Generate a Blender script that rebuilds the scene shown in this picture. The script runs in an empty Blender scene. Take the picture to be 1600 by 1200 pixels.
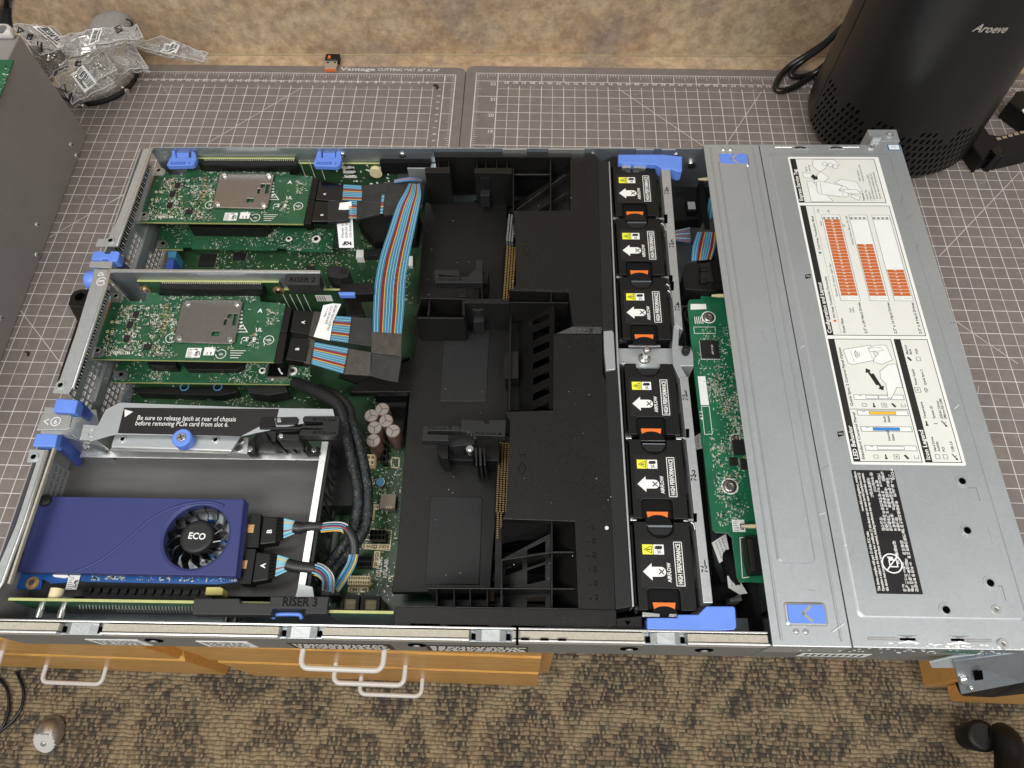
import bpy, bmesh, math, random
from mathutils import Vector, Matrix, Euler
S = 0.001                                   # all numbers below are millimetres
scene = bpy.context.scene
COL = scene.collection

# ------------------------------------------------------------------ camera, light, exposure
CAM_F = 1146.18
CAM_LOC = (74.28, -147.71, 586.2)
CAM_ROT = (0.487314, 0.012202, 0.035812)
cam_data = bpy.data.cameras.new("camera")
cam = bpy.data.objects.new("camera", cam_data)
COL.objects.link(cam)
cam.location = [c * S for c in CAM_LOC]
cam.rotation_euler = CAM_ROT
cam_data.sensor_width = 36.0
cam_data.lens = CAM_F / 1600 * 36.0
cam_data.clip_start = 0.01
cam_data.clip_end = 50
scene.camera = cam

world = bpy.data.worlds.new("World")
scene.world = world
world.use_nodes = True
bg = world.node_tree.nodes["Background"]
bg.inputs[0].default_value = (0.97, 0.985, 1.0, 1)
bg.inputs[1].default_value = 0.27

def area_lamp(name, loc, size, power, target, color=(1, 0.985, 0.955)):
    d = bpy.data.lights.new(name, 'AREA')
    d.shape = 'RECTANGLE'
    d.size, d.size_y = size
    d.energy = power
    d.color = color
    o = bpy.data.objects.new(name, d)
    COL.objects.link(o)
    o.location = loc
    o.rotation_euler = (Vector(target) - Vector(loc)).to_track_quat('-Z', 'Y').to_euler()
    return o
# ceiling troffers of the office
area_lamp("ceiling_light", (1.05, -0.75, 1.75), (1.2, 0.6), 30, (1.05, -0.75, 0))
area_lamp("ceiling_light", (-0.70, -1.05, 1.75), (1.2, 0.6), 39, (-0.70, -1.05, 0))
area_lamp("ceiling_light", (-0.55, 0.25, 1.75), (0.6, 0.6), 5, (-0.55, 0.25, 0))

scene.view_settings.view_transform = 'Standard'
scene.view_settings.look = 'None'
scene.view_settings.exposure = 0.0
scene.view_settings.gamma = 1.0

# ------------------------------------------------------------------ frames
CAMM = Euler(CAM_ROT, 'XYZ').to_matrix()
CAMV = Vector(CAM_LOC)
CH_R = Euler((0.0046715, -0.0036970, 0.0166137), 'XYZ').to_matrix()      # the server stands slightly askew on the mat
CH_T = Vector((-280.80, -78.65, 5.58))
MAT_A = 0.0048830                                                        # the left mat is turned a little
def ray(px, py):
    return CAMM @ Vector(((px - 800) / CAM_F, -(py - 600) / CAM_F, -1))
def W(px, py, z):
    "measured point of the photograph -> room millimetres at height z"
    d = ray(px, py); t = (z - CAMV.z) / d.z
    return CAMV + d * t
def P(px, py, z):
    "measured point -> server millimetres at height z above the server's underside"
    d = CH_R.transposed() @ ray(px, py); o = CH_R.transposed() @ (CAMV - CH_T)
    t = (z - o.z) / d.z
    return o + d * t
def Pxy(pts, z): return [tuple(P(a, b, z)[:2]) for a, b in pts]
def Wxy(pts, z): return [tuple(W(a, b, z)[:2]) for a, b in pts]

# ------------------------------------------------------------------ mesh builder
TEXT_CACHE = {}
def glyphs(s, bold):
    k = (s, bold)
    if k not in TEXT_CACHE:
        c = bpy.data.curves.new("t", 'FONT'); c.body = s; c.size = 1; c.resolution_u = 2
        c.offset = 0.022 if bold else 0.0
        o = bpy.data.objects.new("t", c); COL.objects.link(o)
        dg = bpy.context.evaluated_depsgraph_get()
        m = o.evaluated_get(dg).to_mesh()
        vs = [(v.co.x, v.co.y) for v in m.vertices]; fs = [tuple(p.vertices) for p in m.polygons]
        o.evaluated_get(dg).to_mesh_clear()
        bpy.data.objects.remove(o); bpy.data.curves.remove(c)
        TEXT_CACHE[k] = (vs, fs)
    return TEXT_CACHE[k]

class MB:
    def __init__(s): s.v = []; s.f = []; s.m = []; s.mats = []; s.sm = []
    def mi(s, m):
        if m not in s.mats: s.mats.append(m)
        return s.mats.index(m)
    def add(s, vs, fs, mat, smooth=False):
        b = len(s.v); i = s.mi(mat)
        s.v += [tuple(v) for v in vs]
        for f in fs: s.f.append(tuple(b + k for k in f)); s.m.append(i); s.sm.append(smooth)
    def prism(s, poly, z0, z1, mat, tmat=None):
        a = sum(poly[i][0] * poly[(i + 1) % len(poly)][1] - poly[(i + 1) % len(poly)][0] * poly[i][1] for i in range(len(poly)))
        if a < 0: poly = poly[::-1]
        n = len(poly)
        zz = z1 if isinstance(z1, (list, tuple)) else [z1] * n
        if a < 0 and isinstance(z1, (list, tuple)): zz = list(z1)[::-1]
        vs = [(x, y, z0) for x, y in poly] + [(x, y, z) for (x, y), z in zip(poly, zz)]
        s.add(vs, [tuple(range(n))[::-1]] + [(i, (i + 1) % n, n + (i + 1) % n, n + i) for i in range(n)], mat)
        s.add(vs[n:], [tuple(range(n))], tmat or mat)
    def box(s, x0, x1, y0, y1, z0, z1, mat):
        s.prism([(x0, y0), (x1, y0), (x1, y1), (x0, y1)], z0, z1, mat)
    def obox(s, o, ex, ey, ez, mat):
        o, ex, ey, ez = Vector(o), Vector(ex), Vector(ey), Vector(ez)
        if ex.cross(ey).dot(ez) < 0: o = o + ex; ex = -ex
        vs = [o, o + ex, o + ex + ey, o + ey]; vs += [v + ez for v in vs]
        s.add(vs, [(3, 2, 1, 0), (4, 5, 6, 7), (0, 1, 5, 4), (1, 2, 6, 5), (2, 3, 7, 6), (3, 0, 4, 7)], mat)
    def poly3(s, pts, th, mat):
        "flat polygon in space given a thickness below it"
        pts = [Vector(p) for p in pts]; n = len(pts)
        nr = Vector((0, 0, 0))
        for i in range(n): nr += pts[i].cross(pts[(i + 1) % n])
        nr.normalize()
        if nr.z < 0: pts = pts[::-1]; nr = -nr
        vs = pts + [p - nr * th for p in pts]
        s.add(vs, [tuple(range(n)), tuple(range(n, 2 * n))[::-1]] + [((i + 1) % n, i, n + i, n + (i + 1) % n) for i in range(n)], mat)
    def lathe(s, o, prof, mat, n=24, axis=(0, 0, 1), smooth=True, caps=True):
        "profile of (radius, height) around an axis"
        ax = Vector(axis).normalized(); t = Vector((1, 0, 0)) if abs(ax.x) < .9 else Vector((0, 1, 0))
        u = ax.cross(t).normalized(); w = ax.cross(u); o = Vector(o); vs = []
        for r, h in prof:
            for k in range(n):
                a = 2 * math.pi * k / n
                vs.append(o + ax * h + u * (r * math.cos(a)) + w * (r * math.sin(a)))
        fs = []
        for j in range(len(prof) - 1):
            for k in range(n):
                k2 = (k + 1) % n
                fs.append((j * n + k, j * n + k2, (j + 1) * n + k2, (j + 1) * n + k))
        s.add(vs, fs, mat, smooth)
        if caps:
            s.add(vs[:n], [tuple(range(n))[::-1]], mat); s.add(vs[-n:], [tuple(range(n))], mat)
    def cyl(s, x, y, z0, z1, r, mat, n=20): s.lathe((x, y, 0), [(r, z0), (r, z1)], mat, n)
    def ring(s, x, y, z0, z1, r0, r1, mat, n=24):
        s.lathe((x, y, 0), [(r0, z0), (r1, z0), (r1, z1), (r0, z1), (r0, z0)], mat, n, smooth=False, caps=False)
    def tube(s, path, r, mat, n=8, caps=True):
        path = [Vector(p) for p in path]; m = len(path); rr = r if isinstance(r, (list, tuple)) else [r] * m
        vs = []; prev = None
        for i in range(m):
            d = (path[min(i + 1, m - 1)] - path[max(i - 1, 0)]).normalized()
            if prev is None:
                t = Vector((0, 0, 1)) if abs(d.z) < .9 else Vector((1, 0, 0))
                u = d.cross(t).normalized()
            else:
                u = (prev - d * prev.dot(d)).normalized()
            prev = u; w = d.cross(u)
            for k in range(n):
                a = 2 * math.pi * k / n
                vs.append(path[i] + (u * math.cos(a) + w * math.sin(a)) * rr[i])
        fs = [(j * n + k, j * n + (k + 1) % n, (j + 1) * n + (k + 1) % n, (j + 1) * n + k) for j in range(m - 1) for k in range(n)]
        s.add(vs, fs, mat, True)
        if caps: s.add(vs[:n], [tuple(range(n))[::-1]], mat); s.add(vs[-n:], [tuple(range(n))], mat)
    def cells(s, us, vs_, solid, w0, w1, fr, mat):
        "plate with rectangular holes: us, vs_ are the cut lines, solid(i,j) tells which cell is metal"
        nu, nv = len(us) - 1, len(vs_) - 1
        ok = [[bool(solid(i, j)) for j in range(nv)] for i in range(nu)]
        def q(a, b, c, d): s.add([fr(*p) for p in (a, b, c, d)], [(0, 1, 2, 3)], mat)
        for i in range(nu):
            for j in range(nv):
                if not ok[i][j]: continue
                a, b, c, d = us[i], us[i + 1], vs_[j], vs_[j + 1]
                q((a, c, w1), (b, c, w1), (b, d, w1), (a, d, w1)); q((a, d, w0), (b, d, w0), (b, c, w0), (a, c, w0))
                if i == 0 or not ok[i - 1][j]: q((a, c, w0), (a, c, w1), (a, d, w1), (a, d, w0))
                if i == nu - 1 or not ok[i + 1][j]: q((b, d, w0), (b, d, w1), (b, c, w1), (b, c, w0))
                if j == 0 or not ok[i][j - 1]: q((b, c, w0), (b, c, w1), (a, c, w1), (a, c, w0))
                if j == nv - 1 or not ok[i][j + 1]: q((a, d, w0), (a, d, w1), (b, d, w1), (b, d, w0))
    def text(s, t, o, ex, ey, h, mat, align='L', width=None, bold=False):
        "cap height h; ex, ey are the reading and the up direction"
        vs, fs = glyphs(t, bold)
        if not vs: return
        o, ex, ey = Vector(o), Vector(ex), Vector(ey)
        k = h / 0.7
        x0 = min(v[0] for v in vs); x1 = max(v[0] for v in vs); kx = k
        if width: kx = width / (x1 - x0)
        off = {'L': x0, 'C': (x0 + x1) / 2, 'R': x1}[align]
        s.add([o + ex * ((x - off) * kx) + ey * (y * k) for x, y in vs], fs, mat)
    def line(s, pts, w, z, mat, closed=False):
        "thin flat stroke at height z"
        pts = [Vector((p[0], p[1])) for p in pts]
        n = len(pts)
        for i in range(n if closed else n - 1):
            a, b = pts[i], pts[(i + 1) % n]; d = (b - a)
            if d.length < 1e-6: continue
            d.normalize(); k = Vector((-d.y, d.x)) * w / 2; a2 = a - d * w / 2 * .9; b2 = b + d * w / 2 * .9
            s.add([(a2.x - k.x, a2.y - k.y, z), (b2.x - k.x, b2.y - k.y, z), (b2.x + k.x, b2.y + k.y, z), (a2.x + k.x, a2.y + k.y, z)], [(0, 1, 2, 3)], mat)
    def quad(s, x0, x1, y0, y1, z, mat):
        s.add([(x0, y0, z), (x1, y0, z), (x1, y1, z), (x0, y1, z)], [(0, 1, 2, 3)], mat)
    def flat(s, poly, z, mat):
        a = sum(poly[i][0] * poly[(i + 1) % len(poly)][1] - poly[(i + 1) % len(poly)][0] * poly[i][1] for i in range(len(poly)))
        if a < 0: poly = poly[::-1]
        s.add([(x, y, z) for x, y in poly], [tuple(range(len(poly)))], mat)
    def build(s, name, parent=None, base=(0, 0, 0), bevel=0, seg=2, solidify=0, subsurf=0):
        me = bpy.data.meshes.new(name)
        b = Vector(base)
        me.from_pydata([((v[0] - b.x) * S, (v[1] - b.y) * S, (v[2] - b.z) * S) for v in s.v], [], s.f)
        for m in s.mats: me.materials.append(m)
        me.polygons.foreach_set('material_index', s.m)
        me.polygons.foreach_set('use_smooth', s.sm)
        me.update()
        o = bpy.data.objects.new(name, me); COL.objects.link(o)
        if parent: o.parent = parent
        if bevel:
            bm = bmesh.new(); bm.from_mesh(me); bmesh.ops.remove_doubles(bm, verts=bm.verts, dist=1e-6); bm.to_mesh(me); bm.free()
            md = o.modifiers.new("bevel", 'BEVEL'); md.width = bevel * S; md.segments = seg; md.limit_method = 'ANGLE'
            md.angle_limit = math.radians(40); md.use_clamp_overlap = True; md.harden_normals = False
        if solidify:
            md = o.modifiers.new("thickness", 'SOLIDIFY'); md.thickness = solidify * S; md.offset = 0
        if subsurf:
            md = o.modifiers.new("smooth", 'SUBSURF'); md.levels = subsurf; md.render_levels = subsurf
        return o

def tag(o, label, cat, group=None, kind=None):
    if label: o['label'] = label
    if cat: o['category'] = cat
    if group: o['group'] = group
    if kind: o['kind'] = kind
    return o
def thing(name, label, cat, base=(0, 0, 0), group=None, in_server=False):
    o = bpy.data.objects.new(name, None); COL.objects.link(o); o.empty_display_size = .02
    if in_server:
        w = CH_R @ Vector(base) + CH_T
        o.location = w * S; o.rotation_euler = CH_R.to_euler()
    else:
        o.location = Vector(base) * S
    return tag(o, label, cat, group)
def copy_tree(o, parent=None, delta=(0, 0, 0)):
    c = o.copy(); COL.objects.link(c)
    if parent: c.parent = parent
    else: c.location = o.location + CH_R @ Vector(delta) * S
    for ch in o.children: copy_tree(ch, c)
    return c
def spline(pts, n=8):
    "Catmull-Rom through the points"
    pts = [Vector(p) for p in pts]; q = [pts[0] * 2 - pts[1]] + pts + [pts[-1] * 2 - pts[-2]]; out = []
    for i in range(1, len(q) - 2):
        for k in range(n):
            t = k / n; a, b, c, d = q[i - 1], q[i], q[i + 1], q[i + 2]
            out.append(.5 * ((2 * b) + (c - a) * t + (2 * a - 5 * b + 4 * c - d) * t * t + (3 * b - a - 3 * c + d) * t ** 3))
    out.append(pts[-1]); return out

# ------------------------------------------------------------------ materials
class NT:
    def __init__(s, name):
        s.m = bpy.data.materials.new(name); s.m.use_nodes = True; s.t = s.m.node_tree
        s.b = s.t.nodes["Principled BSDF"]
    def n(s, typ, **kw):
        x = s.t.nodes.new(typ)
        for k, v in kw.items():
            if k in x.inputs: x.inputs[k].default_value = v
            else: setattr(x, k, v)
        return x
    def l(s, a, b): s.t.links.new(a, b)
    def coord(s, scale=(1, 1, 1), kind='Object'):
        tc = s.n('ShaderNodeTexCoord'); mp = s.n('ShaderNodeMapping'); mp.inputs['Scale'].default_value = scale
        s.l(tc.outputs[kind], mp.inputs['Vector']); return mp.outputs[0]
    def noise(s, scale, detail=3, rough=.5, vec=None):
        x = s.n('ShaderNodeTexNoise'); x.inputs['Scale'].default_value = scale; x.inputs['Detail'].default_value = detail
        x.inputs['Roughness'].default_value = rough; s.l(vec or s.coord(), x.inputs['Vector']); return x.outputs['Fac']
    def ramp(s, fac, stops, interp='LINEAR'):
        r = s.n('ShaderNodeValToRGB'); r.color_ramp.interpolation = interp
        e = r.color_ramp.elements
        while len(e) < len(stops): e.new(.5)
        for i, (p, c) in enumerate(stops):
            e[i].position = p; e[i].color = (c if len(c) == 4 else (*c, 1)) if not isinstance(c, (int, float)) else (c, c, c, 1)
        s.l(fac, r.inputs[0]); return r.outputs[0]
    def mix(s, a, b, fac, mode='MIX'):
        x = s.n('ShaderNodeMix', data_type='RGBA', blend_type=mode)
        for v, i in ((fac, 0), (a, 6), (b, 7)):
            if hasattr(v, 'links'): s.l(v, x.inputs[i])
            else: x.inputs[i].default_value = v if i == 0 else (*v[:3], 1)
        return x.outputs[2]
    def math(s, op, a, b=0):
        x = s.n('ShaderNodeMath', operation=op)
        for v, i in ((a, 0), (b, 1)):
            if hasattr(v, 'links'): s.l(v, x.inputs[i])
            else: x.inputs[i].default_value = v
        return x.outputs[0]
    def bump(s, h, strength, dist=.0005):
        x = s.n('ShaderNodeBump'); x.inputs['Strength'].default_value = strength; x.inputs['Distance'].default_value = dist
        s.l(h, x.inputs['Height']); s.l(x.outputs[0], s.b.inputs['Normal'])
    def set(s, color=None, rough=None, metal=None, **kw):
        for v, k in ((color, 'Base Color'), (rough, 'Roughness'), (metal, 'Metallic')):
            if v is None: continue
            if hasattr(v, 'links'): s.l(v, s.b.inputs[k])
            else: s.b.inputs[k].default_value = (*v[:3], 1) if k == 'Base Color' else v
        for k, v in kw.items(): s.b.inputs[k].default_value = v
        return s.m
def plain(name, c, rough=.5, metal=0., var=0.0, scale=200, bump=0, bscale=900, **kw):
    t = NT(name); col = c
    if var:
        f = t.noise(scale, 4, .6)
        col = t.ramp(f, [(.3, [x * (1 - var) for x in c]), (.7, [min(1, x * (1 + var)) for x in c])])
    if bump: t.bump(t.noise(bscale, 2, .5), bump)
    return t.set(col, rough, metal, **kw)

def steel(name, c, rough=.42, metal=.75, var=.12, sp=.3):
    t = NT(name)
    big = t.noise(9, 6, .72); fine = t.noise(420, 3, .7)
    vor = t.n('ShaderNodeTexVoronoi'); vor.inputs['Scale'].default_value = 330; t.l(t.coord(), vor.inputs['Vector'])
    v = t.math('ADD', t.math('MULTIPLY', big, .6), t.math('MULTIPLY', fine, .4))
    col = t.ramp(v, [(.3, [x * (1 - var) for x in c]), (.7, [min(1, x * (1 + var)) for x in c])])
    g = t.n('ShaderNodeRGBToBW'); t.l(vor.outputs['Color'], g.inputs[0])
    col = t.mix(col, t.mix((.85, .85, .85), (1.1, 1.1, 1.1), g.outputs[0]), sp, 'MULTIPLY')
    r = t.n('ShaderNodeMapRange'); r.inputs[3].default_value = rough - .1; r.inputs[4].default_value = rough + .12; t.l(v, r.inputs[0])
    t.bump(fine, .06)
    return t.set(col, r.outputs[0], metal)

M = {}
M['steel'] = steel('galvanised_steel', (.55, .57, .57))
M['cover'] = steel('cover_steel', (.485, .51, .52), .42, .65, .06, .12)
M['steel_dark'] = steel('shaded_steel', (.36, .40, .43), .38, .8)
M['bright'] = steel('bright_steel', (.74, .74, .72), .3, .9, .08)
M['lid_edge'] = plain('cut_steel_edge', (.8, .8, .78), .35, .6, .1, 300)
M['nickel'] = plain('nickel', (.75, .74, .70), .22, 1.0)
def plastic(name, c, rough=.5, grain=.35, spk=.03):
    t = NT(name)
    f = t.noise(1500, 2, .5)
    dust = t.ramp(t.noise(900, 1, .4), [(.70, (0, 0, 0)), (.76, (1, 1, 1))])
    smudge = t.noise(14, 4, .6)
    c2 = t.mix(c, [min(1, x * 1.4 + .001) for x in c], smudge)
    col = t.mix(c2, (.30, .29, .27), t.math('MULTIPLY', dust, spk))
    rr = t.n('ShaderNodeMapRange'); rr.inputs[3].default_value = rough - .07; rr.inputs[4].default_value = rough + .1; t.l(smudge, rr.inputs[0])
    t.bump(f, grain, .0003)
    return t.set(col, rr.outputs[0], 0, **{'Specular IOR Level': .33})
M['black'] = plastic('black_plastic', (.0042, .0040, .0039), .46, .35, .02)
M['shroud'] = plastic('textured_black_plastic', (.0068, .0064, .0061), .33, .6, .08)
M['black_gloss'] = plain('glossy_black', (.004, .004, .0045), .16, 0, 0, bump=.25, bscale=60)
M['black_soft'] = plain('soft_black', (.004, .004, .004), .8, **{'Specular IOR Level': .2})
M['charcoal'] = plastic('charcoal_plastic', (.012, .012, .0122), .44, .5, .07)
M['blue'] = plain('blue_plastic', (.125, .245, .72), .42, 0, .06, 60)
M['blue_deep'] = plain('deep_blue_plastic', (.05, .10, .40), .45, 0, .1, 60)
M['orange'] = plain('orange_plastic', (.75, .17, .025), .45)
M['white'] = plain('white_ink', (.80, .79, .75), .6)
M['silk'] = plain('board_print', (.46, .50, .42), .6)
M['ink'] = plain('black_ink', (.012, .012, .012), .6)
M['grey_ink'] = plain('grey_ink', (.16, .16, .15), .6)
M['paper'] = plain('label_paper', (.80, .80, .76), .42, 0, .03, 40)
M['paper_dim'] = plain('label_panel', (.71, .71, .66), .42, 0, .03, 40)
M['sticker'] = plain('white_sticker', (.78, .78, .76), .5, 0, .04, 60)
M['black_label'] = plain('black_label', (.011, .010, .010), .38, 0, .2, 80)
M['lab_orange'] = plain('label_orange', (.52, .125, .025), .5)
M['lab_yellow'] = plain('label_yellow', (.78, .47, .03), .5)
M['lab_blue'] = plain('label_blue', (.03, .22, .62), .5)
M['yellow'] = plain('warning_yellow', (.80, .78, .05), .5)
M['foam'] = plain('beige_gasket', (.40, .37, .30), .85, 0, .12, 500, .3, 1500)
M['copper'] = plain('copper_gasket', (.50, .29, .13), .4, .6, .2, 400)
M['gold'] = plain('gold_contacts', (.62, .46, .20), .3, .9)
M['dull_gold'] = plain('dull_gold', (.36, .25, .12), .35, .8)
M['yellow_soft'] = plain('soft_yellow_plastic', (.60, .52, .16), .5)
M['tin'] = plain('tin_contacts', (.60, .57, .46), .35, .8)
M['tan'] = plain('tan_part', (.45, .30, .14), .5)
M['cream'] = plain('cream_plastic', (.70, .60, .36), .5, 0, .05)
M['cap_brown'] = plain('capacitor_sleeve', (.10, .055, .045), .35)
M['cap_top'] = plain('capacitor_top', (.36, .31, .285), .4, .6)
M['tape'] = plain('black_cloth_tape', (.022, .021, .019), .6, 0, .3, 90, .4, 700)
M['tape_brown'] = plain('worn_cloth_tape', (.050, .043, .034), .6, 0, .35, 200, .5, 900)
M['sleeve'] = plain('heat_shrink', (.014, .014, .015), .45, 0, .2, 100, .3, 300)
M['navy'] = plain('navy_shroud', (.036, .043, .150), .48, 0, .04, 20, .05, 1200, **{'Specular IOR Level': .3})
M['moulding'] = plastic('grey_black_moulding', (.024, .024, .024), .5, .6, .06)
M['wire_cyan'] = plain('pale_blue_wire', (.21, .45, .55), .4)
M['wire_blue'] = plain('blue_wire', (.045, .16, .34), .35)
M['wire_sky'] = plain('sky_wire', (.060, .225, .385), .4)
M['wire_red'] = plain('red_wire', (.25, .025, .03), .35)
M['wire_orange'] = plain('orange_wire', (.42, .12, .05), .4)
M['wire_yellow'] = plain('yellow_wire', (.62, .38, .07), .4)
M['wire_grey'] = plain('silver_wire', (.5, .5, .5), .35, .4)
M['core'] = plain('inductor_core', (.25, .21, .165), .5, .2)
M['film'] = None
M['case'] = plain('grey_powder_coat', (.30, .285, .275), .5, .25, .05, 30, .25, 2200)
M['rubber'] = plain('black_rubber', (.012, .012, .012), .7)
M['gloss_cord'] = plain('black_cord', (.012, .012, .012), .3)
M['purifier'] = plain('matt_black_shell', (.0125, .0118, .0118), .34, 0, .06, 25, **{'Specular IOR Level': .42})
M['hole'] = plain('dark_opening', (.0012, .0012, .0012), .9, **{'Specular IOR Level': .02})
M['handle'] = plain('white_enamel', (.62, .60, .57), .3)
M['handle_metal'] = plain('brushed_nickel', (.55, .52, .47), .32, .9, .1, 200)

def film():
    t = NT('black_mylar_film')
    a = t.noise(7, 4, .6); vec = t.coord((1, 9, 1)); b = t.noise(5, 3, .5, vec)
    col = t.ramp(t.math('ADD', t.math('MULTIPLY', a, .5), t.math('MULTIPLY', b, .5)), [(.35, (.060, .058, .056)), (.65, (.105, .101, .096))])
    dust = t.ramp(t.noise(500, 1, .4), [(.74, (0, 0, 0)), (.8, (1, 1, 1))])
    col = t.mix(col, (.3, .29, .27), t.math('MULTIPLY', dust, .15))
    t.bump(t.noise(60, 3, .5), .1)
    return t.set(col, .42, 0)
M['film'] = film()

def pcb(name, c, dark):
    t = NT(name)
    v = t.coord()
    n = t.noise(90, 3, .6)
    wv = t.n('ShaderNodeTexWave', wave_type='BANDS', bands_direction='DIAGONAL'); wv.inputs['Scale'].default_value = 420; wv.inputs['Distortion'].default_value = 7; wv.inputs['Detail Scale'].default_value = .7
    t.l(v, wv.inputs['Vector'])
    tr = t.ramp(wv.outputs['Fac'], [(.72, (0, 0, 0)), (.85, (1, 1, 1))])
    msk = t.ramp(t.noise(38, 2, .5), [(.48, (0, 0, 0)), (.56, (1, 1, 1))])
    col = t.mix(dark, c, n)
    col = t.mix(col, [min(1, x * 1.7 + .004) for x in c], t.math('MULTIPLY', t.math('MULTIPLY', tr, msk), .55))
    return t.set(col, .33, 0)
M['pcb'] = pcb('green_circuit_board', (.024, .100, .044), (.014, .066, .030))
M['pcb_bright'] = pcb('bright_green_circuit_board', (.012, .128, .060), (.008, .096, .044))
M['pcb_olive'] = pcb('dark_green_circuit_board', (.026, .072, .028), (.016, .050, .020))
M['pcb_blue'] = pcb('blue_circuit_board', (.010, .075, .26), (.006, .05, .19))
M['pcb_edge'] = plain('board_edge', (.42, .44, .17), .6, 0, .1, 300)
M['heat'] = steel('nickel_plate', (.34, .31, .285), .24, .85, .06)

def laminate(name, mat_cover=False):
    t = NT(name)
    v = t.coord()
    a = t.noise(5.0, 6, .6, v); b = t.noise(12, 6, .62, v); c = t.noise(75, 5, .7, v); d = t.noise(260, 3, .6, v)
    vv = t.coord((1, 1.6, 1.6)); e = t.noise(110, 6, .8, vv)
    c1 = t.ramp(a, [(.34, (.31, .245, .21)), (.47, (.42, .31, .215)), (.56, (.49, .38, .265)), (.68, (.43, .38, .315))])
    c2 = t.ramp(b, [(.36, (.27, .22, .19)), (.50, (.44, .31, .185)), (.62, (.52, .42, .27))])
    col = t.mix(c1, c2, .5)
    col = t.mix(col, t.ramp(c, [(.36, (.70, .64, .60)), (.62, (1.28, 1.24, 1.16))]), .75, 'MULTIPLY')
    col = t.mix(col, (.58, .50, .37), t.math('MULTIPLY', t.ramp(e, [(.58, (0, 0, 0)), (.68, (1, 1, 1))]), .5))
    col = t.mix(col, t.ramp(d, [(.35, (.86, .86, .86)), (.65, (1.12, 1.12, 1.12))]), .7, 'MULTIPLY')
    if mat_cover:                                     # translucent grey vinyl over the laminate
        col = t.mix(col, (.143, .133, .137), .83)
        t.bump(t.noise(900, 2, .5, v), .12)
        return t.set(col, .46, 0)
    t.bump(d, .05)
    return t.set(col, .38, 0)
M['laminate'] = laminate('mottled_laminate')
M['mat'] = laminate('clear_vinyl_mat', True)
M['mat_ink'] = plain('mat_print', (.60, .57, .56), .5, 0, .15, 90)
M['caulk'] = plain('laminate_seam', (.40, .32, .20), .6, 0, .2, 40)

def carpet():
    t = NT('loop_carpet')
    v = t.coord()
    nz = t.n('ShaderNodeTexNoise'); nz.inputs['Scale'].default_value = 55; nz.inputs['Detail'].default_value = 2; t.l(v, nz.inputs['Vector'])
    sc = t.n('ShaderNodeVectorMath', operation='SCALE'); sc.inputs['Scale'].default_value = .0075; t.l(nz.outputs['Color'], sc.inputs[0])
    ad = t.n('ShaderNodeVectorMath', operation='ADD'); t.l(v, ad.inputs[0]); t.l(sc.outputs[0], ad.inputs[1])
    sp = t.n('ShaderNodeSeparateXYZ'); t.l(ad.outputs[0], sp.inputs[0])
    ry = t.math('MULTIPLY', sp.outputs[1], 1 / .0064); row = t.math('FLOOR', ry); fy = t.math('FRACT', ry)
    rx = t.math('ADD', t.math('MULTIPLY', sp.outputs[0], 1 / .0038), t.math('MULTIPLY', row, .37)); cx = t.math('FLOOR', rx); fx = t.math('FRACT', rx)
    cb = t.n('ShaderNodeCombineXYZ'); t.l(cx, cb.inputs[0]); t.l(row, cb.inputs[1])
    wn = t.n('ShaderNodeTexWhiteNoise', noise_dimensions='2D'); t.l(cb.outputs[0], wn.inputs['Vector'])
    big = t.noise(11, 4, .6, v); mid = t.noise(34, 3, .6, v)
    vor = t.n('ShaderNodeTexVoronoi', feature='DISTANCE_TO_EDGE'); vor.inputs['Scale'].default_value = 7.0
    n2 = t.n('ShaderNodeTexNoise'); n2.inputs['Scale'].default_value = 8; t.l(v, n2.inputs['Vector'])
    s2 = t.n('ShaderNodeVectorMath', operation='SCALE'); s2.inputs['Scale'].default_value = .17; t.l(n2.outputs['Color'], s2.inputs[0])
    a2 = t.n('ShaderNodeVectorMath', operation='ADD'); t.l(v, a2.inputs[0]); t.l(s2.outputs[0], a2.inputs[1]); t.l(a2.outputs[0], vor.inputs['Vector'])
    vein = t.ramp(vor.outputs['Distance'], [(.02, (1, 1, 1)), (.13, (0, 0, 0))])
    f = t.math('ADD', t.math('MULTIPLY', t.math('ADD', t.math('MULTIPLY', wn.outputs['Value'], .6), t.math('MULTIPLY', t.noise(420, 2, .6, v), .4)), .62), t.math('MULTIPLY', vein, .21))
    f = t.math('ADD', f, t.math('MULTIPLY', t.math('SUBTRACT', big, .5), .24)); f = t.math('ADD', f, t.math('MULTIPLY', t.math('SUBTRACT', mid, .5), .24))
    col = t.ramp(f, [(.15, (.055, .047, .036)), (.27, (.110, .087, .058)), (.37, (.195, .147, .090)), (.60, (.315, .240, .145))])
    tint = t.ramp(t.noise(40, 2, .5, v), [(.40, (.97, 1.01, .99)), (.5, (1, 1, 1)), (.64, (1.04, .98, .96))])
    col = t.mix(col, tint, .8, 'MULTIPLY')
    hy = t.math('SUBTRACT', 1.0, t.math('POWER', t.math('ABSOLUTE', t.math('SUBTRACT', t.math('MULTIPLY', fy, 2.0), 1.0)), 2.5))
    hx = t.math('SUBTRACT', 1.0, t.math('POWER', t.math('ABSOLUTE', t.math('SUBTRACT', t.math('MULTIPLY', fx, 2.0), 1.0)), 4.0))
    h = t.math('MULTIPLY', t.math('ADD', hy, .12), t.math('ADD', t.math('MULTIPLY', hx, .4), .6))
    col = t.mix(col, t.ramp(h, [(.05, (.22, .21, .20)), (.6, (1.12, 1.12, 1.12))]), .85, 'MULTIPLY')  # shade in the gaps between loops, put into the colour
    t.bump(h, .7, .003)
    return t.set(col, .95, 0)
M['carpet'] = carpet()
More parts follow.
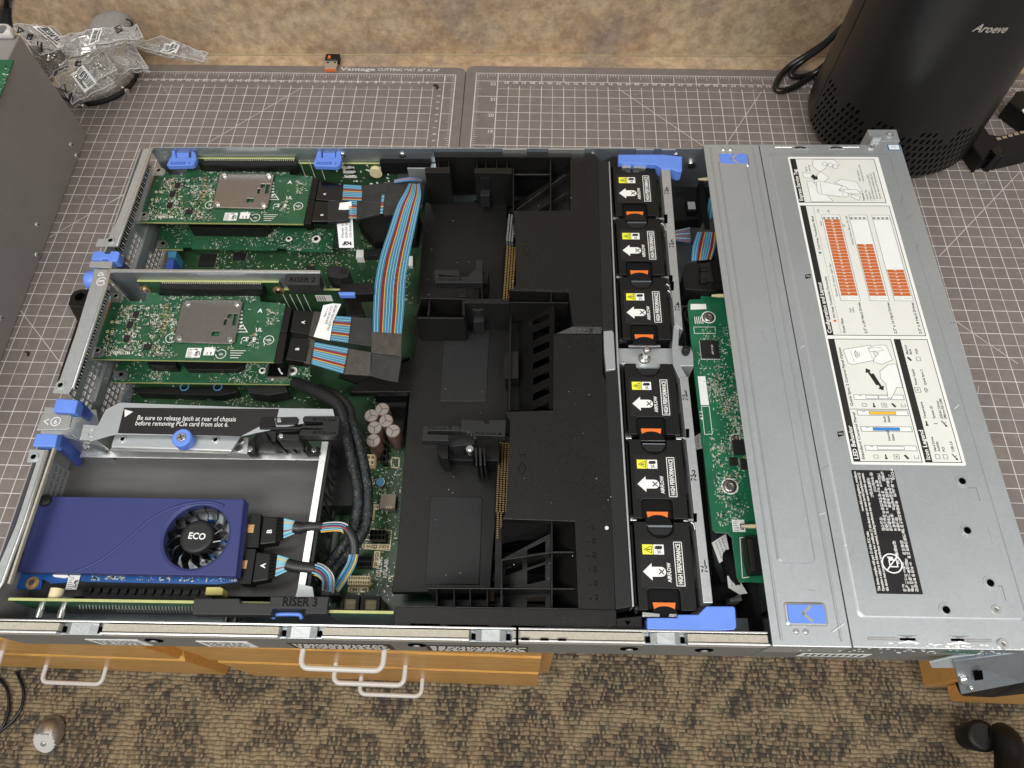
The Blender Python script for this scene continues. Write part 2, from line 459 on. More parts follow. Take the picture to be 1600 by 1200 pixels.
def wood():
    t = NT('oak')
    v = t.coord((2.2, 40, 40))
    n = t.noise(9, 5, .6, v); n2 = t.noise(60, 4, .7, t.coord((1.5, 18, 18)))
    col = t.ramp(n, [(.3, (.55, .27, .065)), (.5, (.72, .385, .105)), (.7, (.84, .48, .15))])
    col = t.mix(col, t.ramp(n2, [(.35, (.72, .68, .62)), (.6, (1.05, 1.05, 1.05))]), .7, 'MULTIPLY')
    t.bump(n2, .06)
    return t.set(col, .32, 0)
M['oak'] = wood()
M['bag'] = None
def bag(name, tint, alpha):
    t = NT(name)
    tr = t.n('ShaderNodeBsdfTransparent'); mx = t.n('ShaderNodeMixShader')
    cr = t.noise(55, 5, .65); t.bump(cr, 1.0, .010)
    t.set(t.ramp(cr, [(.35, [x * .6 for x in tint]), (.65, tint)]), .07, 0)
    t.b.inputs['Specular IOR Level'].default_value = .9
    fr = t.n('ShaderNodeFresnel'); fr.inputs[0].default_value = 1.5
    f = t.math('ADD', t.math('MULTIPLY', fr.outputs[0], 1.2), t.math('MULTIPLY', t.ramp(cr, [(.4, .0), (.75, 1.0)]), alpha)); 
    f = t.math('MINIMUM', t.math('ADD', f, alpha * .55), .95)
    t.l(f, mx.inputs[0]); t.l(tr.outputs[0], mx.inputs[1]); t.l(t.b.outputs[0], mx.inputs[2])
    out = t.t.nodes['Material Output']; t.l(mx.outputs[0], out.inputs['Surface'])
    return t.m
M['bag'] = bag('clear_plastic_film', (.50, .49, .47), .30)
M['bag_grey'] = bag('antistatic_film', (.16, .155, .15), .75)

# ================================================================== SETTING
random.seed(7)
IN = 25.4
# carpet floor
b = MB(); b.quad(-2600, 2600, -2600, 1500, 0, M['carpet'])
o = b.build('carpet_floor', None, (0, 0, 0)); o.location.z = -.75; tag(o, 'brown and tan looped carpet floor below the desk', 'carpet', kind='structure')

# desk with backsplash
WA = math.atan2(612.2 - 601.6, 343.2 + 267.2); WX, WY = -267.2, 601.6       # the wall line runs a little askew to the mats
desk = thing('desk', 'mottled brown laminate desk carrying the cutting mats, with its upright backsplash', 'desk', (0, 0, -3))
b = MB()
b.prism([(-1500, -48), (1500, -48), (1500, 640), (-1500, 580)], -36, -3, M['laminate'])
b.build('desktop', desk, (0, 0, -3), .8)
b = MB(); c, s_ = math.cos(WA), math.sin(WA)
def wl(u, v): return (WX + u * c - v * s_, WY + u * s_ + v * c)
b.prism([wl(-1400, 0), wl(1500, 0), wl(1500, 22), wl(-1400, 22)], -40, 620, M['laminate'])
b.build('backsplash', desk, (0, 0, -3))
b = MB(); b.prism([wl(-1400, -1.6), wl(1500, -1.6), wl(1500, .5), wl(-1400, .5)], -3.5, -1.4, M['caulk'])
b.build('seam', desk, (0, 0, -3))

# cutting mats -------------------------------------------------------------
LA, LT = MAT_A, (-7.944, -3.571)
def lm(u, v):
    x, y = u * IN, v * IN
    return (x * math.cos(LA) - y * math.sin(LA) + LT[0], x * math.sin(LA) + y * math.cos(LA) + LT[1])
def rm(u, v): return (u * IN, v * IN)
def inv(fr, px, py):
    p = W(px, py, 0); x, y = p.x, p.y
    if fr is lm:
        x -= LT[0]; y -= LT[1]; c, s = math.cos(LA), math.sin(LA); x, y = x * c + y * s, -x * s + y * c
    return x / IN, y / IN
def strip(b, fr, u0, v0, u1, v1, w, z, mat):
    b.line([fr(u0, v0), fr(u1, v1)], w, z, mat)
def mat_thing(fr, label, ulo, uhi, right):
    t = thing('cutting_mat', label, 'cutting mat', (*fr((ulo + uhi) / 2, 10.5), 0), 'cutting mats on the desk')
    bs = (*fr((ulo + uhi) / 2, 10.5), 0)
    b = MB(); r = .35
    eu0, eu1 = (inv(rm, 729, 110)[0], uhi + .6) if right else (ulo - .55, inv(lm, 727.6, 110)[0])
    pts = []
    for cu, cv, a0 in ((eu1 - r, 23.02 - r, 0), (eu0 + r, 23.02 - r, 90), (eu0 + r, -1.6 + r, 180), (eu1 - r, -1.6 + r, 270)):
        for k in range(5):
            a = math.radians(a0 + k * 22.5); pts.append(fr(cu + r * math.cos(a), cv + r * math.sin(a)))
    b.prism(pts, -2.8, -.15, M['mat']); b.build('mat_sheet', t, bs, .5)
    b = MB(); z = .0; INK = M['mat_ink']
    vt = 22.52
    i0, i1 = (ulo, uhi)
    # frame lines, ruler lines
    for v in (vt, 22): strip(b, fr, i0, v, i1, v, .85, z, INK)
    if right:
        strip(b, fr, i0, -1, i0, vt, 1.1, z, INK); strip(b, fr, 1, -1, 1, vt, 1.1, z, INK); gu0, gu1 = 1, i1 - 1
    else:
        strip(b, fr, i1, -1, i1, vt, 1.1, z, INK); strip(b, fr, i1 - .5, -1, i1 - .5, vt, 1.0, z, INK); gu0, gu1 = i0 + 1, i1 - .95
    zz = z + .012
    k = math.ceil(gu0 * 2)
    while k / 2 <= gu1:
        u = k / 2; strip(b, fr, u, -1, u, 21.68, .82 if k % 2 == 0 else .58, zz + .006 * (k % 2), INK); k += 1
    for k in range(-2, 44):
        strip(b, fr, gu0 if not right else (0 if k % 2 == 0 else 1), k / 2, gu1, k / 2, .80 if k % 2 == 0 else .54, zz + .012 + .006 * (k % 2), INK)
    # ruler ticks along the top, every eighth of an inch
    k = math.ceil(i0 * 8)
    while k / 8 <= i1:
        ln = .5 if k % 8 == 0 else .30 if k % 4 == 0 else .17
        strip(b, fr, k / 8, vt, k / 8, vt - ln, .8 if k % 8 == 0 else .5, z + .03, INK); k += 1
    side = i0 if right else i1
    for k in range(-8, 181):
        ln = .5 if k % 8 == 0 else .25 if k % 4 == 0 else .15
        strip(b, fr, side, k / 8, side + (ln if right else -ln), k / 8, .7 if k % 8 == 0 else .45, z + .03, INK)
    for a, c_ in ([((1190, 143), (1137, 222)), ((968, 140), (1100, 229)), ((1593.5, 268.75), (1468, 400)), ((1495, 503), (1590, 568))] if right else
                  [((468, 139), (327, 222)), ((200, 300), (77, 371)), ((32, 485), (98, 572)), ((300, 245), (150, 329))]):
        p, q = W(*a, 0), W(*c_, 0); b.line([p, q], .62, z + .036, INK)
    b.build('printed_grid', t, bs)
    b = MB(); rk = random.Random(31 + right)                       # knife nicks and scuffs of a used mat
    for _ in range(150):
        u, v = rk.uniform(i0 + 1, i1 - 1), rk.uniform(0, 21.5); a = rk.uniform(0, 3.14); ln = rk.choice((2, 3, 5, 9, 16)); x, y = fr(u, v)
        b.line([(x, y), (x + ln * math.cos(a), y + ln * math.sin(a))], rk.uniform(.18, .4), .06, INK if rk.random() < .7 else M['grey_ink'])
    b.build('knife_nicks', t, bs)
    b = MB()
    ex = Vector((*fr(1, 0), 0)) - Vector((*fr(0, 0), 0)); ex.normalize(); ey = Vector((-ex.y, ex.x, 0))
    if right:
        u70, v0 = inv(fr, 968, 131)
        for n in range(99):
            u = u70 + (70 - n) / 2.54
            if 1.25 < u < i1 - 1: b.text(str(n), (*fr(u, v0 + .07), .04), -ex, -ey, 4.2, INK, 'C', bold=True)
        for n in range(0, 23): b.text(str(n), (*fr(.92, n - .27), .04), ex, ey, 4.6, INK, 'R', bold=True)
    else:
        u2, v0 = inv(fr, 668, 129)
        for n in range(2, 90):
            u = u2 - (n - 2) / 2.54
            if u > i0 + 1: b.text(str(n), (*fr(u, v0 + .07), .04), -ex, -ey, 4.2, INK, 'C', bold=True)
        for n in range(1, 52): b.text(str(n), (*fr(i1 - .62, 21.95 - n / 2.54), .04), ey, -ex, 3.6, INK, 'R', bold=True)
        p = W(533, 110, 0)
        pa = W(531, 110.2, 0); pb = W(586, 110.6, 0)
        b.text('Vantage', (pa.x, pa.y, .04), ex, ey, 5.6, INK, 'L', (pb - pa).length, True)
        pa = W(590, 110.7, 0); pb = W(687, 111.6, 0)
        b.text('CUTTING MAT 36" X 24"', (pa.x, pa.y, .04), ex, ey, 4.4, INK, 'L', (pb - pa).length, True)
    b.build('lettering', t, bs)
    return t
ur = inv(lm, 712.5, 115)[0]
mat_thing(lm, 'grey vinyl cutting mat on the left, with maker lettering on its back edge', ur - 36, ur, False)
mat_thing(rm, 'grey vinyl cutting mat under the right half of the server and the air purifier', 0.0, 36.0, True)

DR = [(-345, -190), (-505, -350), (-690, -510)]
# drawer cabinets below the desk ----------------------------------------------
def cabinet(label, x0, x1, cx0, cx1, handles, drawers):
    t = thing('drawer_cabinet', label, 'drawer cabinet', ((x0 + x1) / 2, 250, -750), 'oak drawer cabinets below the desk')
    bs = ((x0 + x1) / 2, 250, -750)
    b = MB(); b.box(cx0, cx1, 1, 500, -720, -40, M['oak']); b.build('carcass', t, bs, 1)
    b = MB(); b.box(cx0 + 10, cx1 - 10, 45, 480, -750, -722, M['black_soft']); b.build('plinth', t, bs)
    for (za, zb), hx in zip(drawers, handles):
        b = MB()
        prof = [(0, za), (-18, za), (-24, za + 5), (-24, zb - 13), (-16, zb - 1), (-13, zb), (0, zb)]
        n = len(prof)
        vs = [(x0, y, z) for y, z in prof] + [(x1, y, z) for y, z in prof]
        b.add(vs, [tuple(range(n)), tuple(range(n, 2 * n))[::-1]] + [((i + 1) % n, i, n + i, n + (i + 1) % n) for i in range(n)], M['oak'])
        d = b.build('drawer', t, bs, .8)
        if hx is None: continue
        b = MB(); zc = zb - 130; w = 48
        pts = [(hx - w, -22, zc), (hx - w, -40, zc)] + [(hx - w + 9 * (1 - math.cos(a)), -40 - 9 * math.sin(a), zc) for a in (.4, .8, 1.2, 1.57)]
        pts += [(2 * hx - p[0], p[1], p[2]) for p in pts[::-1]]
        b.tube(pts, 3.4, M['handle'], 12)
        b.build('handle', d, bs)
    return t
cabinet('oak cabinet in the middle whose three white handles show below the server', -365, 94, -395, 114, (-139, -137, -133), DR)
cabinet('oak cabinet at the left with a white handle over the carpet', -860, -412, -890, -397, (-740, -700, -635), DR)
cabinet('oak cabinet at the right, only a corner showing below the rack ear', 752, 1200, 730, 1222, (None, None, None), DR)

# carpet things -------------------------------------------------------------
t = thing('door_stop', 'brushed metal half dome door stop on the carpet', 'door stop', tuple(W(81, 1147, -750)))
c0 = W(81, 1147, -750)
b = MB(); n, m = 32, 12; vs = []
for j in range(m + 1):
    for i in range(n):
        f = j / m * math.pi / 2; r = math.cos(f); a = 2 * math.pi * i / n
        x, y, z = 23 * r * math.cos(a), 28 * r * math.sin(a), 5 + 25 * math.sin(f)
        if y < -1: z = min(z, 27 + (y + 1) * .85)
        vs.append((c0.x + x, c0.y + y, -750 + max(z, 5 - 5 * (j == 0))))
for j in range(m):
    for i in range(n):
        q = (j * n + i, j * n + (i + 1) % n, (j + 1) * n + (i + 1) % n, (j + 1) * n + i); cy_ = sum(vs[k][1] for k in q) / 4 - c0.y; cz_ = sum(vs[k][2] for k in q) / 4 + 750
        b.add([vs[k] for k in q], [(0, 1, 2, 3)], M['handle' if cy_ < -1.5 and abs(cz_ - (27 + (cy_ + 1) * .85)) < 1.5 else 'handle_metal'], True)
b.build('dome', t, c0)
b = MB(); b.lathe((c0.x, c0.y - 15, -750 + 15.6), [(4.6, 0), (4.2, 1.4), (1, 1.5)], M['steel'], 16, axis=(0, -.65, .76)); b.build('screw', t, c0)

b = MB(); z = -744
for pts in ([(26, 1050), (36, 1075), (35, 1100), (25, 1120), (10, 1135), (-10, 1150)], [(-5, 1058), (10, 1075), (14, 1095), (12, 1115), (4, 1135), (-12, 1150)]):
    b.tube(spline([W(x, y, z) for x, y in pts], 6), 2.6, M['gloss_cord'])
o = b.build('floor_cable', None); tag(o, 'pair of thin black cables looping on the carpet at the left', 'cable')

t = thing('office_chair', 'black office chair, only its caster and leg in view on the carpet', 'chair', tuple(W(1560, 1170, -750)))
c0 = W(1560, 1170, -750)
b = MB(); a1 = W(1530, 1150, -660)
b.lathe((a1.x, a1.y, -700), [(16, 0), (18, 4), (23, 46), (22, 50), (17, 51)], M['black'], 28)
b.build('caster', t, c0)
b = MB(); p0, p1, p2 = W(1560, 1148, -655), W(1574, 1160, -640), W(1572, 1255, -600)
b.tube(spline([p0, p1, W(1578, 1200, -630), p2], 8), 20, M['black'], 20); b.build('chair_leg', t, c0)

# ================================================================== SERVER CHASSIS
server = thing('rack_server', 'open silver two unit rack server lying across the cutting mats', 'server', (345, 217, 0), None, True)
SB = (345, 217, 0)
def sv(b, name, bevel=0, seg=2, parent=None): return b.build(name, parent or server, SB, bevel, seg)

# floor pan, side walls -------------------------------------------------------
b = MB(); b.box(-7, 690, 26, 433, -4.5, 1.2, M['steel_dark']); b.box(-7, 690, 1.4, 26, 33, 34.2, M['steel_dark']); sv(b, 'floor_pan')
b = MB(); b.box(300, 428, 30, 428, 2, 18, M['black_soft'])  # black block and bars added so the duct windows look dark inside
for k in range(24): b.box(306, 412, 34 + k * 16, 40 + k * 16, 18, 30, M['black'])
sv(b, 'dark_window_backing')
def xs(px, py, z): return P(px, py, z).x
# near wall: outer lip, gasket strip, inner wall, with rail tabs
b = MB()
tabs = [(xs(90, 985, 84), xs(158, 985, 84)), (xs(435, 990, 84), xs(503, 990, 84)), (xs(733, 996, 84), xs(800, 998, 84)), (xs(1008, 1004, 84), xs(1075, 1006, 84))]
cuts = [-3.5]
for a, c_ in tabs: cuts += [a, c_]
cuts += [511.5]
for i in range(0, len(cuts) - 1):
    a, c_ = cuts[i], cuts[i + 1]
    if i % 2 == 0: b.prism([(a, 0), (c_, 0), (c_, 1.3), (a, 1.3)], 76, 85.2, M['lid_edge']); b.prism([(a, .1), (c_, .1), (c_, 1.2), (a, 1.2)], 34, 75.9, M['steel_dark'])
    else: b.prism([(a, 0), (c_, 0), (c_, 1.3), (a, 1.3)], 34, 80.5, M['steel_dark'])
b.box(512, 690, .05, 1.2, 34, 84, M['steel_dark'])
b.box(-3.5, 511, 7.4, 8.6, 33, 85.4, M['bright'])
b.box(-3.5, 511, 1.3, 7.4, 77, 78, M['steel_dark'])
for k in range(26): b.lathe((8 + k * 20 + (k % 3) * 3, 8.6, 80), [(1.3, 0), (1.0, .7)], M['bright'], 10, axis=(0, 1, 0))
wall = sv(b, 'side_wall', .35)
b = MB()
for i in range(0, len(cuts) - 1, 2): b.box(cuts[i] + .3, cuts[i + 1] - .3, 2.0, 6.8, 78, 83.6, M['foam'])
sv(b, 'gasket_strip', .3, parent=wall)
for a, c_ in tabs:
    b = MB(); m = 10
    prof = [(a + 4, 80.6), (a + 8, 83.6), (c_ - 8, 83.6), (c_ - 4, 80.6)]
    b.box(a + 1.2, a + 3.6, 1.6, 5.2, 79, 81, M['hole']); b.box(c_ - 3.6, c_ - 1.2, 1.6, 5.2, 79, 81, M['hole'])
    for (x0, z0), (x1, z1) in zip(prof, prof[1:]):
        b.poly3([(x0, .2, z0), (x1, .2, z1), (x1, 7.2, z1), (x0, 7.2, z0)], .8, M['steel'])
    b.box(a + 14, c_ - 14, 2.2, 2.9, 83.6, 84.0, M['lid_edge'])
    sv(b, 'rail_tab', .3, parent=wall)
b = MB(); xx = xs(806, 1000, 86); b.box(xx, xx + 1.6, -.35, 8.7, 70, 85.7, M['hole'])
for px in (818.5, 849, 876.5):
    x0 = xs(px - 4.6, 1003, 85); b.box(x0, x0 + 5.2, .7, 2.1, 84.6, 85.5, M['hole'])
sv(b, 'seam', parent=wall)
# writing on the near wall (steeply seen stickers)
b = MB()
def wall_sticker(px0, px1, mat, rows, ink, cols=14):
    x0 = xs(px0, 1004, 55); x1 = xs(px1, 1004, 55)
    b.box(x0, x1, -.25, .08, 38, 62, mat)
    rnd = random.Random(px0)
    for r in range(rows):
        x = x0 + 3
        while x < x1 - 6:
            w = rnd.uniform(1, 5); zz = 39.5 + r * 21 / rows
            b.obox((x, -.3, zz), (w, 0, 0), (0, .04, 0), (0, 0, 11 / rows), ink); x += w + rnd.uniform(.8, 1.8)
for a_ in ((140, 222, M['sticker'], 5, M['ink']), (312, 392, M['sticker'], 5, M['ink']), (452, 612, M['black_label'], 4, M['white']), (666, 825, M['black_label'], 4, M['white'])):
    b = MB(); wall_sticker(*a_); sv(b, 'wall_sticker', parent=wall)
for px in (242, 652, 982, 1098):
    b = MB(); x0 = xs(px, 1005, 60); b.lathe((x0, -.6, 62), [(6, 0), (6, .8)], M['hole'], 18, axis=(0, 1, 0)); b.lathe((x0, -1.2, 62), [(2.6, 0), (2.6, 1)], M['steel'], 12, axis=(0, 1, 0)); sv(b, 'rail_hook', parent=wall)
# far wall
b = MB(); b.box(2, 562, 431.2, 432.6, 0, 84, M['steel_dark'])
for x0, x1 in ((330, 352), (372, 405), (452, 468), (475, 488)): b.box(x0, x1, 429.8, 431.2, 77, 84.2, M['bright'])
for px, py in ((536, 237), (629, 239), (925, 239), (1055, 238)):
    p = P(px, py, 76); b.lathe((p.x, 431.3, p.z), [(3.2, 0), (3, 1.4), (1.4, 2.2)], M['nickel'], 14, axis=(0, -1, 0))
p = P(1076, 243, 62); b.lathe((p.x, 431.3, 66), [(4, 0), (3.6, 3.5)], M['nickel'], 14, axis=(0, -1, 0))
b.box(240, 268, 424, 430.5, 45, 66, M['steel']); b.box(215, 262, 425, 430, 58, 72, M['black_soft'])
sv(b, 'side_wall', .35)

# rear wall -------------------------------------------------------------------
b = MB()
yl = [8, 30, 142.5, 178, 183, 292, 297, 431]
# perforated uprights
def upright(y0, y1, z0, z1, x0, holes):
    us, vs = [y0], [z0]
    y = y0 + 1.5
    while y + 5.2 < y1: us += [y, y + 4.3]; y += 6.0
    us.append(y1)
    z = z0 + 2
    while z + 5.2 < z1: vs += [z, z + 4.3]; z += 6.0
    vs.append(z1)
    hs = set(holes)
    b.cells(us, vs, lambda i, j: i % 2 == 0 or j % 2 == 0 or ((j - 1) // 2) in hs, x0, x0 + 1.1, lambda u, v, w: (w, u, v), M['steel'])
upright(296, 431, 6, 72, -7.4, (3, 4, 8))
upright(182, 292, 6, 70, -7.4, (3, 4, 8))
upright(60, 128, 42, 66, -5.4, (3,))
b.box(-7.4, -6.3, 296, 431, 72.2, 83.4, M['steel']); b.box(-7.4, -6.3, 183, 292, 70.2, 83.4, M['steel']); b.box(-7.4, -6.4, 2, 142, 17.5, 83.4, M['case'])
# seats of the lower card brackets
b.box(-6.2, -2.5, 320, 428, 33.5, 43, M['steel']); b.box(-6.2, -2.5, 190, 280, 32, 41, M['steel'])
sv(b, 'rear_wall')
def flange(pts, z, name, th=1.4, mat=None):
    b = MB(); q = Pxy(pts, z); b.prism(q, z - th, z, mat or M['steel']); return b
for nm, pts, screw in (('rear_flange', [(224, 233), (237, 231), (182, 385), (149, 385), (153, 373), (170, 373), (185, 340)], (173, 376)),
                       ('rear_flange', [(147, 421), (171, 421), (165, 448), (113, 606), (107, 615), (82, 613), (88, 598), (97, 590), (144, 437)], (95, 602)),
                       ('rear_flange', [(46, 702), (73, 703), (38, 815), (3, 910), (-60, 1010), (-75, 1010), (-6, 893), (25, 820), (57, 722), (42, 722)], (53, 714))):
    b = flange(pts, 84, nm)
    # rolled inner edge of the flange
    q = Pxy(pts, 84); edge = {0: (1, 2), 1: (1, 3), 2: (1, 4)}[('rear', 0) and [(224, 233), (147, 421), (46, 702)].index(pts[0])]
    line = [Vector((*q[k], 83.2)) for k in range(edge[0], edge[1] + 1)]
    b.tube(line, 1.5, M['bright'], 10)
    p = P(*screw, 84)
    b.ring(p.x, p.y, 84, 84.9, 2.0, 3.6, M['steel']); b.cyl(p.x, p.y, 83.9, 84.15, 2.0, M['hole'])
    fl = sv(b, nm, .25)
    g = MB(); 
    if pts[0] == (46, 702):
        g.prism([(4.4, 32), (5.9, 32), (5.9, 139), (4.4, 139)], 80, 82.8, M['foam'])
    else:
        ya, yb_ = (312, 429) if pts[0] == (224, 233) else (190, 288)
        for k in range(int((yb_ - ya) / 3.0)):               # spring finger slots below the flange
            yy = ya + k * 3.0; g.obox((-6.35, yy, 62), (.3, 0, 0), (0, 1.5, 0), (0, -1.2, 11), M['hole'])
    sv(g, 'edge_gasket' if pts[0] == (46, 702) else 'spring_finger_slots', parent=fl)
# embossed marks "3" and "<6"
b = MB(); e = Vector((0, 1, 0)); p = P(157, 435, 84)
b.text('3', (p.x + 4.2, p.y - 3.0, 84.1), (0, 1, 0), (-1, 0, 0), 5, M['white'], 'C'); b.ring(p.x + 1.7, p.y - 3.0, 84, 84.12, 3.6, 4.1, M['white'])
p = P(158, 427.5, 84); b.line([(p.x - 2.5, p.y - 2), (p.x - .2, p.y + 1.6), (p.x + 2.6, p.y - 1.6), (p.x - 2.5, p.y - 2)], .6, 84.1, M['white'])
sv(b, 'embossed_mark')
# card latches at the rear
def latch(poly, z, label_none, deep=None, z0=50):
    b = MB(); b.prism(Pxy(poly, z), z - 9, z, M['blue']); o = sv(b, 'card_latch', .8)
    if deep:
        d = MB(); d.poly3([P(x, y, zz) for x, y, zz in deep], 3.5, M['blue_deep']); sv(d, 'latch_arm', .4, parent=o)
        e = MB(); q = [P(x, y, zz) for x, y, zz in deep]; e.tube([q[1] + Vector((0, 3, 1)), q[2] + Vector((0, 3, 1))], 1.2, M['copper'], 6); sv(e, 'latch_spring', parent=o)
latch([(147, 392), (162, 392), (164, 396), (171, 396), (173, 392), (184, 392), (187, 394), (184, 406), (181, 408), (170, 408), (168, 405), (161, 404), (158, 406), (143, 406), (142, 403)], 85, '', [(183, 408, 78), (190, 405, 70), (203, 418, 40), (190, 420, 40)])
latch([(88, 622), (122, 625), (117, 645), (82, 643)], 85, '', [(122, 626, 80), (147, 655, 48), (144, 663, 46), (116, 645, 80)])
latch([(57, 677), (90, 678), (86, 698), (50, 697)], 85, '', [(90, 679, 80), (124, 707, 46), (119, 728, 44), (86, 698, 80)])
b = MB(); b.prism(Pxy([(141, 408), (176, 408), (174, 419), (139, 417)], 84), 70, 84, M['steel'])
b.prism(Pxy([(66, 646), (110, 649), (112, 652), (108, 668), (105, 671), (57, 672)], 84), 82.6, 84, M['bright'])
b.prism(Pxy([(130, 663), (157, 665), (151, 688), (124, 688)], 76), 50, 76, M['steel'])
b.poly3([P(120, 660, 80), P(131, 663, 76), P(124, 688, 76), P(113, 680, 80)], 1.2, M['steel_dark'])
p = P(144, 677, 76); b.ring(p.x, p.y, 76, 76.5, 2.6, 3.3, M['bright'])
b.poly3([P(95, 680, 78), P(122, 688, 74), P(150, 690, 70), P(165, 708, 58), P(130, 712, 50)], 1.2, M['steel_dark'])
p = P(135, 697, 66); b.lathe((p.x, p.y, p.z - .5), [(3, 0), (2.6, 1.6)], M['nickel'], 14)
b.prism(Pxy([(70, 636), (150, 640), (160, 690), (126, 704), (62, 684)], 58), 18, 58, M['steel']); b.prism(Pxy([(124, 700), (168, 704), (172, 714), (124, 714)], 50), 18, 50, M['steel_dark'])
sv(b, 'latch_bracket', .4)
b = MB(); p = P(72, 660, 84)
b.line([P(77, 655, 84)[:2], P(69, 658, 84)[:2], P(75, 663.5, 84)[:2]], .6, 84.1, M['white'])
p = P(87, 658.5, 84); b.ring(p.x, p.y, 84, 84.12, 3.2, 3.7, M['white']); b.text('6', (p.x, p.y - 2, 84.1), (1, 0, 0), (0, 1, 0), 4, M['white'], 'C')
sv(b, 'embossed_mark')
# blue thumb screw and black bracket at the rear
b = MB(); p = P(142, 438, 74)
b.lathe((-19.5, p.y, 74), [(7.2, 0), (8, 1.2), (8, 8.6), (7.2, 9.8)], M['blue'], 24, axis=(1, 0, 0)); b.lathe((-9.8, p.y, 74), [(4.5, 0), (4.5, 4), (2.5, 5), (2.5, 9)], M['cream'], 16, axis=(1, 0, 0))
sv(b, 'thumb_screw', .4)
b = MB(); q = Pxy([(107, 476), (110, 462), (117, 455), (126, 452), (146, 452), (146, 478), (128, 478)], 34)
b.prism(q, 30, 34, M['black_gloss']); b.poly3([P(107, 476, 33.5), P(128, 478, 33.5), P(125, 503, 6), P(120, 500, 6)], 3, M['black'])
p = P(125, 464, 34); b.cyl(p.x, p.y, 33.9, 34.2, 4.4, M['hole']); b.ring(p.x, p.y, 33.9, 34.5, 4.4, 5.2, M['black'])
b.prism(Pxy([(121, 500), (140, 500), (105, 600), (88, 600)], 10), 4, 10, M['black'])
sv(b, 'cable_arm_bracket', .5)

# main board ----------------------------------------------------------------
def scatter(b, poly, z, n, rnd, sizes=((.35, .8), (.5, 1.2), (.7, 1.9)), mats=None, clusters=14, spread=9, keep=None, hh=.5, x_aligned=True):
    xs_ = [p[0] for p in poly]; ys_ = [p[1] for p in poly]
    def inside(x, y):
        c = False; j = len(poly) - 1
        for i in range(len(poly)):
            if (poly[i][1] > y) != (poly[j][1] > y) and x < (poly[j][0] - poly[i][0]) * (y - poly[i][1]) / (poly[j][1] - poly[i][1]) + poly[i][0]: c = not c
            j = i
        return c
    mats = mats or [('silk', .34), ('tin', .26), ('tan', .08), ('ink', .18), ('paper_dim', .14)]
    cl = [(rnd.uniform(min(xs_), max(xs_)), rnd.uniform(min(ys_), max(ys_)), rnd.random()) for _ in range(clusters)]
    for _ in range(n):
        cx, cy, o = rnd.choice(cl)
        x = cx + rnd.gauss(0, spread * (1.2 if o > .5 else .6)); y = cy + rnd.gauss(0, spread * (.6 if o > .5 else 1.1))
        x = round(x / .75) * .75; y = round(y / .75) * .75
        if not inside(x, y) or (keep and not keep(x, y)): continue
        w, l = rnd.choice(sizes); w *= rnd.uniform(.7, 1.1); l *= rnd.uniform(.7, 1.3)
        if rnd.random() < .5: w, l = l, w
        r = rnd.random(); acc = 0
        for mname, pr in mats:
            acc += pr
            if r < acc: break
        if mname in ('silk', 'paper_dim') and rnd.random() < .7: b.quad(x, x + w, y, y + l, z + .05 + rnd.random() * .02, M[mname])
        else: b.box(x, x + w, y, y + l, z, z + hh * rnd.uniform(.6, 1.4), M[mname])
def chip(b, x, y, w, l, z, h, pins=True, mat='charcoal'):
    b.box(x - w / 2, x + w / 2, y - l / 2, y + l / 2, z + .2, z + h, M[mat])
    if pins:
        n = max(3, int(l / 1.1))
        for k in range(n):
            yy = y - l / 2 + (k + .5) * l / n
            b.box(x - w / 2 - 1, x - w / 2, yy - .22, yy + .22, z, z + h * .5, M['tin']); b.box(x + w / 2, x + w / 2 + 1, yy - .22, yy + .22, z, z + h * .5, M['tin'])
rnd = random.Random(11)
b = MB(); ZB = 9.5
b.box(8, 300, 14, 428, 7.8, ZB, M['pcb_olive'])
board = sv(b, 'main_board')
b = MB()
scatter(b, Pxy([(575, 610), (640, 615), (625, 945), (540, 945), (560, 760)], ZB), ZB, 900, rnd, clusters=30, spread=7)
scatter(b, Pxy([(240, 395), (640, 380), (640, 470), (200, 470)], ZB), ZB, 1500, rnd, clusters=40, spread=9)
scatter(b, Pxy([(180, 600), (540, 610), (540, 650), (180, 630)], ZB), ZB, 500, rnd, clusters=25, spread=6)
scatter(b, Pxy([(560, 260), (660, 270), (650, 480), (560, 470)], ZB), ZB, 350, rnd, clusters=14, spread=7)
for px, py, w, l in ((325, 408, 16, 14), (462, 432, 10, 10), (375, 402, 12, 8)):
    p = P(px, py, ZB); chip(b, p.x, p.y, w, l, ZB, 2.2)
for k in range(5):
    p = P(600 + k * 3, 850 + k, ZB)
for px, py, t in ((593, 872, 'RSR3 225W'), (582, 884, '')):
    pass
sv(b, 'board_components', parent=board)
# board connectors and capacitors near the power cables
b = MB()
for px, py, r in ((597, 639, 6.3), (580, 649, 6.3), (603, 657, 6.3), (585, 668, 6.3), (614, 673, 6.3), (583, 688, 6.3)):
    p = P(px, py, 36)
    b = MB(); b.lathe((p.x, p.y, 0), [(6.2, ZB), (6.2, 33.5), (5.9, 34.6), (5.9, 35.4)], M['cap_brown'], 24); b.lathe((p.x, p.y, 0), [(5.7, 35.3), (5.3, 36)], M['cap_top'], 24)
    for k in range(3):
        a = k * 2.094 + px; q = (p.x + 4.6 * math.cos(a), p.y + 4.6 * math.sin(a)); b.line([(p.x, p.y), q], .5, 36.06, M['ink'])
    sv(b, 'capacitor', parent=board)
b = MB(); p = P(594, 753, 21); b.lathe((p.x, p.y, 0), [(4.2, ZB), (4.2, 20), (3.6, 21)], M['nickel'], 22); b.lathe((p.x, p.y, 0), [(3.4, 20.9), (3.2, 21.2)], M['wire_sky'], 22)
sv(b, 'small_capacitor', parent=board)
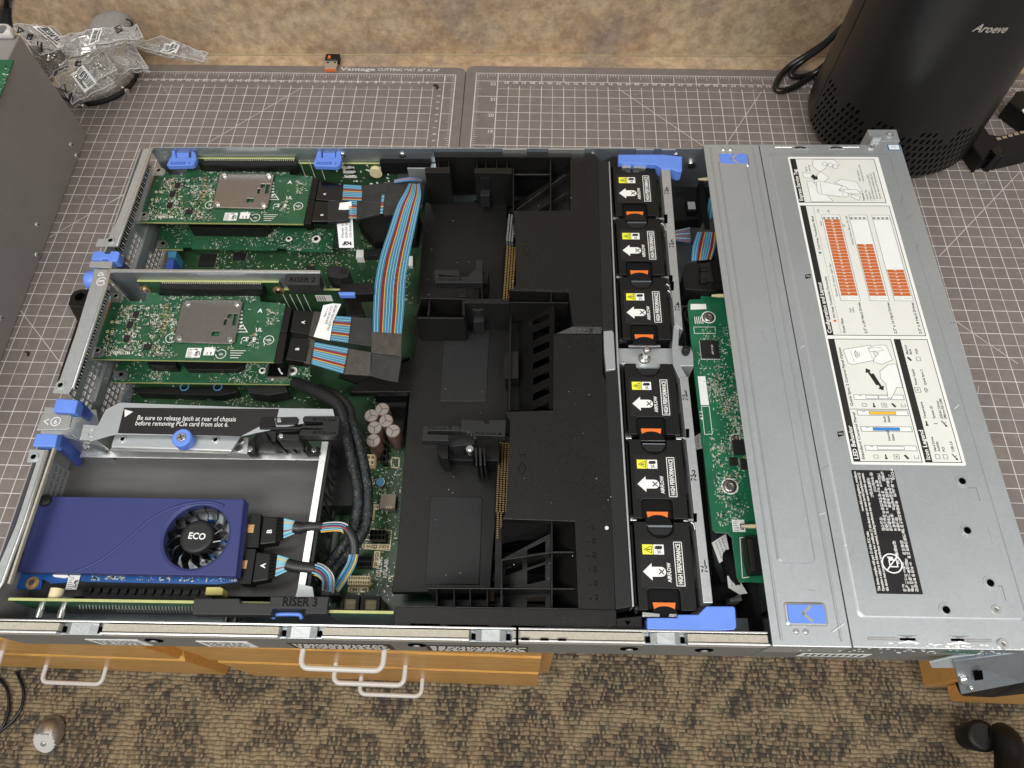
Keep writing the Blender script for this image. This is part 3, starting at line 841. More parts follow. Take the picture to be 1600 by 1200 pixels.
def socket(px0, py0, px1, py1, z, nx, ny, mat, hole, name):
    p0, p1 = P(px0, py1, z), P(px1, py0, z); x0, x1, y0, y1 = p0.x, p1.x, p0.y, p1.y
    us = [x0]; vs = [y0]; wx = (x1 - x0) / nx; wy = (y1 - y0) / ny
    for k in range(nx): us += [x0 + wx * (k + .17), x0 + wx * (k + .83)]
    for k in range(ny): vs += [y0 + wy * (k + .17), y0 + wy * (k + .83)]
    us.append(x1); vs.append(y1)
    b = MB(); b.cells(us, vs, lambda i, j: i % 2 == 0 or j % 2 == 0, z - 7, z, lambda u, v, w: (u, v, w), M[mat])
    b.box(x0 + .1, x1 - .1, y0 + .1, y1 - .1, ZB, z - 7.02, M[hole]); sv(b, name, parent=board)
socket(571, 710, 586, 726, 20, 2, 2, 'cream', 'tan', 'power_socket')
socket(572, 793, 584, 808, 17, 1, 2, 'cream', 'tan', 'power_socket')
socket(577, 828, 603, 843, 20, 4, 2, 'black', 'hole', 'power_socket')
socket(557, 868, 582, 886, 16, 6, 2, 'charcoal', 'hole', 'signal_socket')
socket(543, 900, 578, 913, 18, 9, 2, 'cream', 'tan', 'signal_socket')
socket(596, 692, 606, 722, 20, 1, 3, 'black', 'hole', 'signal_socket')
socket(530, 930, 562, 957, 34, 1, 1, 'black', 'tan', 'tall_connector'); socket(562, 931, 594, 957, 34, 1, 1, 'black', 'tan', 'tall_connector')
b = MB()
for x0, x1 in ((530, 562), (562, 594)):
    p0, p1 = P(x0, 956, 33), P(x1, 931, 33)
    for i in range(14):
        for j in range(10):
            xx = p0.x + 1.6 + (p1.x - p0.x - 3.2) * (i + .5) / 14; yy = p0.y + 1.4 + (p1.y - p0.y - 2.8) * (j + .5) / 10
            b.box(xx - .3, xx + .3, yy - .3, yy + .3, 27.1, 31, M['cream'])
sv(b, 'contact_pins', parent=board)
b = MB(); p = P(606, 783, 17); b.box(p.x - 6, p.x + 6, p.y - 6, p.y + 6, ZB, 17, M['core'])
b.text('R33', (p.x + 3.5, p.y - 4, 17.05), (-1, 0, 0), (0, -1, 0), 2.2, M['cream'], 'L'); sv(b, 'inductor', parent=board)
b = MB()
def plate_text(px0, py0, px1, py1, t, up=True, bg='cream', ink='ink', z=ZB + .1, vert=False):
    a, c_ = P(px0, py0, z), P(px1, py1, z); x0, x1 = sorted((a.x, c_.x)); y0, y1 = sorted((a.y, c_.y))
    if bg: b.quad(x0, x1, y0, y1, z, M[bg])
    if vert: b.text(t, ((x0 + x1) / 2 + (x1 - x0) * .3, y0 + 1, z + .05), (0, 1, 0), (-1, 0, 0), (x1 - x0) * .6, M[ink], 'L', (y1 - y0) - 2, True)
    elif up: b.text(t, (x0 + 1, y0 + (y1 - y0) * .2, z + .05), (1, 0, 0), (0, 1, 0), (y1 - y0) * .6, M[ink], 'L', x1 - x0 - 2, True)
    else: b.text(t, (x1 - 1, y1 - (y1 - y0) * .2, z + .05), (-1, 0, 0), (0, -1, 0), (y1 - y0) * .6, M[ink], 'L', x1 - x0 - 2, True)
plate_text(570, 850, 609, 858, 'RSR3 225W', False)
plate_text(544, 917, 575, 926, 'BP SIG2', False)
plate_text(585, 861, 592, 887, 'BP SIG0', True, vert=True)
plate_text(577, 788, 592, 796, 'RSR2', False)
plate_text(588, 868, 597, 903, 'DELL EMC', True, None, 'white', vert=True)
plate_text(599, 872, 606, 905, 'REV A00', True, None, 'white', vert=True)
q = Pxy([(568, 826), (612, 829), (609, 860), (567, 857)], ZB); b.line(q, .7, ZB + .12, M['cream'], True)
q = Pxy([(612, 715), (624, 716), (623, 731), (611, 730)], ZB); b.line(q, 1.2, ZB + .12, M['cream'], True)
sv(b, 'board_lettering', parent=board)

# riser cage in the near rear corner ------------------------------------------
b = MB()
b.prism(Pxy([(118, 712), (498, 717), (470, 932), (-40, 932), (20, 880)], 42), 41, 42, M['film']); sv(b, 'mylar_film')
b = MB()
b.prism(Pxy([(187, 629), (400, 637), (520, 639), (524, 655), (480, 660), (376, 681), (180, 678), (140, 690), (165, 640)], 82), 80.8, 82, M['cover'])
b.prism(Pxy([(180, 678), (362, 678), (376, 681), (362, 703), (268, 700), (174, 697)], 76), 74.8, 76, M['cover'])
b.poly3([P(175, 697, 76), P(362, 703, 76), P(360, 707, 64), P(172, 702, 64)], 1, M['bright'])
b.prism(Pxy([(362, 683), (388, 684), (386, 709), (350, 706)], 68), 60, 68, M['steel'])
b.prism(Pxy([(128, 704), (500, 709), (500, 719), (124, 714)], 56), 54.8, 56, M['bright'])
b.prism(Pxy([(503, 690), (513, 690), (474, 932), (463, 932)], 62), 60.8, 62, M['lid_edge'])
b.prism(Pxy([(467, 912), (488, 917), (491, 934), (461, 934)], 66), 64, 66, M['cover'])
p = P(192, 686, 76)
for px, py in ((192, 686), (337, 687)): p = P(px, py, 76); b.ring(p.x, p.y, 76, 76.8, 1.6, 3, M['bright']); b.cyl(p.x, p.y, 75.9, 76.1, 1.6, M['hole'])
for px, py in ((376, 688), (374, 701)): p = P(px, py, 68); b.cyl(p.x, p.y, 68, 69, 2.6, M['nickel'])
cage = sv(b, 'riser_cage', .35)
b = MB(); q = Pxy([(194, 637), (436, 639), (433, 652), (376, 682), (184, 677)], 82); b.flat(q, 82.12, M['black_label'])
a1, a2 = P(214, 656, 82.2), P(368, 658.5, 82.2); d1 = (a2 - a1).normalized(); up = Vector((-d1.y, d1.x, 0)) 
b.text('Be sure to release latch at rear of chassis', a1, d1, up, 3.9, M['white'], 'L', (a2 - a1).length)
a1, a2 = P(211, 664.5, 82.2), P(356.5, 666, 82.2); b.text('before removing PCIe card from slot 6.', a1, d1, up, 3.9, M['white'], 'L', (a2 - a1).length)
b.flat(Pxy([(195, 640), (208, 643.5), (195, 652)], 82), 82.2, M['white'])
sv(b, 'warning_label', parent=cage)
b = MB(); p = P(284, 684, 84); b.lathe((p.x, p.y, 0), [(7.0, 76), (7.3, 77), (7.3, 84), (6.4, 85)], M['blue'], 26); b.lathe((p.x, p.y, 0), [(3.8, 85), (3.4, 85.8)], M['nickel'], 18)
b.line([(p.x - 2, p.y - 1), (p.x + 2, p.y + 1)], .8, 85.85, M['ink']); b.line([(p.x - 1, p.y + 2), (p.x + 1, p.y - 2)], .8, 85.85, M['ink'])
sv(b, 'thumb_screw', .3, parent=cage)
# latch block with the two lock sliders
b = MB()
b.prism(Pxy([(408, 652), (427, 651), (430, 665), (405, 668)], 84), 50, 84, M['black'])
b.prism(Pxy([(405, 666), (505, 665), (505, 669), (405, 670)], 84), 60, 83, M['charcoal'])
b.prism(Pxy([(473, 653), (476, 650), (528, 650), (531, 652), (528, 678), (525, 681), (470, 680), (468, 677), (470, 671), (503, 671), (504, 669), (468, 668), (470, 665), (504, 664), (505, 659), (473, 658)], 86), 78, 86, M['charcoal'])
b.prism(Pxy([(431, 652), (463, 651), (466, 654), (464, 662), (432, 663), (430, 657)], 84), 70, 84, M['charcoal'])
b.prism(Pxy([(434, 678), (466, 679), (468, 684), (466, 688), (434, 687), (432, 683)], 84), 66, 84, M['charcoal'])
b.prism(Pxy([(438, 668), (468, 668), (470, 673), (438, 675)], 80), 60, 80, M['black'])
b.poly3([P(405, 667, 82), P(415, 690, 80), P(432, 709, 58), P(396, 708, 58), P(398, 682, 66)], 3, M['charcoal'])
b.poly3([P(414, 671, 80), P(432, 671, 80), P(431, 690, 74), P(414, 690, 74)], 8, M['black'])
b.prism(Pxy([(396, 683), (399, 690), (398, 708), (386, 708), (387, 694)], 66), 58, 66, M['charcoal'])
for k in range(4): b.poly3([P(424 + k * 16, 690, 74), P(431 + k * 16, 690, 74), P(450 + k * 14, 709, 58), P(443 + k * 14, 709, 58)], 2, M['black'])
b.prism(Pxy([(480, 698), (499, 698), (500, 710), (478, 710)], 64), 50, 64, M['black'])
for px, py, z in ((436, 656.5, 84.1), (439, 681.5, 84.1)): p = P(px, py, z); b.cyl(p.x, p.y, z - .1, z + .5, 1.7, M['nickel'])
p = P(391, 702, 66); b.cyl(p.x, p.y, 66, 67, 2.4, M['nickel']); p = P(491, 703, 64); b.cyl(p.x, p.y, 64, 65, 2.2, M['nickel'])
lb = sv(b, 'lock_block', .4)
b = MB()
for y in (656.3, 677.2):
    a1, a2 = P(487, y + 1, 86.1), P(526, y + 1.2, 86.1); d1 = (a2 - a1).normalized()
    b.text('\u25C4 PCIe Lock', a1, d1, Vector((-d1.y, d1.x, 0)), 2.4, M['black_soft'], 'L', (a2 - a1).length, True)
sv(b, 'embossed_writing', parent=lb)
# truss mesh beside the power cables
b = MB()
def truss(p0, p1, zt, zb, th, mat):
    p0, p1 = Vector((p0.x, p0.y, 0)), Vector((p1.x, p1.y, 0)); n = 9; d = (p1 - p0); k = Vector((-d.y, d.x, 0)).normalized() * th
    for z in (zt, zb): b.obox(p0 + Vector((0, 0, z - 2)), d, k, Vector((0, 0, 2.4)), mat)
    for i in range(n):
        a = p0 + d * (i / n); c_ = p0 + d * ((i + 1) / n)
        b.tube([a + Vector((0, 0, zt - 1)), c_ + Vector((0, 0, zb))], 1.1, mat, 6); b.tube([a + Vector((0, 0, zb)), a + Vector((0, 0, zt))], 1.1, mat, 6)
truss(P(514, 690, 60), P(478, 930, 60), 60, 22, 2, M['charcoal'])
b.prism(Pxy([(514, 668), (548, 668), (557, 790), (497, 790)], 34), ZB, 34, M['black'])
b.prism(Pxy([(585, 618), (636, 618), (627, 692), (618, 662), (612, 640), (590, 634)], 22), ZB, 22, M['black_gloss'])  # black block added to stand for the shading of the duct wall
sv(b, 'vent_mesh')

# front covers --------------------------------------------------------------
CZ = 86.8
b = MB()
b.box(512.6, 562.6, -.4, 434, CZ - 1.2, CZ, M['cover'])
b.box(512.6, 562.6, -.5, .6, 62, CZ - .02, M['cover']); b.box(512.6, 562.6, 433, 434.1, 66, CZ - .02, M['cover'])
cov = sv(b, 'rear_cover_strip', .8, 3)
b = MB()
# raised panel and long grooves of the strip
def pad(b, x0, x1, y0, y1, z0, z1, r, sl, mat):
    "embossed pad with sloped rim"
    def rr(x0, x1, y0, y1, r):
        out = []
        for cx, cy, a0 in ((x1 - r, y1 - r, 0), (x0 + r, y1 - r, 90), (x0 + r, y0 + r, 180), (x1 - r, y0 + r, 270)):
            for k in range(7): a = math.radians(a0 + 15 * k); out.append((cx + r * math.cos(a), cy + r * math.sin(a)))
        return out
    A = rr(x0, x1, y0, y1, r); B_ = rr(x0 + sl, x1 - sl, y0 + sl, y1 - sl, max(.2, r - sl)); n = len(A)
    C_ = [(p[0] * .35 + q[0] * .65, p[1] * .35 + q[1] * .65) for p, q in zip(A, B_)]
    vs = [(x, y, z0) for x, y in A] + [(x, y, z0 + (z1 - z0) * .75) for x, y in C_] + [(x, y, z1) for x, y in B_]
    b.add(vs, [(i, (i + 1) % n, n + (i + 1) % n, n + i) for i in range(n)] + [(n + i, n + (i + 1) % n, 2 * n + (i + 1) % n, 2 * n + i) for i in range(n)], mat, True)
    b.add(vs[2 * n:], [tuple(range(n))], mat)
p0 = P(1222, 926, CZ); p1 = P(1170, 264, CZ)
pad(b, 523, 549, 52, 414, CZ + .01, CZ + 1.6, 4, 1.5, M['cover'])
for x0, x1 in ((517.5, 519.5), (555.5, 557.5)): pad(b, x0, x1, 3, 431, CZ + .01, CZ + .9, .9, .7, M['cover'])
for px, py in ((1244, 987), (1259, 987.5), (1130, 234), (1141, 234)): p = P(px, py, CZ); b.lathe((p.x, p.y, CZ), [(2.1, 0), (1.8, .8), (.8, 1.2)], M['bright'], 14)
sv(b, 'embossing', parent=cov)
for poly, c0 in (([(1123, 243), (1166, 242), (1167, 257), (1126, 258)], (1145, 250)), ([(1229, 946), (1286, 945), (1288, 973), (1232, 974)], (1258, 959.5))):
    q = Pxy(poly, CZ); x0 = min(p[0] for p in q); x1 = max(p[0] for p in q); y0 = min(p[1] for p in q); y1 = max(p[1] for p in q)
    b = MB(); pad(b, x0 - 1.6, x1 + 1.6, y0 - 1.6, y1 + 1.6, CZ + .01, CZ + .9, 2.5, 1.3, M['bright']); fr_ = sv(b, 'latch_frame', parent=cov)
    b = MB(); pad(b, x0, x1, y0, y1, CZ + .9, CZ + 1.7, 1.4, .5, M['blue'])
    cx, cy = (x0 + x1) / 2, (y0 + y1) / 2
    b.line([(cx + 2.6, cy + 4.4), (cx - 2.2, cy), (cx + 2.6, cy - 4.4)], 2.0, CZ + 1.75, M['bright']); sv(b, 'release_button', parent=cov)
b = MB()
b.prism([(563.2, -.4), (690, -.4), (690, 3), (690, 432), (688, 437), (664, 437), (663, 434), (563.2, 434)], CZ - 1.2, CZ + .2, M['cover'])
b.box(563.2, 690, -.5, .6, 34, CZ - .05, M['steel_dark']); b.box(563.2, 690, 433, 434, 3, CZ - .05, M['steel'])
b.box(688.6, 690, .7, 432.9, 3, CZ - 1.4, M['steel'])
fc = sv(b, 'front_cover', .8, 3)
b = MB()
pad(b, 569, 678, 17, 423, CZ + .01, CZ + 1.3, 6, 2.0, M['cover'])
for px, py, w in ((1380, 998, 20), (1528, 1001, 18), (1224, 230, 16), (1330, 230, 16)):
    p = P(px, py, CZ); pad(b, p.x - w / 2, p.x + w / 2, p.y - 1.1, p.y + 1.1, CZ + .2, CZ + .8, 1, .5, M['bright'])
for px, py in ((1418, 999), (1498, 1000), (1250, 231), (1306, 231)):
    p = P(px, py, CZ)
    for s2 in (-1, 1): b.poly3([(p.x - 7, p.y + s2 * 2.4, CZ + .6), (p.x, p.y + s2 * .8, CZ + .9), (p.x + 7, p.y + s2 * 2.4, CZ + .6), (p.x, p.y + s2 * 2.2, CZ + .7)], .3, M['bright'])
    b.flat([(p.x - 5, p.y - .8), (p.x + 5, p.y - .8), (p.x + 5, p.y + .8), (p.x - 5, p.y + .8)], CZ + .25, M['hole'])
for px, py in ((1555, 953), (1566, 1007), (1361, 230)):
    p = P(px, py, CZ); b.ring(p.x, p.y, CZ + .2, CZ + 1.6, 1.5, 3.2, M['bright']); b.cyl(p.x, p.y, CZ + .3, CZ + 1.4, 1.6, M['nickel'])
for px, py in ((1503, 752), (1511, 829), (1547, 911), (1478, 953)):
    p = P(px, py, CZ + 1.3); b.ring(p.x, p.y, CZ + 1.3, CZ + 1.65, 2.5, 4.6, M['cover']); b.ring(p.x, p.y, CZ + 1.4, CZ + 1.95, 2.4, 3.2, M['bright']); b.cyl(p.x, p.y, CZ + 1.31, CZ + 1.5, 2.5, M['hole'])
for px, py in ((1262, 432), (1313, 678)):
    p = P(px, py, CZ + 1.3); b.flat([(p.x - 2, p.y - 2.5), (p.x + 2.6, p.y - 1), (p.x + 2.6, p.y + 2.5), (p.x - 2, p.y + 1.5)], CZ + 1.35, M['hole']); b.box(p.x - 1.5, p.x + 2, p.y - .8, p.y + .7, CZ + 1.3, CZ + 1.9, M['bright'])
for px, py in ((1524, 773), (1564, 928)):
    p = P(px, py, CZ + 1.3); b.line([(p.x - 4, p.y + 5), (p.x + 2, p.y + 5), (p.x + 2, p.y - 4)], .5, CZ + 1.34, M['grey_ink'])
sv(b, 'embossing', parent=fc)
# scratches and scuffs on the near edge
b = MB(); rnd = random.Random(3)
for _ in range(46):
    x = rnd.gauss(632, 22); y = rnd.uniform(-.2, 2.5)
    b.quad(x, x + rnd.uniform(.5, 2.6), y, y + rnd.uniform(.3, .9), CZ + .23 + rnd.random() * .02, M['white'])
for px, py, px2, py2 in ((1300, 988, 1318, 975), (1279, 805, 1288, 802), (1317, 854, 1322, 852), (1490, 640, 1497, 634), (1152, 338, 1157, 335), (1250, 545, 1256, 541)):
    a1, a2 = P(px, py, CZ), P(px2, py2, CZ); b.line([(a1.x, a1.y), (a2.x, a2.y)], .35, CZ + 1.38, M['white'])
for _ in range(34):
    x, y = rnd.uniform(515, 686), rnd.uniform(4, 428); a = rnd.gauss(.6, .7); ln = rnd.choice((2, 3, 4, 7, 12))
    if 580 < x < 667 and y > 30: continue
    zz = CZ + (1.7 if 524 < x < 548 and 54 < y < 412 else 1.36 if x > 571 and 20 < y < 420 else .95 if x < 563 else .3)
    b.line([(x, y), (x + ln * math.cos(a), y + ln * math.sin(a))], rnd.uniform(.12, .3), zz, M['bright'] if rnd.random() < .6 else M['steel_dark'])
p = P(1505, 1018, 84); b.obox((p.x - 8, -.75, 72), (22, 0, 0), (0, .2, 0), (0, 0, 9), M['pcb_bright'])
for _ in range(60):
    x = rnd.gauss(625, 40); zz = rnd.uniform(66, 85); b.obox((x, -.7, zz), (rnd.uniform(.5, 2.5), 0, 0), (0, .15, 0), (0, 0, rnd.uniform(.5, 2)), M['white'])
b.obox((540, -.72, 46), (46, 0, 0), (0, .15, 0), (0, 0, 14), M['sticker'])
for k in range(9): b.obox((544 + k * 4.5, -.78, 49), (2.2, 0, 0), (0, .04, 0), (0, 0, 8), M['ink'])
sv(b, 'scuffs', parent=fc)
# rack ears
b = MB()
b.prism([(664, 437.2), (690, 437.2), (690, 452), (664, 452)], 40, CZ + 1, M['cover']); b.box(664, 672, 437, 441, 60, CZ + 5, M['steel'])
p = P(1387, 217, CZ + 1); b.ring(682, 444.5, CZ + 1, CZ + 2.4, 1.6, 3.4, M['bright'])
ear = sv(b, 'rack_ear', .5)
b = MB(); p0 = P(1386, 226, CZ + .4); b.box(p0.x, p0.x + 10.5, p0.y - 7, p0.y, CZ + .3, CZ + .7, M['wire_blue']); b.box(p0.x + .8, p0.x + 9.7, p0.y - 6.2, p0.y - .8, CZ + .7, CZ + .8, M['sticker'])
b.text('intel', (p0.x + 5, p0.y - 4, CZ + .85), (1, 0, 0), (0, 1, 0), 2, M['wire_blue'], 'C'); sv(b, 'cpu_badge', parent=ear)
b = MB()
q = [P(1490, 1033, 66), P(1600, 1018, 78), P(1640, 1060, 66), P(1600, 1066, 50), P(1502, 1085, 40)]
b.poly3(q, 2, M['steel_dark'])
b.poly3([P(1452, 1035, 60), P(1490, 1026, 66), P(1540, 1022, 70), P(1490, 1044, 58), P(1456, 1044, 56)], 1.5, M['steel'])
b.poly3([P(1500, 1085, 39), P(1600, 1065, 49), P(1640, 1060, 60), P(1640, 1080, 30), P(1550, 1090, 28), P(1505, 1088, 34)], 8, M['black'])
for (px, py, z, r) in ((1506, 1063, 53.2, 3.6), (1517, 1075, 47, 1.9)):
    p = P(px, py, z); b.lathe((p.x, p.y, p.z), [(r, 0), (r * .8, 1.6), (r * .4, 2.2)], M['nickel'], 16, axis=(0, -.5, .85))
b.poly3([P(1521, 1050, 61), P(1535, 1048, 63), P(1537, 1062, 56), P(1523, 1064, 54)], .6, M['hole'])
sv(b, 'rack_ear', .4)

# ------------------------------------------------------------------ printed labels on the front cover
LZ = CZ + 1.34
b = MB()
def LB(u, v): return (664.0 - v, 125 + u)
def lrect(b, u0, u1, v0, v1, dz, mat): b.quad(664 - v1, 664 - v0, 125 + u0, 125 + u1, LZ + dz, mat)
def lpoly(b, pts, dz, mat): b.flat([LB(*p) for p in pts], LZ + dz, mat)
def lline(b, pts, w, dz, mat, closed=False): b.line([LB(*p) for p in pts], w, LZ + dz, mat, closed)
def ltext(b, t, u, v, h, mat, width=None, bold=True, align='L', dz=.12): b.text(t, (*LB(u, v), LZ + dz), (0, 1, 0), (-1, 0, 0), h, mat, align, width, bold)
pts = []
for cu, cv, a0 in ((291.2, 76.8, 0), (-.2, 76.8, 90), (-.2, -.6, 180), (291.2, -.6, 270)):
    for k in range(5): a = math.radians(a0 + 22.5 * k); pts.append(LB(cu + 1.4 * math.cos(a), cv + 1.4 * math.sin(a)))
b.prism(pts, LZ - .03, LZ, M['paper']); lab = sv(b, 'information_label', parent=fc)
b = MB(); K = M['ink']
def panel(u0, u1, v0, v1, title, tu, bar):
    lrect(b, u0, u1, v0, v1, .02, K); lrect(b, u0 + .55, u1 - .55, v0 + .55, v1 - bar, .04, M['paper_dim'])
    ltext(b, title, u0 + 2.2, v1 - bar + 1.1, 3.1, M['white'], tu, True)
panel(239.3, 290.3, 2.0, 76.6, 'Express Service Tag', 36, 5.0)
panel(105.5, 236.3, .4, 76.4, 'Configuration and Layout', 48, 5.0)
panel(.4, 102.5, 28.0, 76.6, 'LED Behavior', 26, 5.0)
panel(.4, 102.7, .3, 26.2, 'Icon Legend', 23, 5.2)
# express panel: hand with a phone
G = M['grey_ink']; Wt = M['sticker']
def blob(pts, fill=Wt, dz=.06, w=.35, line=None):
    lpoly(b, pts, dz, fill); lline(b, pts, w, dz + .015, line or G, True)
blob([(240.5, 66), (264, 66), (263, 61), (241, 47)])
blob([(268, 68), (274, 68), (272, 60), (267, 60)]); 
blob([(262, 60), (270, 57), (275, 52), (268, 46), (262, 52)], M['paper'], .08)
blob([(289.5, 56), (289.5, 38), (283, 34), (279, 40), (284, 44), (279, 47), (275, 52), (277, 55), (282, 58)], Wt, .1)
for q in ((281, 38), (283, 42), (284, 47)): blob([(q[0] + 2.4 * math.cos(a * .9), q[1] + 2.2 * math.sin(a * .9)) for a in range(7)], Wt, .13)
blob([(251, 59), (262.5, 58), (264, 55), (258, 35), (256, 32), (247, 33), (245.5, 36), (249, 57)], Wt, .16)
lline(b, [(249.6, 55.6), (263.5, 54.5)], .3, .19, G); lline(b, [(246.5, 37.5), (258.2, 37)], .3, .19, G)
blob([(262, 42), (266, 36), (263, 23), (252, 20), (251, 29), (257, 33)], Wt, .14)
blob([(251.5, 36), (254.5, 36), (254, 24), (249, 22), (249.5, 31)], Wt, .20); blob([(246, 31), (249, 30), (246, 23), (242, 25)], Wt, .20)
ltext(b, 'URL', 251.5, 38.3, 1.7, G, None, True, dz=.2)
lpoly(b, [(272, 59), (269, 62), (266.5, 59.5), (265.5, 61), (265.6, 56), (270.4, 55.8), (269, 57.2)], .1, K)
ltext(b, 'Pull to', 275, 63.5, 1.5, G); ltext(b, 'open tag', 275, 60.7, 1.5, G)
ltext(b, 'Features:', 242, 19.8, 1.7, K, None, True)
for k, (u, t) in enumerate(((242, '\u2022 Service Tag'), (242, '\u2022 Password'), (242, '\u2022 Quick Resource Locator (QRL)'), (244, 'Scan to see troubleshooting and'), (244, 'how-to videos and documentation'))): ltext(b, t, u, 16.6 - k * 2.75, 1.55, G)
ltext(b, '\u2022 MAC Address', 263, 19.0, 1.5, G); ltext(b, '\u2022 Express Service Code', 263, 16.2, 1.5, G)
# configuration panel
lrect(b, 118, 119.9, 66.9, 69.2, .06, M['lab_orange']); ltext(b, 'Hot Swap Touchpoints (Terracotta)', 121.5, 67.2, 1.8, K, 40)
lrect(b, 184.6, 186.6, 66.9, 69.2, .06, M['wire_blue']); ltext(b, 'Cold Swap Touchpoints (Blue)', 188.5, 67.2, 1.8, K, 36)
lline(b, [(107, 65.4), (235, 65.4)], .2, .06, G); lline(b, [(158, 65.4), (158, 69.6)], .2, .06, G)
ltext(b, 'System ID Status Light Bar', 142, 61.4, 1.5, G, 33); ltext(b, 'Front View', 108, 61.6, 2.1, K)
ltext(b, 'Power', 214, 61.3, 1.4, G); ltext(b, 'VGA', 228, 61.2, 1.4, G); ltext(b, 'USB', 228, 52.5, 1.4, G); ltext(b, 'EST', 213, 42.2, 1.4, G); ltext(b, 'iDRAC Direct (Micro-AB USB)', 194, 38.6, 1.4, G, 31)
ltext(b, 'Fault', 127, 53.5, 1.5, G); ltext(b, 'LEDs', 127, 51.2, 1.5, G)
for vv0, vv1, ob0, ob1, n, t in ((44.3, 60.1, 45.6, 58.6, 24, '2.5" x 24 Hard Drives'), (21.5, 37.0, 23.1, 36.2, 16, '2.5" x 16 Hard Drives'), (2.4, 17.7, 3.6, 17.0, 8, '2.5" x 8 Hard Drives')):
    lrect(b, 138, 226, vv0, vv1, .05, G); lrect(b, 138.35, 225.65, vv0 + .35, vv1 - .35, .07, Wt)
    lrect(b, 142.9, 143.2, vv0, vv1, .09, G); lrect(b, 220.9, 221.3, vv0, vv1, .09, G); lrect(b, 223.2, 223.5, vv0, vv1, .09, G)
    for k in range(4): lrect(b, 221.6, 223.1, vv0 + 2 + k * 3.6, vv0 + 4 + k * 3.6, .09, G)
    lrect(b, 139, 142, vv1 - 6.5, vv1 - 1, .09, M['paper_dim']); lline(b, [(140.5, vv0 + 1), (140.5, vv1 - 8)], .25, .1, G)
    for k in range(50):
        u = 143.6 + k * 1.54; lrect(b, u, u + .8, vv0 + .6, vv0 + .85, .1, G)
    wd = 78.0 / 24
    for k in range(n):
        u = 142.9 + k * wd; lrect(b, u + .15, u + wd - .15, ob0, ob1, .1, M['lab_orange'])
        ltext(b, str(k), u + wd / 2 + .7, (ob0 + ob1) / 2 - .7, 1.7, M['white'], None, True, 'C', .13)
    ltext(b, t, 107.6, vv0 + .8, 2.05, K, 29)
# LED panel
ltext(b, 'Standard Control Panel', 2.2, 68.3, 1.9, K, 37); ltext(b, 'Quick Sync 2 Control Panel Option', 44.5, 68.3, 1.9, K, 50)
lrect(b, 41.8, 42.2, 28.2, 71.4, .06, K)
def cpan(u, fill):
    lrect(b, u - 2.1, u + 2.1, 29.6, 66.5, .06, K); lrect(b, u - 1.75, u + 1.75, 29.95, 66.15, .08, Wt)
    lrect(b, u - 1.3, u + 1.3, 38.4, 57.8, .1, K); lrect(b, u - 1.0, u + 1.0, 38.7, 57.5, .12, fill)
    ltext(b, 'i', u + .8, 60.6, 2.2, K, None, True, dz=.12)
cpan(11.2, Wt); cpan(26.1, M['lab_blue']); cpan(39.0, M['lab_yellow']); cpan(52.0, Wt)
lrect(b, 50.6, 53.4, 48.2, 48.7, .13, K)
ltext(b, 'Normal', 17, 46.8, 1.8, K); ltext(b, 'State', 17, 43.9, 1.8, K); ltext(b, 'Fault', 31.5, 46.8, 1.8, K); ltext(b, 'State', 31.5, 43.9, 1.8, K)
for u in (4.5, 45.5):
    for k, v in enumerate((60, 53, 45.5, 38.5, 31.5)):
        if k == 0: lline(b, [(u - 1.2, v - 1.5), (u + 1.2, v - 1.5), (u + 1.2, v + 1.5), (u - 1.2, v + 1.5)], .3, .08, K, True)
        if k == 1: lrect(b, u - 1.7, u + 1.7, v - .5, v + .5, .08, K); lrect(b, u - 1.9, u - .7, v - .9, v + .9, .085, K)
        if k == 2: lline(b, [(u - 1.6, v - 1.8), (u + 1.6, v - 1.8), (u + 1.6, v + 1.8), (u - 1.6, v + 1.8)], .3, .08, K, True); lpoly(b, [(u - 1, v), (u + .9, v + .9), (u + .2, v), (u + 1, v - .2), (u - .8, v - 1), (u, v)], .08, K)
        if k == 3: lpoly(b, [(u - 1.9, v - .4), (u + 1.1, v + 1.8), (u + 1.9, v + .4), (u - 1.1, v - 1.8)], .08, K)
        if k == 4: lline(b, [(u + 1.2, v - 1.4), (u - 1.2, v - 1.4), (u - 1.2, v + 1.4), (u + 1.2, v + 1.4)], .3, .08, K)
# phone with waves, arrows, pointing hand
blob([(92, 66.5), (81, 65), (79.6, 62), (84, 43), (97, 45), (93, 66)], Wt, .08, .4)
lline(b, [(91.5, 61.5), (81.6, 60)], .25, .12, G); lline(b, [(94.8, 47.5), (84, 45.6)], .25, .12, G); 
for r in (1.5, 3.0, 4.5): lline(b, [(88.5 + r * math.cos(a), 55.5 - 1.5 + r * math.sin(a)) for a in (.75, 1.1, 1.5, 1.9, 2.3)], .5, .12, K)
blob([(95, 46), (97, 40), (97, 33), (84, 31), (80, 40), (82, 46), (86, 44), (90, 40), (92, 46)], Wt, .11, .35)
blob([(91, 47), (94, 47), (95, 38), (92, 36)], Wt, .14, .3)
for q in ([(76.5, 53.8), (74.8, 50.3), (73.6, 51.4), (62.6, 46.6), (61.8, 48.8), (72.9, 53), (72.4, 54.6)], [(57.6, 44.4), (59.2, 48), (60.4, 46.6), (71.5, 51), (72.3, 48.8), (61.2, 44.9), (61.8, 43.2)]): lpoly(b, [(u, v - 1.0) for u, v in q], .1, K)
blob([(51.5, 41.5), (53.5, 41.2), (63, 40.5), (68, 43.5), (74, 42.6), (80, 35), (80.5, 29), (60, 28.8), (60.5, 33), (54, 37), (51.5, 39)], Wt, .13, .35)
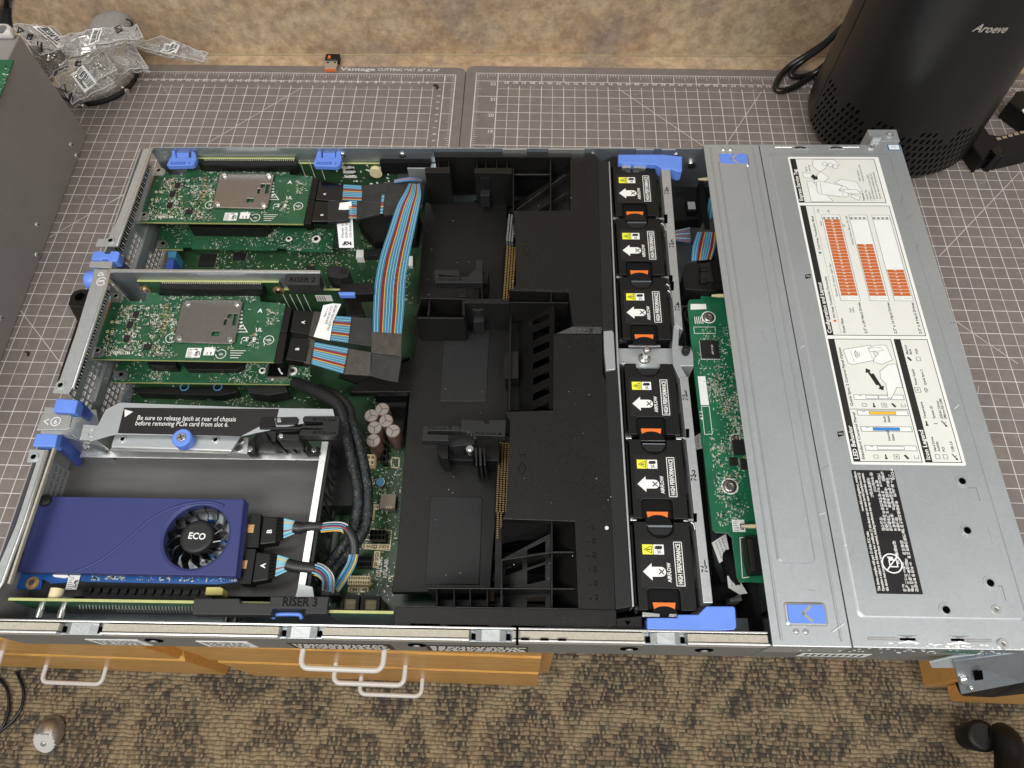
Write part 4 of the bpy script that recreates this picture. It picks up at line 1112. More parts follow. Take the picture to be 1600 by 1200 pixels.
# icon legend
for u, v, ic, t1, t2 in ((5, 16.5, 0, 'Hard Drive', 'Activity'), (5, 11, 4, 'PCI', None), (5, 4.5, 5, 'USB 2.0', None), (31, 18, 1, 'Temperature', None), (31, 11.6, 6, 'System ID', None), (31, 5.5, 7, 'iDRAC Direct', '(Micro-AB USB)'), (58.5, 18, 2, 'Power Supply', None), (58.5, 11.4, 8, 'Quick Sync 2', None), (85, 18, 3, 'Memory', 'Bank'), (85, 11.2, 9, 'VGA', None)):
    if ic in (0, 4, 9): lline(b, [(u - 1.6, v - 1.5), (u + 1.6, v - 1.5), (u + 1.6, v + 1.5), (u - 1.6, v + 1.5)], .3, .08, K, True)
    elif ic == 2: lline(b, [(u - 2, v - 2), (u + 2, v - 2), (u + 2, v + 2), (u - 2, v + 2)], .35, .08, K, True); lpoly(b, [(u - 1, v), (u + .9, v + 1), (u + .2, v), (u + 1, v - .2), (u - .8, v - 1), (u, v)], .08, K)
    elif ic == 3: lpoly(b, [(u - 2, v - .4), (u + 1.1, v + 1.8), (u + 2, v + .4), (u - 1.1, v - 1.8)], .08, K)
    elif ic == 1: lrect(b, u - 1.8, u + 1.8, v - .55, v + .55, .08, K); lrect(b, u - 2, u - .8, v - 1, v + 1, .085, K)
    elif ic == 6: ltext(b, 'i', u - .4, v - 1.4, 2.8, K, None, True)
    elif ic == 8:
        for r in (1, 2, 3): lline(b, [(u + r * math.cos(a), v - 1.5 + r * math.sin(a)) for a in (.75, 1.2, 1.57, 1.95, 2.4)], .4, .08, K)
    else: lline(b, [(u - 2, v - 1.2), (u + 2, v + 1.2)], .8, .08, K); lline(b, [(u, v), (u + 1, v - 1.6)], .4, .09, K); b.cyl(*LB(u - 1.8, v - 1.1), LZ, LZ + .09, .8, K, 10)
    ltext(b, t1, u + 4, v - (.3 if t2 else .9), 1.75, K)
    if t2: ltext(b, t2, u + 4, v - 2.9, 1.75, K)
sv(b, 'label_print', parent=fc)
# regulatory label (black, white print)
b = MB(); b.prism([LB(-5.8, 79.6), (LB(-5.8, 79.6)[0], LB(-91.8, 0)[1]), LB(-91.8, 49.7), (LB(0, 49.7)[0], LB(-5.8, 0)[1])], LZ - .03, LZ, M['black_label']); rl = sv(b, 'regulatory_label', parent=fc)
b = MB(); Wi = M['white']
for k, (u, t, w) in enumerate(((-90, 'This device complies with part 15 of the FCC rules.', 40), (-90, 'Operation is subject to the following two conditions: (1) this device may not cause harmful interference and (2)', 82), (-90, 'this device must accept any interference received, including interference that may cause undesirable operation.', 82))):
    ltext(b, t, u, 76.7 - k * 2.6, 1.75, Wi, w)
ltext(b, 'www.dell.com/regulatory_compliance', -36, 76.7, 1.75, Wi, 29)
def cjk(u, v, n, h, seed, gaps=()):
    rnd = random.Random(seed)
    for k in range(n):
        if k in gaps: continue
        x = u + k * h * 1.08; s = h * .92
        for j in range(4):
            if rnd.random() < .8: lrect(b, x, x + s * rnd.uniform(.6, 1), v + j * s / 3.6, v + j * s / 3.6 + .26, .05, Wi)
        for j in range(3):
            if rnd.random() < .75: xx = x + s * (j * .42 + .05); lrect(b, xx, xx + .26, v + rnd.uniform(0, .5), v + s * rnd.uniform(.6, 1), .055, Wi)
for k, (u, v, n, g) in enumerate(((-49.5, 65.2, 4, ()), (-49.5, 62.6, 15, ()), (-49.5, 60, 17, (12,)), (-49.5, 57.4, 5, ()), (-49.5, 54.8, 16, (4, 5)), (-49.5, 52.2, 17, (9,)))): cjk(u, v, n, 2.25, k + 5, g)
cjk(-26, 68, 6, 2.25, 33); cjk(-22, 65.2, 6, 2.25, 34); cjk(-14, 57.4, 3, 2.25, 35); cjk(-33, 57.4, 6, 2.25, 38)
for k, (u, v, n, g) in enumerate(((-90, 60, 2, ()), (-90, 57.4, 8, ()), (-90, 54.8, 14, (9,)), (-90, 52.2, 17, (8,)), (-72, 60, 3, ()), (-66, 60, 4, ()))): cjk(u, v, n, 2.25, k + 50, g)
ltext(b, 'VCCI-A', -13, 50.4, 1.8, Wi)
cx, cy = LB(-71.8, 65.4); b.ring(cx, cy, LZ, LZ + .08, 5.9, 6.7, Wi, 36); b.line([LB(-76.6, 69.8), LB(-67, 61)], .8, LZ + .09, Wi)
lline(b, [(-74, 62), (-69.5, 62), (-69.5, 67), (-74, 67)], .8, .07, Wi, True); lpoly(b, [(-69, 64), (-67.4, 64), (-67.2, 68), (-69, 67)], .06, Wi)
sv(b, 'label_print', parent=fc)

# fan cage -------------------------------------------------------------------
b = MB()
b.prism(Pxy([(934, 252), (951, 252), (959, 516), (941, 516)], 79), 40, 79, M['charcoal']); b.prism(Pxy([(946, 582), (965, 578), (987, 948), (962, 952)], 79), 40, 79, M['charcoal'])
b.prism(Pxy([(943, 517), (957, 516), (959, 520), (962, 577), (947, 579), (944, 550)], 80.5), 60, 80.5, M['cover'])
b.prism(Pxy([(951, 252), (953, 252), (967, 560), (991, 947), (988, 948), (964, 562)], 80), 45, 80, M['steel'])
b.prism(Pxy([(942, 252), (958, 243), (968, 246), (966, 258), (952, 262)], 77), 40, 77, M['black']); b.prism(Pxy([(962, 966), (1003, 962), (1004, 985), (963, 985)], 79), 40, 79, M['black'])
b.prism(Pxy([(1049, 985), (1058, 985), (1058, 996), (1018, 995), (1018, 987)], 80), 60, 80, M['black_soft'])
p = P(981, 973, 79); b.flat(Pxy([(976, 970), (986, 970), (981, 978)], 79), 79.05, M['hole'])
cg = sv(b, 'fan_cage', .5)
b = MB()
up_ = [(1032, 262), (1047, 263), (1067, 515), (1061, 514), (1056, 505), (1050, 470), (1047, 412), (1042, 400), (1038, 345), (1035, 320)]
b.prism(Pxy([(1033, 262), (1047, 263), (1067, 516), (1054, 505)], 82), 45, 82, M['steel'])
b.prism(Pxy([(1053, 507), (1061, 512), (1060, 540), (1079, 542), (1083, 552), (1084, 572), (1064, 572), (1072, 586), (1075, 592), (1062, 592), (1052, 570), (1050, 545)], 80), 45, 80, M['cover'])
b.prism(Pxy([(1062, 590), (1075, 588), (1114, 942), (1099, 942)], 82), 45, 82, M['steel'])
for px, py in ((1038, 335), (1046, 430), (1048, 440), (1072, 670), (1084, 802)):
    q = Pxy([(px - 1, py), (px + 5, py), (px + 5, py + 14), (px, py + 14)], 82); b.flat(q, 82.04, M['hole'])
    b.prism(Pxy([(px - 6, py + 13), (px + 3, py + 13), (px + 4, py + 25), (px + 1, py + 25), (px - 1, py + 17)], 80), 70, 80, M['bright'])
p = P(1071, 550, 81); b.tube([P(1073, 543, 84), P(1069, 558, 76)], 3.2, M['charcoal'], 12)
b.prism(Pxy([(966, 544), (1050, 544), (1051, 566), (1024, 578), (992, 577), (966, 567)], 74), 60, 74, M['cover'])
p = P(1007, 560, 74); b.lathe((p.x, p.y, 74), [(5.5, 0), (4, 1.5), (2.4, 2.5), (2.4, 9), (3.4, 10), (3.4, 13), (1.5, 15)], M['nickel'], 16)
b.line([P(984, 541, 76)[:2], P(1030, 541, 76)[:2]], 2, 76, M['bright'])
rl_ = sv(b, 'cage_rail', .4)
b = MB()
for n, (px, py) in zip((6, 5, 4, 3, 2, 1), ((1041, 297), (1049, 380), (1057.5, 478), (1070, 617), (1083, 742), (1100, 884))):
    p = P(px, py, 82.1); b.text(str(n), (p.x + .8, p.y - .4, 82.1), (1, 0, 0), (0, 1, 0), 4.2, K, 'C', None, True)
    for k in range(4):
        a = k * 1.57 + .4; b.line([(p.x + 1.3 * math.cos(a), p.y - 2.2 + 1.3 * math.sin(a)), (p.x + 2.5 * math.cos(a + .4), p.y - 2.2 + 2.5 * math.sin(a + .4))], .8, 82.1, K)
sv(b, 'position_marks', parent=rl_)
for poly, z, nm in (([(966, 241), (1037, 241), (1066, 244), (1066, 267), (1060, 268), (1050, 264), (1037, 264), (1025, 257), (966, 254)], 83, 0), ([(1011, 965), (1059, 965), (1059, 960), (1091, 960), (1104, 947), (1146, 947), (1149, 950), (1151, 980), (1147, 984), (1112, 987), (1011, 984)], 84, 1)):
    b = MB(); b.prism(Pxy(poly, z), z - 12, z, M['blue']); h = sv(b, 'lift_handle', .9, 3)
for pts in ([(972, 257), (986, 257), (986, 262), (972, 262)], [(990, 258), (1010, 258), (1009, 263), (990, 262)], [(1004, 956), (1031, 959), (1031, 964), (1004, 963)], [(1046, 959), (1058, 959), (1058, 964), (1046, 964)]):
    b = MB(); b.prism(Pxy(pts, 80.5), 74, 80.5, M['bright']); sv(b, 'handle_clip', .3)

# six fan modules ---------------------------------------------------------------
def fan_module():
    bx = (449, 263, 0); zt = 78
    t = thing('fan_module', 'f', 'cooling fan', bx, 'cooling fans in the row between air duct and front cover', True)
    Y = lambda d: 236 + d
    b = MB()
    # top plate with a half round notch at the far edge and a recess for the latch
    arc = [(448.8 + 9.3 * math.cos(a), Y(51.6) + 7 * math.sin(a) * 1.0) for a in [math.pi + k * math.pi / 10 for k in range(11)]]
    top = [(430.5, Y(-4.5)), (436.8, Y(-4.5)), (436.8, Y(8.6)), (438.2, Y(9.8)), (457.2, Y(9.8)), (458.5, Y(8.6)), (458.5, Y(-4.5)), (469, Y(-4.5)), (469, Y(56)), (458.1, Y(56)), *arc[::-1], (439.5, Y(56)), (430.5, Y(56))]
    b.prism(top, zt - 3, zt, M['black'])
    b.box(432, 468, Y(-3.5), Y(54), 8, zt - 3.1, M['black_soft'])
    b.box(428.2, 430.2, Y(-6), Y(55), 30, zt - 4, M['black'])
    b.lathe((427.8, Y(-2), zt - 6), [(3.2, 0), (3.2, 7)], M['black'], 14, axis=(1, 0, 0))
    body = b.build('fan_body', t, bx, .6)
    b = MB()
    b.box(470.5, 474, Y(12), Y(24), 40, zt - 8, M['charcoal']); b.lathe((469.5, Y(30), 48), [(26, 0), (26, 3)], M['charcoal'], 28, axis=(1, 0, 0)); b.build('fan_rim', t, bx, .4)
    b = MB(); b.box(433.1, 464.4, Y(10.4), Y(43.2), zt, zt + .06, M['black_label'])
    lb = b.build('label', t, bx)
    b = MB(); z = zt + .1
    b.quad(435.2, 442.3, Y(32.8), Y(39.7), z, M['yellow']); b.quad(442.7, 449.9, Y(32.8), Y(39.7), z, M['paper'])
    b.line([(436.4, Y(36.2)), (441.4, Y(38.7)), (441.4, Y(33.8))], .45, z + .03, M['ink'], True); b.line([(438.4, Y(36.2)), (440.4, Y(36.2))], .8, z + .03, M['ink'])
    b.flat([(443.3 + 0, Y(37.0)), (444.5, Y(38.8)), (448.5, Y(38.9)), (449.2, Y(37.4)), (448, Y(36.4)), (445, Y(36.3))], z + .03, M['ink'])
    for k in range(4): a = k * 1.57 + .5; b.line([(446.6 + .5 * math.cos(a), Y(34.6) + .5 * math.sin(a)), (446.6 + 1.6 * math.cos(a + .5), Y(34.6) + 1.4 * math.sin(a + .5))], .55, z + .03, M['ink'])
    ar = [(434.7, Y(21)), (440.8, Y(26.8)), (440.8, Y(24.3))] + [(447 + 3.3 * math.cos(a), Y(21) + 3.3 * math.sin(a)) for a in [math.pi / 2 - k * math.pi / 10 for k in range(11)]] + [(440.8, Y(17.6)), (440.8, Y(15))]
    b.flat(ar, z, M['paper'])
    for k in range(4): a = k * 1.57 + .3; b.line([(447.3 + .6 * math.cos(a), Y(21) + .6 * math.sin(a)), (447.3 + 2.2 * math.cos(a + .45), Y(21) + 2.2 * math.sin(a + .45))], .8, z + .03, M['ink'])
    b.text('AIRFLOW', (453.6, Y(13.9), z), (0, 1, 0), (-1, 0, 0), 2.5, M['paper'], 'L', 13.4, True)
    b.line([(456.9, Y(11.7)), (462.3, Y(11.7)), (462.3, Y(41.6)), (456.9, Y(41.6))], .5, z, M['paper'], True)
    b.text('HIGH PERFORMANCE', (461.2, Y(12.9), z), (0, 1, 0), (-1, 0, 0), 3.1, M['paper'], 'L', 27.6, True)
    b.build('label_print', t, bx)
    b = MB(); b.box(437.4, 458, Y(-9.5), Y(9.4), zt - 16, zt - 12, M['charcoal']); b.box(437.6, 447, Y(3.5), Y(9), zt - 12, zt - 6, M['charcoal']); b.box(449, 457.6, Y(2), Y(9), zt - 12, zt - 5, M['charcoal'])
    o_arc = [(447.5 + 9.2 * math.cos(a), Y(-7.6) + 6.0 * math.sin(a)) for a in [math.pi - .25 - k * (math.pi - .5) / 10 for k in range(11)]]
    b.prism([(438, Y(-9.6))] + o_arc + [(457.6, Y(-9.6))], zt - 12, zt - .3, M['black_gloss'])
    la = b.build('release_latch', t, bx, .4)
    b = MB(); b.prism([(440, Y(.9)), (455.2, Y(.9)), (454.4, Y(-4.0))] + [(447.5 + 7.2 * math.cos(a), Y(-6.6) + 3.9 * math.sin(a)) for a in [.45 + k * (math.pi - .9) / 8 for k in range(9)]] + [(440.8, Y(-4.0))], zt - 9, zt - .9, M['orange'])
    b.build('touch_point', la, bx, .2)
    b = MB(); b.box(428.5, 433, Y(57.5), Y(59.5), zt - 14, zt - 3, M['bright']); b.build('cage_clip', t, bx, .3); b = MB(); b.box(466, 473.5, Y(57.5), Y(59.5), zt - 14, zt - 3, M['bright']); b.build('cage_clip', t, bx, .3)
    b = MB(); b.prism([(439.8, Y(52)), (457.8, Y(52)), (454, Y(47.4)), (444, Y(47.4))], zt - 3.0, zt - 2.6, M['charcoal']); b.box(440.5, 457.2, Y(52.6), Y(53.4), zt - 3, zt - 1.6, M['steel_dark']); b.build('latch_foot', t, bx)
    return t
f0 = fan_module()
FL = ['top fan, the one nearest the far wall, beside rail number 6', 'fan with orange latch beside rail number 5', 'fan just above the bright divider, beside rail number 4', 'fan just below the bright divider, beside rail number 3', 'fan with orange latch beside rail number 2', 'bottom fan above the near blue handle, beside rail number 1']
for k, yy in enumerate((362.5, 298.9, 236, 153.7, 89.4, 26.7)):
    o = f0 if k == 2 else copy_tree(f0, None, (0, yy - 236, 0))
    o['label'] = 'black high performance ' + FL[k]

# ================================================================== AIR SHROUD
SHB = (340, 220, 36)
shroud = thing('air_shroud', 'big black plastic air duct filling the middle of the server beside the fans', 'air duct', SHB, None, True)
def ss(b, name, bevel=.5, parent=None): return b.build(name, parent or shroud, SHB, bevel)
SM = M['shroud']; ZF, ZT = 36, 78
b = MB()
# low floors
b.prism(Pxy([(664, 316), (792, 316), (788, 470), (652, 470)], ZF), 30, ZF, SM)
b.prism(Pxy([(648, 509), (796, 509), (796, 560), (793, 648), (785, 690), (770, 860), (766, 925), (612, 925), (620, 870), (640, 612), (545, 613), (560, 598), (648, 560)], ZF), 28, ZF, SM)
# walls between the floors and the high plates
b.prism(Pxy([(664, 270), (703, 270), (703, 260), (664, 262)], ZT), 34, ZT, SM); b.prism(Pxy([(741, 270), (800, 271), (800, 262), (741, 262)], ZT), 34, ZT, SM)
b.prism(Pxy([(656, 464.6), (796, 467), (796, 471), (726, 471), (726, 468), (656, 466.4)], ZT), 32, ZT, SM)
b.prism(Pxy([(724, 471), (796, 471.5), (796, 474), (724, 473.5)], ZT), 32, ZT, SM)
b.prism(Pxy([(648, 488), (724, 489), (724, 492), (648, 491)], ZT), 32, ZT - 6, SM); b.prism(Pxy([(655, 465), (658, 465), (650, 490), (647, 490)], ZT), 32, ZT - 3, SM)
b.prism(Pxy([(669, 466), (672, 466), (670, 489), (667, 489)], ZT), 50, ZT - 3, SM); b.prism(Pxy([(722, 468), (726, 468), (726, 490), (722, 490)], ZT), 32, ZT - 1, SM)
# far rim with ribs
b.prism(Pxy([(678, 236), (893, 236), (893, 246), (679, 245)], 80), 30, 80, SM)
for x in (685, 701, 745, 759, 776, 792): b.prism(Pxy([(x - .8, 246), (x + .8, 246), (x + .8, 270), (x - .8, 270)], 78), 45, 77, SM)
# high plates on the right
b.prism(Pxy([(801, 329), (891, 329), (891, 237), (926, 238), (931, 243), (934, 255), (941, 510), (895, 510), (888, 455), (800, 452), (806, 445), (805, 345)], 79), 40, 79, SM)
b.prism(Pxy([(865, 522), (941, 522), (942, 582), (948, 600), (963, 985), (905, 985), (898, 815), (785, 811), (791, 797), (796, 690), (797, 658), (789, 643), (864, 641)], 79), 40, 79, SM)
b.poly3([P(895, 509.5, 79), P(941, 510, 79), P(941, 522, 76), P(866, 522, 76)], 2, SM)
# near flange
b.prism(Pxy([(617, 948), (905, 952), (963, 953), (963, 977), (957, 977), (953, 982), (950, 985), (851, 984), (851, 979), (800, 977), (797, 982), (768, 981), (764, 977), (700, 976), (700, 980), (690, 980), (686, 975), (642, 974), (640, 980), (615, 980)], 81), 60, 81, SM)
b.prism(Pxy([(615, 980), (640, 980), (640, 978), (615, 978)], 81), 8, 80, SM)
b.prism(Pxy([(617, 948), (905, 952), (905, 950), (617, 946)], 81), 20, 80.6, SM)
# wall along the lower floor, ribs towards the flange
b.prism(Pxy([(667, 917.5), (899, 918.5), (899, 921), (667, 920)], 74), 28, 74, SM)
for x in (682, 709, 734, 761, 784): b.prism(Pxy([(x - 1, 920), (x + 1, 920), (x + 2.4, 949), (x - .2, 949)], 70), 30, 70, SM)
b.prism(Pxy([(680, 936), (763, 937), (763, 948), (680, 948)], 52), 30, 52, SM)
# top right pocket: dividers and slanted vanes
b.prism(Pxy([(859, 246), (861.5, 246), (861.5, 329), (859, 329)], 78), 40, 78, SM)
for (x0, y0, z0), (x1, y1, z1) in (((889, 246, 78), (842, 271, 58)), ((884, 272, 76), (806, 328, 60)), ((884, 302, 74), (838, 329, 60)), ((801, 271, 70), (860, 271, 70))):
    p, q = P(x0, y0, z0), P(x1, y1, z1); d = q - p; n = Vector((-d.y, d.x, 0)).normalized() * 5
    b.poly3([p, q, q + n * .5 - Vector((0, 0, 6)), p + n * .5 - Vector((0, 0, 6))], 1.6, SM)
b.poly3([P(801, 322, 48), P(891, 262, 60), P(891, 329, 60), P(801, 329, 48)], 2, SM)
b.prism(Pxy([(801, 262), (803, 262), (803, 330), (801, 330)], 79), 40, 79, SM)
# middle pocket
b.prism(Pxy([(795, 452), (893, 455.5), (893, 457), (795, 454)], 79), 45, 79, SM); b.prism(Pxy([(796, 471), (889, 472), (889, 473.4), (796, 473)], 78), 50, 78, SM)
b.prism(Pxy([(860, 456), (862, 456), (862, 471), (860, 471)], 78), 50, 78, SM)
sh = ss(b, 'duct_shell')
# ramp with six open windows
b = MB()
r0, r1 = P(812, 500, 44), P(812, 641, 44); t0, t1 = P(866, 474, 76), P(866, 641, 76)
q0 = P(812, 474, 44)
L_ = r1 - q0
def rampf(u, v, w):
    lo = q0.lerp(r1, v); hi = t0.lerp(t1, v); p = lo.lerp(hi, u)
    return (p.x, p.y + (u - .5) * 15 - 5, p.z + w)
vs_ = [0, .10, .155, .22, .30, .37, .435, .51, .575, .65, .715, .79, .855, .93, 1.0]
b.cells([0, .40, .86, 1], vs_, lambda i, j: i != 1 or j % 2 == 0 or j == 0, -1.6, 0, rampf, SM)
b.prism(Pxy([(795, 474), (812, 474), (812, 641), (795, 641)], 40), 34, 40, SM)
b.prism(Pxy([(790, 549), (810, 549), (810, 590), (789, 591), (787, 560)], 56), 36, 56, SM)
b.prism(Pxy([(797, 472), (799.5, 472), (797, 641), (794, 641)], 60), 36, 60, SM)
ss(b, 'slotted_ramp', .2)
# lower right pocket with windows
b = MB()
def pk(px, py, z): return P(px, py, z)
q = [P(783, 874, 52), P(862, 832, 60), P(862, 951, 60), P(783, 951, 52)]
def pf(u, v, w):
    a = Vector(q[0]).lerp(Vector(q[3]), v); c_ = Vector(q[1]).lerp(Vector(q[2]), v); p = a.lerp(c_, u); return (p.x, p.y, p.z + w)
b.cells([0, .08, .42, .52, .87, 1], [0, .07, .24, .36, .40, .62, .84, .97, 1], lambda i, j: not ((j == 1 and i in (3,)) or (j == 2 and i in (1, 3)) or (j in (4,) and i == 3) or (j == 6 and i == 3)), -1.4, 0, pf, SM)
b.prism(Pxy([(774, 840), (784, 822), (784, 951), (772, 951)], 50), 36, 50, SM)
for pts in ([(784, 873), (862, 861), (898, 861), (898, 864), (862, 864), (784, 876)], [(861, 814), (863.5, 814), (863.5, 951), (861, 951)], [(782, 874), (785, 874), (785, 951), (782, 951)]):
    b.prism(Pxy(pts, 74), 48, 74, SM)
b.poly3([P(863, 815, 52), P(902, 815, 76), P(904, 951, 76), P(863, 951, 52)], 1.6, SM)
b.poly3([P(784, 812, 74), P(862, 814, 74), P(862, 834, 58), P(784, 850, 52)], 1.4, M['black'])
ss(b, 'slotted_pocket', .25)
# raised pads and small marks
for pts in ([(695, 511), (765, 511), (760, 626), (758, 628), (689, 628), (687, 626)], [(674, 776), (752, 777), (754, 779), (749, 914), (664, 913), (673, 778)]):
    b = MB(); b.prism(Pxy(pts, ZF), ZF - .2, ZF + .8, M['charcoal']); ss(b, 'cover_pad', .5)
b = MB(); CHR = M['black_gloss']
for px0, py0, n, dx, dy in ((911, 257, 6, .8, 12.6), (919, 460, 7, .9, 14.4), (926, 652, 0, 0, 0), (925, 825, 6, 1.1, 22)):
    for k in range(n):
        p = P(px0 + dx * k, py0 + dy * k, 79.1); b.text('A%d' % (k + 1), (p.x + 2, p.y - 1.5, 79.12), (0, 1, 0), (-1, 0, 0), 2.6, CHR, 'L', None, True)
        b.flat([(p.x - 4, p.y), (p.x - 2.6, p.y + 1), (p.x - 2.6, p.y - 1)], 79.12, CHR)
for px, py, t in ((823, 384, '1'), (816, 722, '2')): p = P(px, py, 79.1); b.text(t, (p.x + 2, p.y + 4, 79.12), (0, 1, 0), (-1, 0, 0), 4, CHR, 'L', None, True); b.line([(p.x - 3, p.y - 5), (p.x, p.y), (p.x + 3, p.y - 5), (p.x, p.y - 10)], .7, 79.12, CHR, True)
rnd = random.Random(21)
for _ in range(46):
    px, py = rnd.uniform(660, 955), rnd.uniform(300, 945); zz = 79.06 if px > 800 else ZF + .9
    p = P(px, py, zz); r = rnd.choice((.10, .13, .16, .22)); b.flat([(p.x - r, p.y - r), (p.x + r, p.y - r), (p.x + r * .7, p.y + r), (p.x - r, p.y + r)], zz, M['sticker'])
p = P(948, 825, 79.2); b.cyl(p.x, p.y, 79, 79.5, 1.3, M['sticker'], 12)
ss(b, 'moulded_marks', 0)
# PCIe lock sliders on the shroud
def lockslide(pieces, text=None):
    b = MB()
    for pts, z, z0, m in pieces: b.prism(Pxy(pts, z), z0, z, M[m])
    if text:
        for t, (x0, y0), (x1, y1), z in text:
            a, c_ = P(x0, y0, z), P(x1, y1, z); d = (c_ - a).normalized(); b.text(t, (a.x, a.y, z + .06), d, Vector((-d.y, d.x, 0)), 2.4, M['black_soft'], 'L', (c_ - a).length, True)
    return ss(b, 'lock_slider', .4)
lockslide([([(678, 421), (716, 421), (719, 431), (686, 428), (686, 432), (731, 432), (738, 424), (744, 421), (754, 424), (754, 442), (680, 442)], 80, 72, 'charcoal'), ([(744, 405), (754, 406), (754, 424), (743, 424)], 76, 55, 'charcoal'), ([(728, 442), (750, 442), (748, 468), (731, 468)], 62, 36, 'black'), ([(753, 424), (764, 425), (761, 443), (753, 442)], 70, 45, 'black'), ([(716, 458), (728, 458), (728, 464), (716, 464)], 60, 36, 'charcoal')],
          [('PCIe Lock \u25B2', (684, 438), (722, 438), 80)])
lockslide([([(738, 471), (756, 471), (757, 482), (750, 486), (738, 484)], 70, 50, 'charcoal'), ([(738, 484), (752, 484), (752, 487), (738, 487)], 66, 50, 'steel_dark'), ([(740, 488), (756, 488), (756, 502), (740, 504)], 60, 40, 'charcoal'), ([(740, 505), (753, 505), (753, 507.5), (740, 507.5)], 46, 38, 'steel_dark')])
lockslide([([(751, 271), (765, 271), (766, 279), (750, 278)], 72, 60, 'black_gloss'), ([(750, 284), (761, 284), (761, 287), (749, 287)], 62, 50, 'steel_dark'), ([(752, 291), (766, 292), (765, 306), (750, 306)], 56, 40, 'charcoal'), ([(751, 308), (763, 308), (763, 311), (751, 311)], 44, 36, 'steel_dark')])
lockslide([([(661, 665), (719, 665), (719, 669), (732, 669), (732, 674), (669, 673), (668, 678), (701, 679), (701, 689), (659, 688)], 80, 72, 'charcoal'), ([(721, 655), (756, 657), (758, 662), (764, 662), (764, 656), (791, 656), (789, 682), (740, 680), (738, 676), (732, 674), (719, 674)], 82, 74, 'charcoal'),
           ([(682, 690), (700, 690), (700, 716), (690, 716), (682, 706)], 64, 36, 'black'), ([(704, 684), (742, 684), (741, 694), (706, 698)], 66, 40, 'charcoal'), ([(690, 698), (742, 698), (740, 720), (690, 718)], 46, 36, 'black'), ([(742, 684), (780, 684), (780, 720), (758, 720), (742, 716)], 58, 36, 'black'), ([(741, 699), (745, 699), (746, 727), (743, 727)], 70, 40, 'charcoal'), ([(748, 699), (752, 699), (753, 727), (749, 727)], 70, 40, 'charcoal'), ([(755, 699), (757, 699), (759, 727), (756, 727)], 70, 40, 'charcoal')],
          [('PCIe Lock \u25BC', (668, 671), (707, 671), 80), ('PCIe Lock \u25B2', (742, 679), (785, 680), 82)])
b = MB(); p = P(734, 702, 66); b.cyl(p.x, p.y, 60, 67, 2.8, M['nickel'], 14); b.cyl(p.x, p.y, 67, 68.5, 1.4, M['nickel'], 12); ss(b, 'screw', 0)

# gold contact rows visible in the gaps of the shroud (memory socket rows on the board)
def contacts(pa, pb, z, rows, name, metal):
    b = MB(); A, B_ = P(*pa, z), P(*pb, z); n = max(8, int(abs(A.y - B_.y) / 1.7)); gap = .42
    for r in range(rows):
        for k in range(n):
            p = A.lerp(B_, (k + .5) / n); b.box(p.x + r * 2.3 - .75, p.x + r * 2.3 + .75, p.y - gap, p.y + gap, z - 12, z - r * .6, M[metal])
    p, q = A, B_; b.box(min(p.x, q.x) - 2, max(p.x, q.x) + rows * 2.3, min(p.y, q.y) - 2, max(p.y, q.y) + 2, 20, z - 8, M['black_soft'])
    sv(b, name, parent=board)
contacts((796, 334), (792, 376), 52, 3, 'contact_row', 'steel'); contacts((793, 384), (787, 468), 52, 4, 'contact_row', 'gold')
contacts((781, 690), (776, 800), 50, 5, 'contact_row', 'dull_gold'); contacts((778, 800), (777, 842), 50, 2, 'contact_row', 'dull_gold')

# ================================================================== RISERS
def riser_thing(label, base): return thing('riser_board', label, 'riser board', base, 'riser boards standing upright in the server', True)
# far riser along the wall
base = (135, 424, 12); R1 = riser_thing('upright green riser board along the far wall with two blue handles', base)
b = MB(); x0 = P(305, 249, 72).x; x1 = P(461, 246, 72).x; x2 = P(612, 255, 72).x; y = 429.0
b.box(x0, x2, y, y + 1.6, 12, 66, M['pcb_olive']); b.box(x0 + .1, x1, y + .1, y + 1.5, 66, 72, M['pcb_olive']); b.box(x0, x1, y, y + 1.6, 72, 72.7, M['pcb_edge']); b.box(x1, x2, y, y + 1.6, 66, 66.7, M['pcb_edge'])
rb = b.build('circuit_board', R1, base, .2)
b = MB()
for k in range(3): b.obox((x1 + 4 + k * 9, y - .06, 45), (.5, 0, 0), (0, .05, 0), (0, 0, 26), M['white'])
rnd = random.Random(5)
for _ in range(60): b.obox((rnd.uniform(x1 + 34, x2 - 6), y - .5, rnd.uniform(30, 66)), (rnd.uniform(.8, 3), 0, 0), (0, .45, 0), (0, 0, rnd.uniform(.8, 2)), M[rnd.choice(['white', 'tin', 'ink', 'paper'])])
for z0 in (48, 54, 60): b.obox((x1 + 42, y - .07, z0), (12, 0, 0), (0, .05, 0), (0, 0, 3.5), M['white'])
b.lathe((P(584, 281, 62).x, y - 4, 58), [(6, 0), (6, 4)], M['cream'], 18, axis=(0, 1, 0)); b.build('components', R1, base)
b = MB(); c0 = P(311, 251, 76); c1 = P(461, 251, 76); b.box(c0.x, c1.x, 422.6, 428.9, 61, 71, M['black'])
for k in range(44): xx = c0.x + 3 + k * (c1.x - c0.x - 6) / 43; b.box(xx - .5, xx + .5, 427.2, 428.7, 71, 72.4, M['tin'])
b.build('card_slot', R1, base, .3)
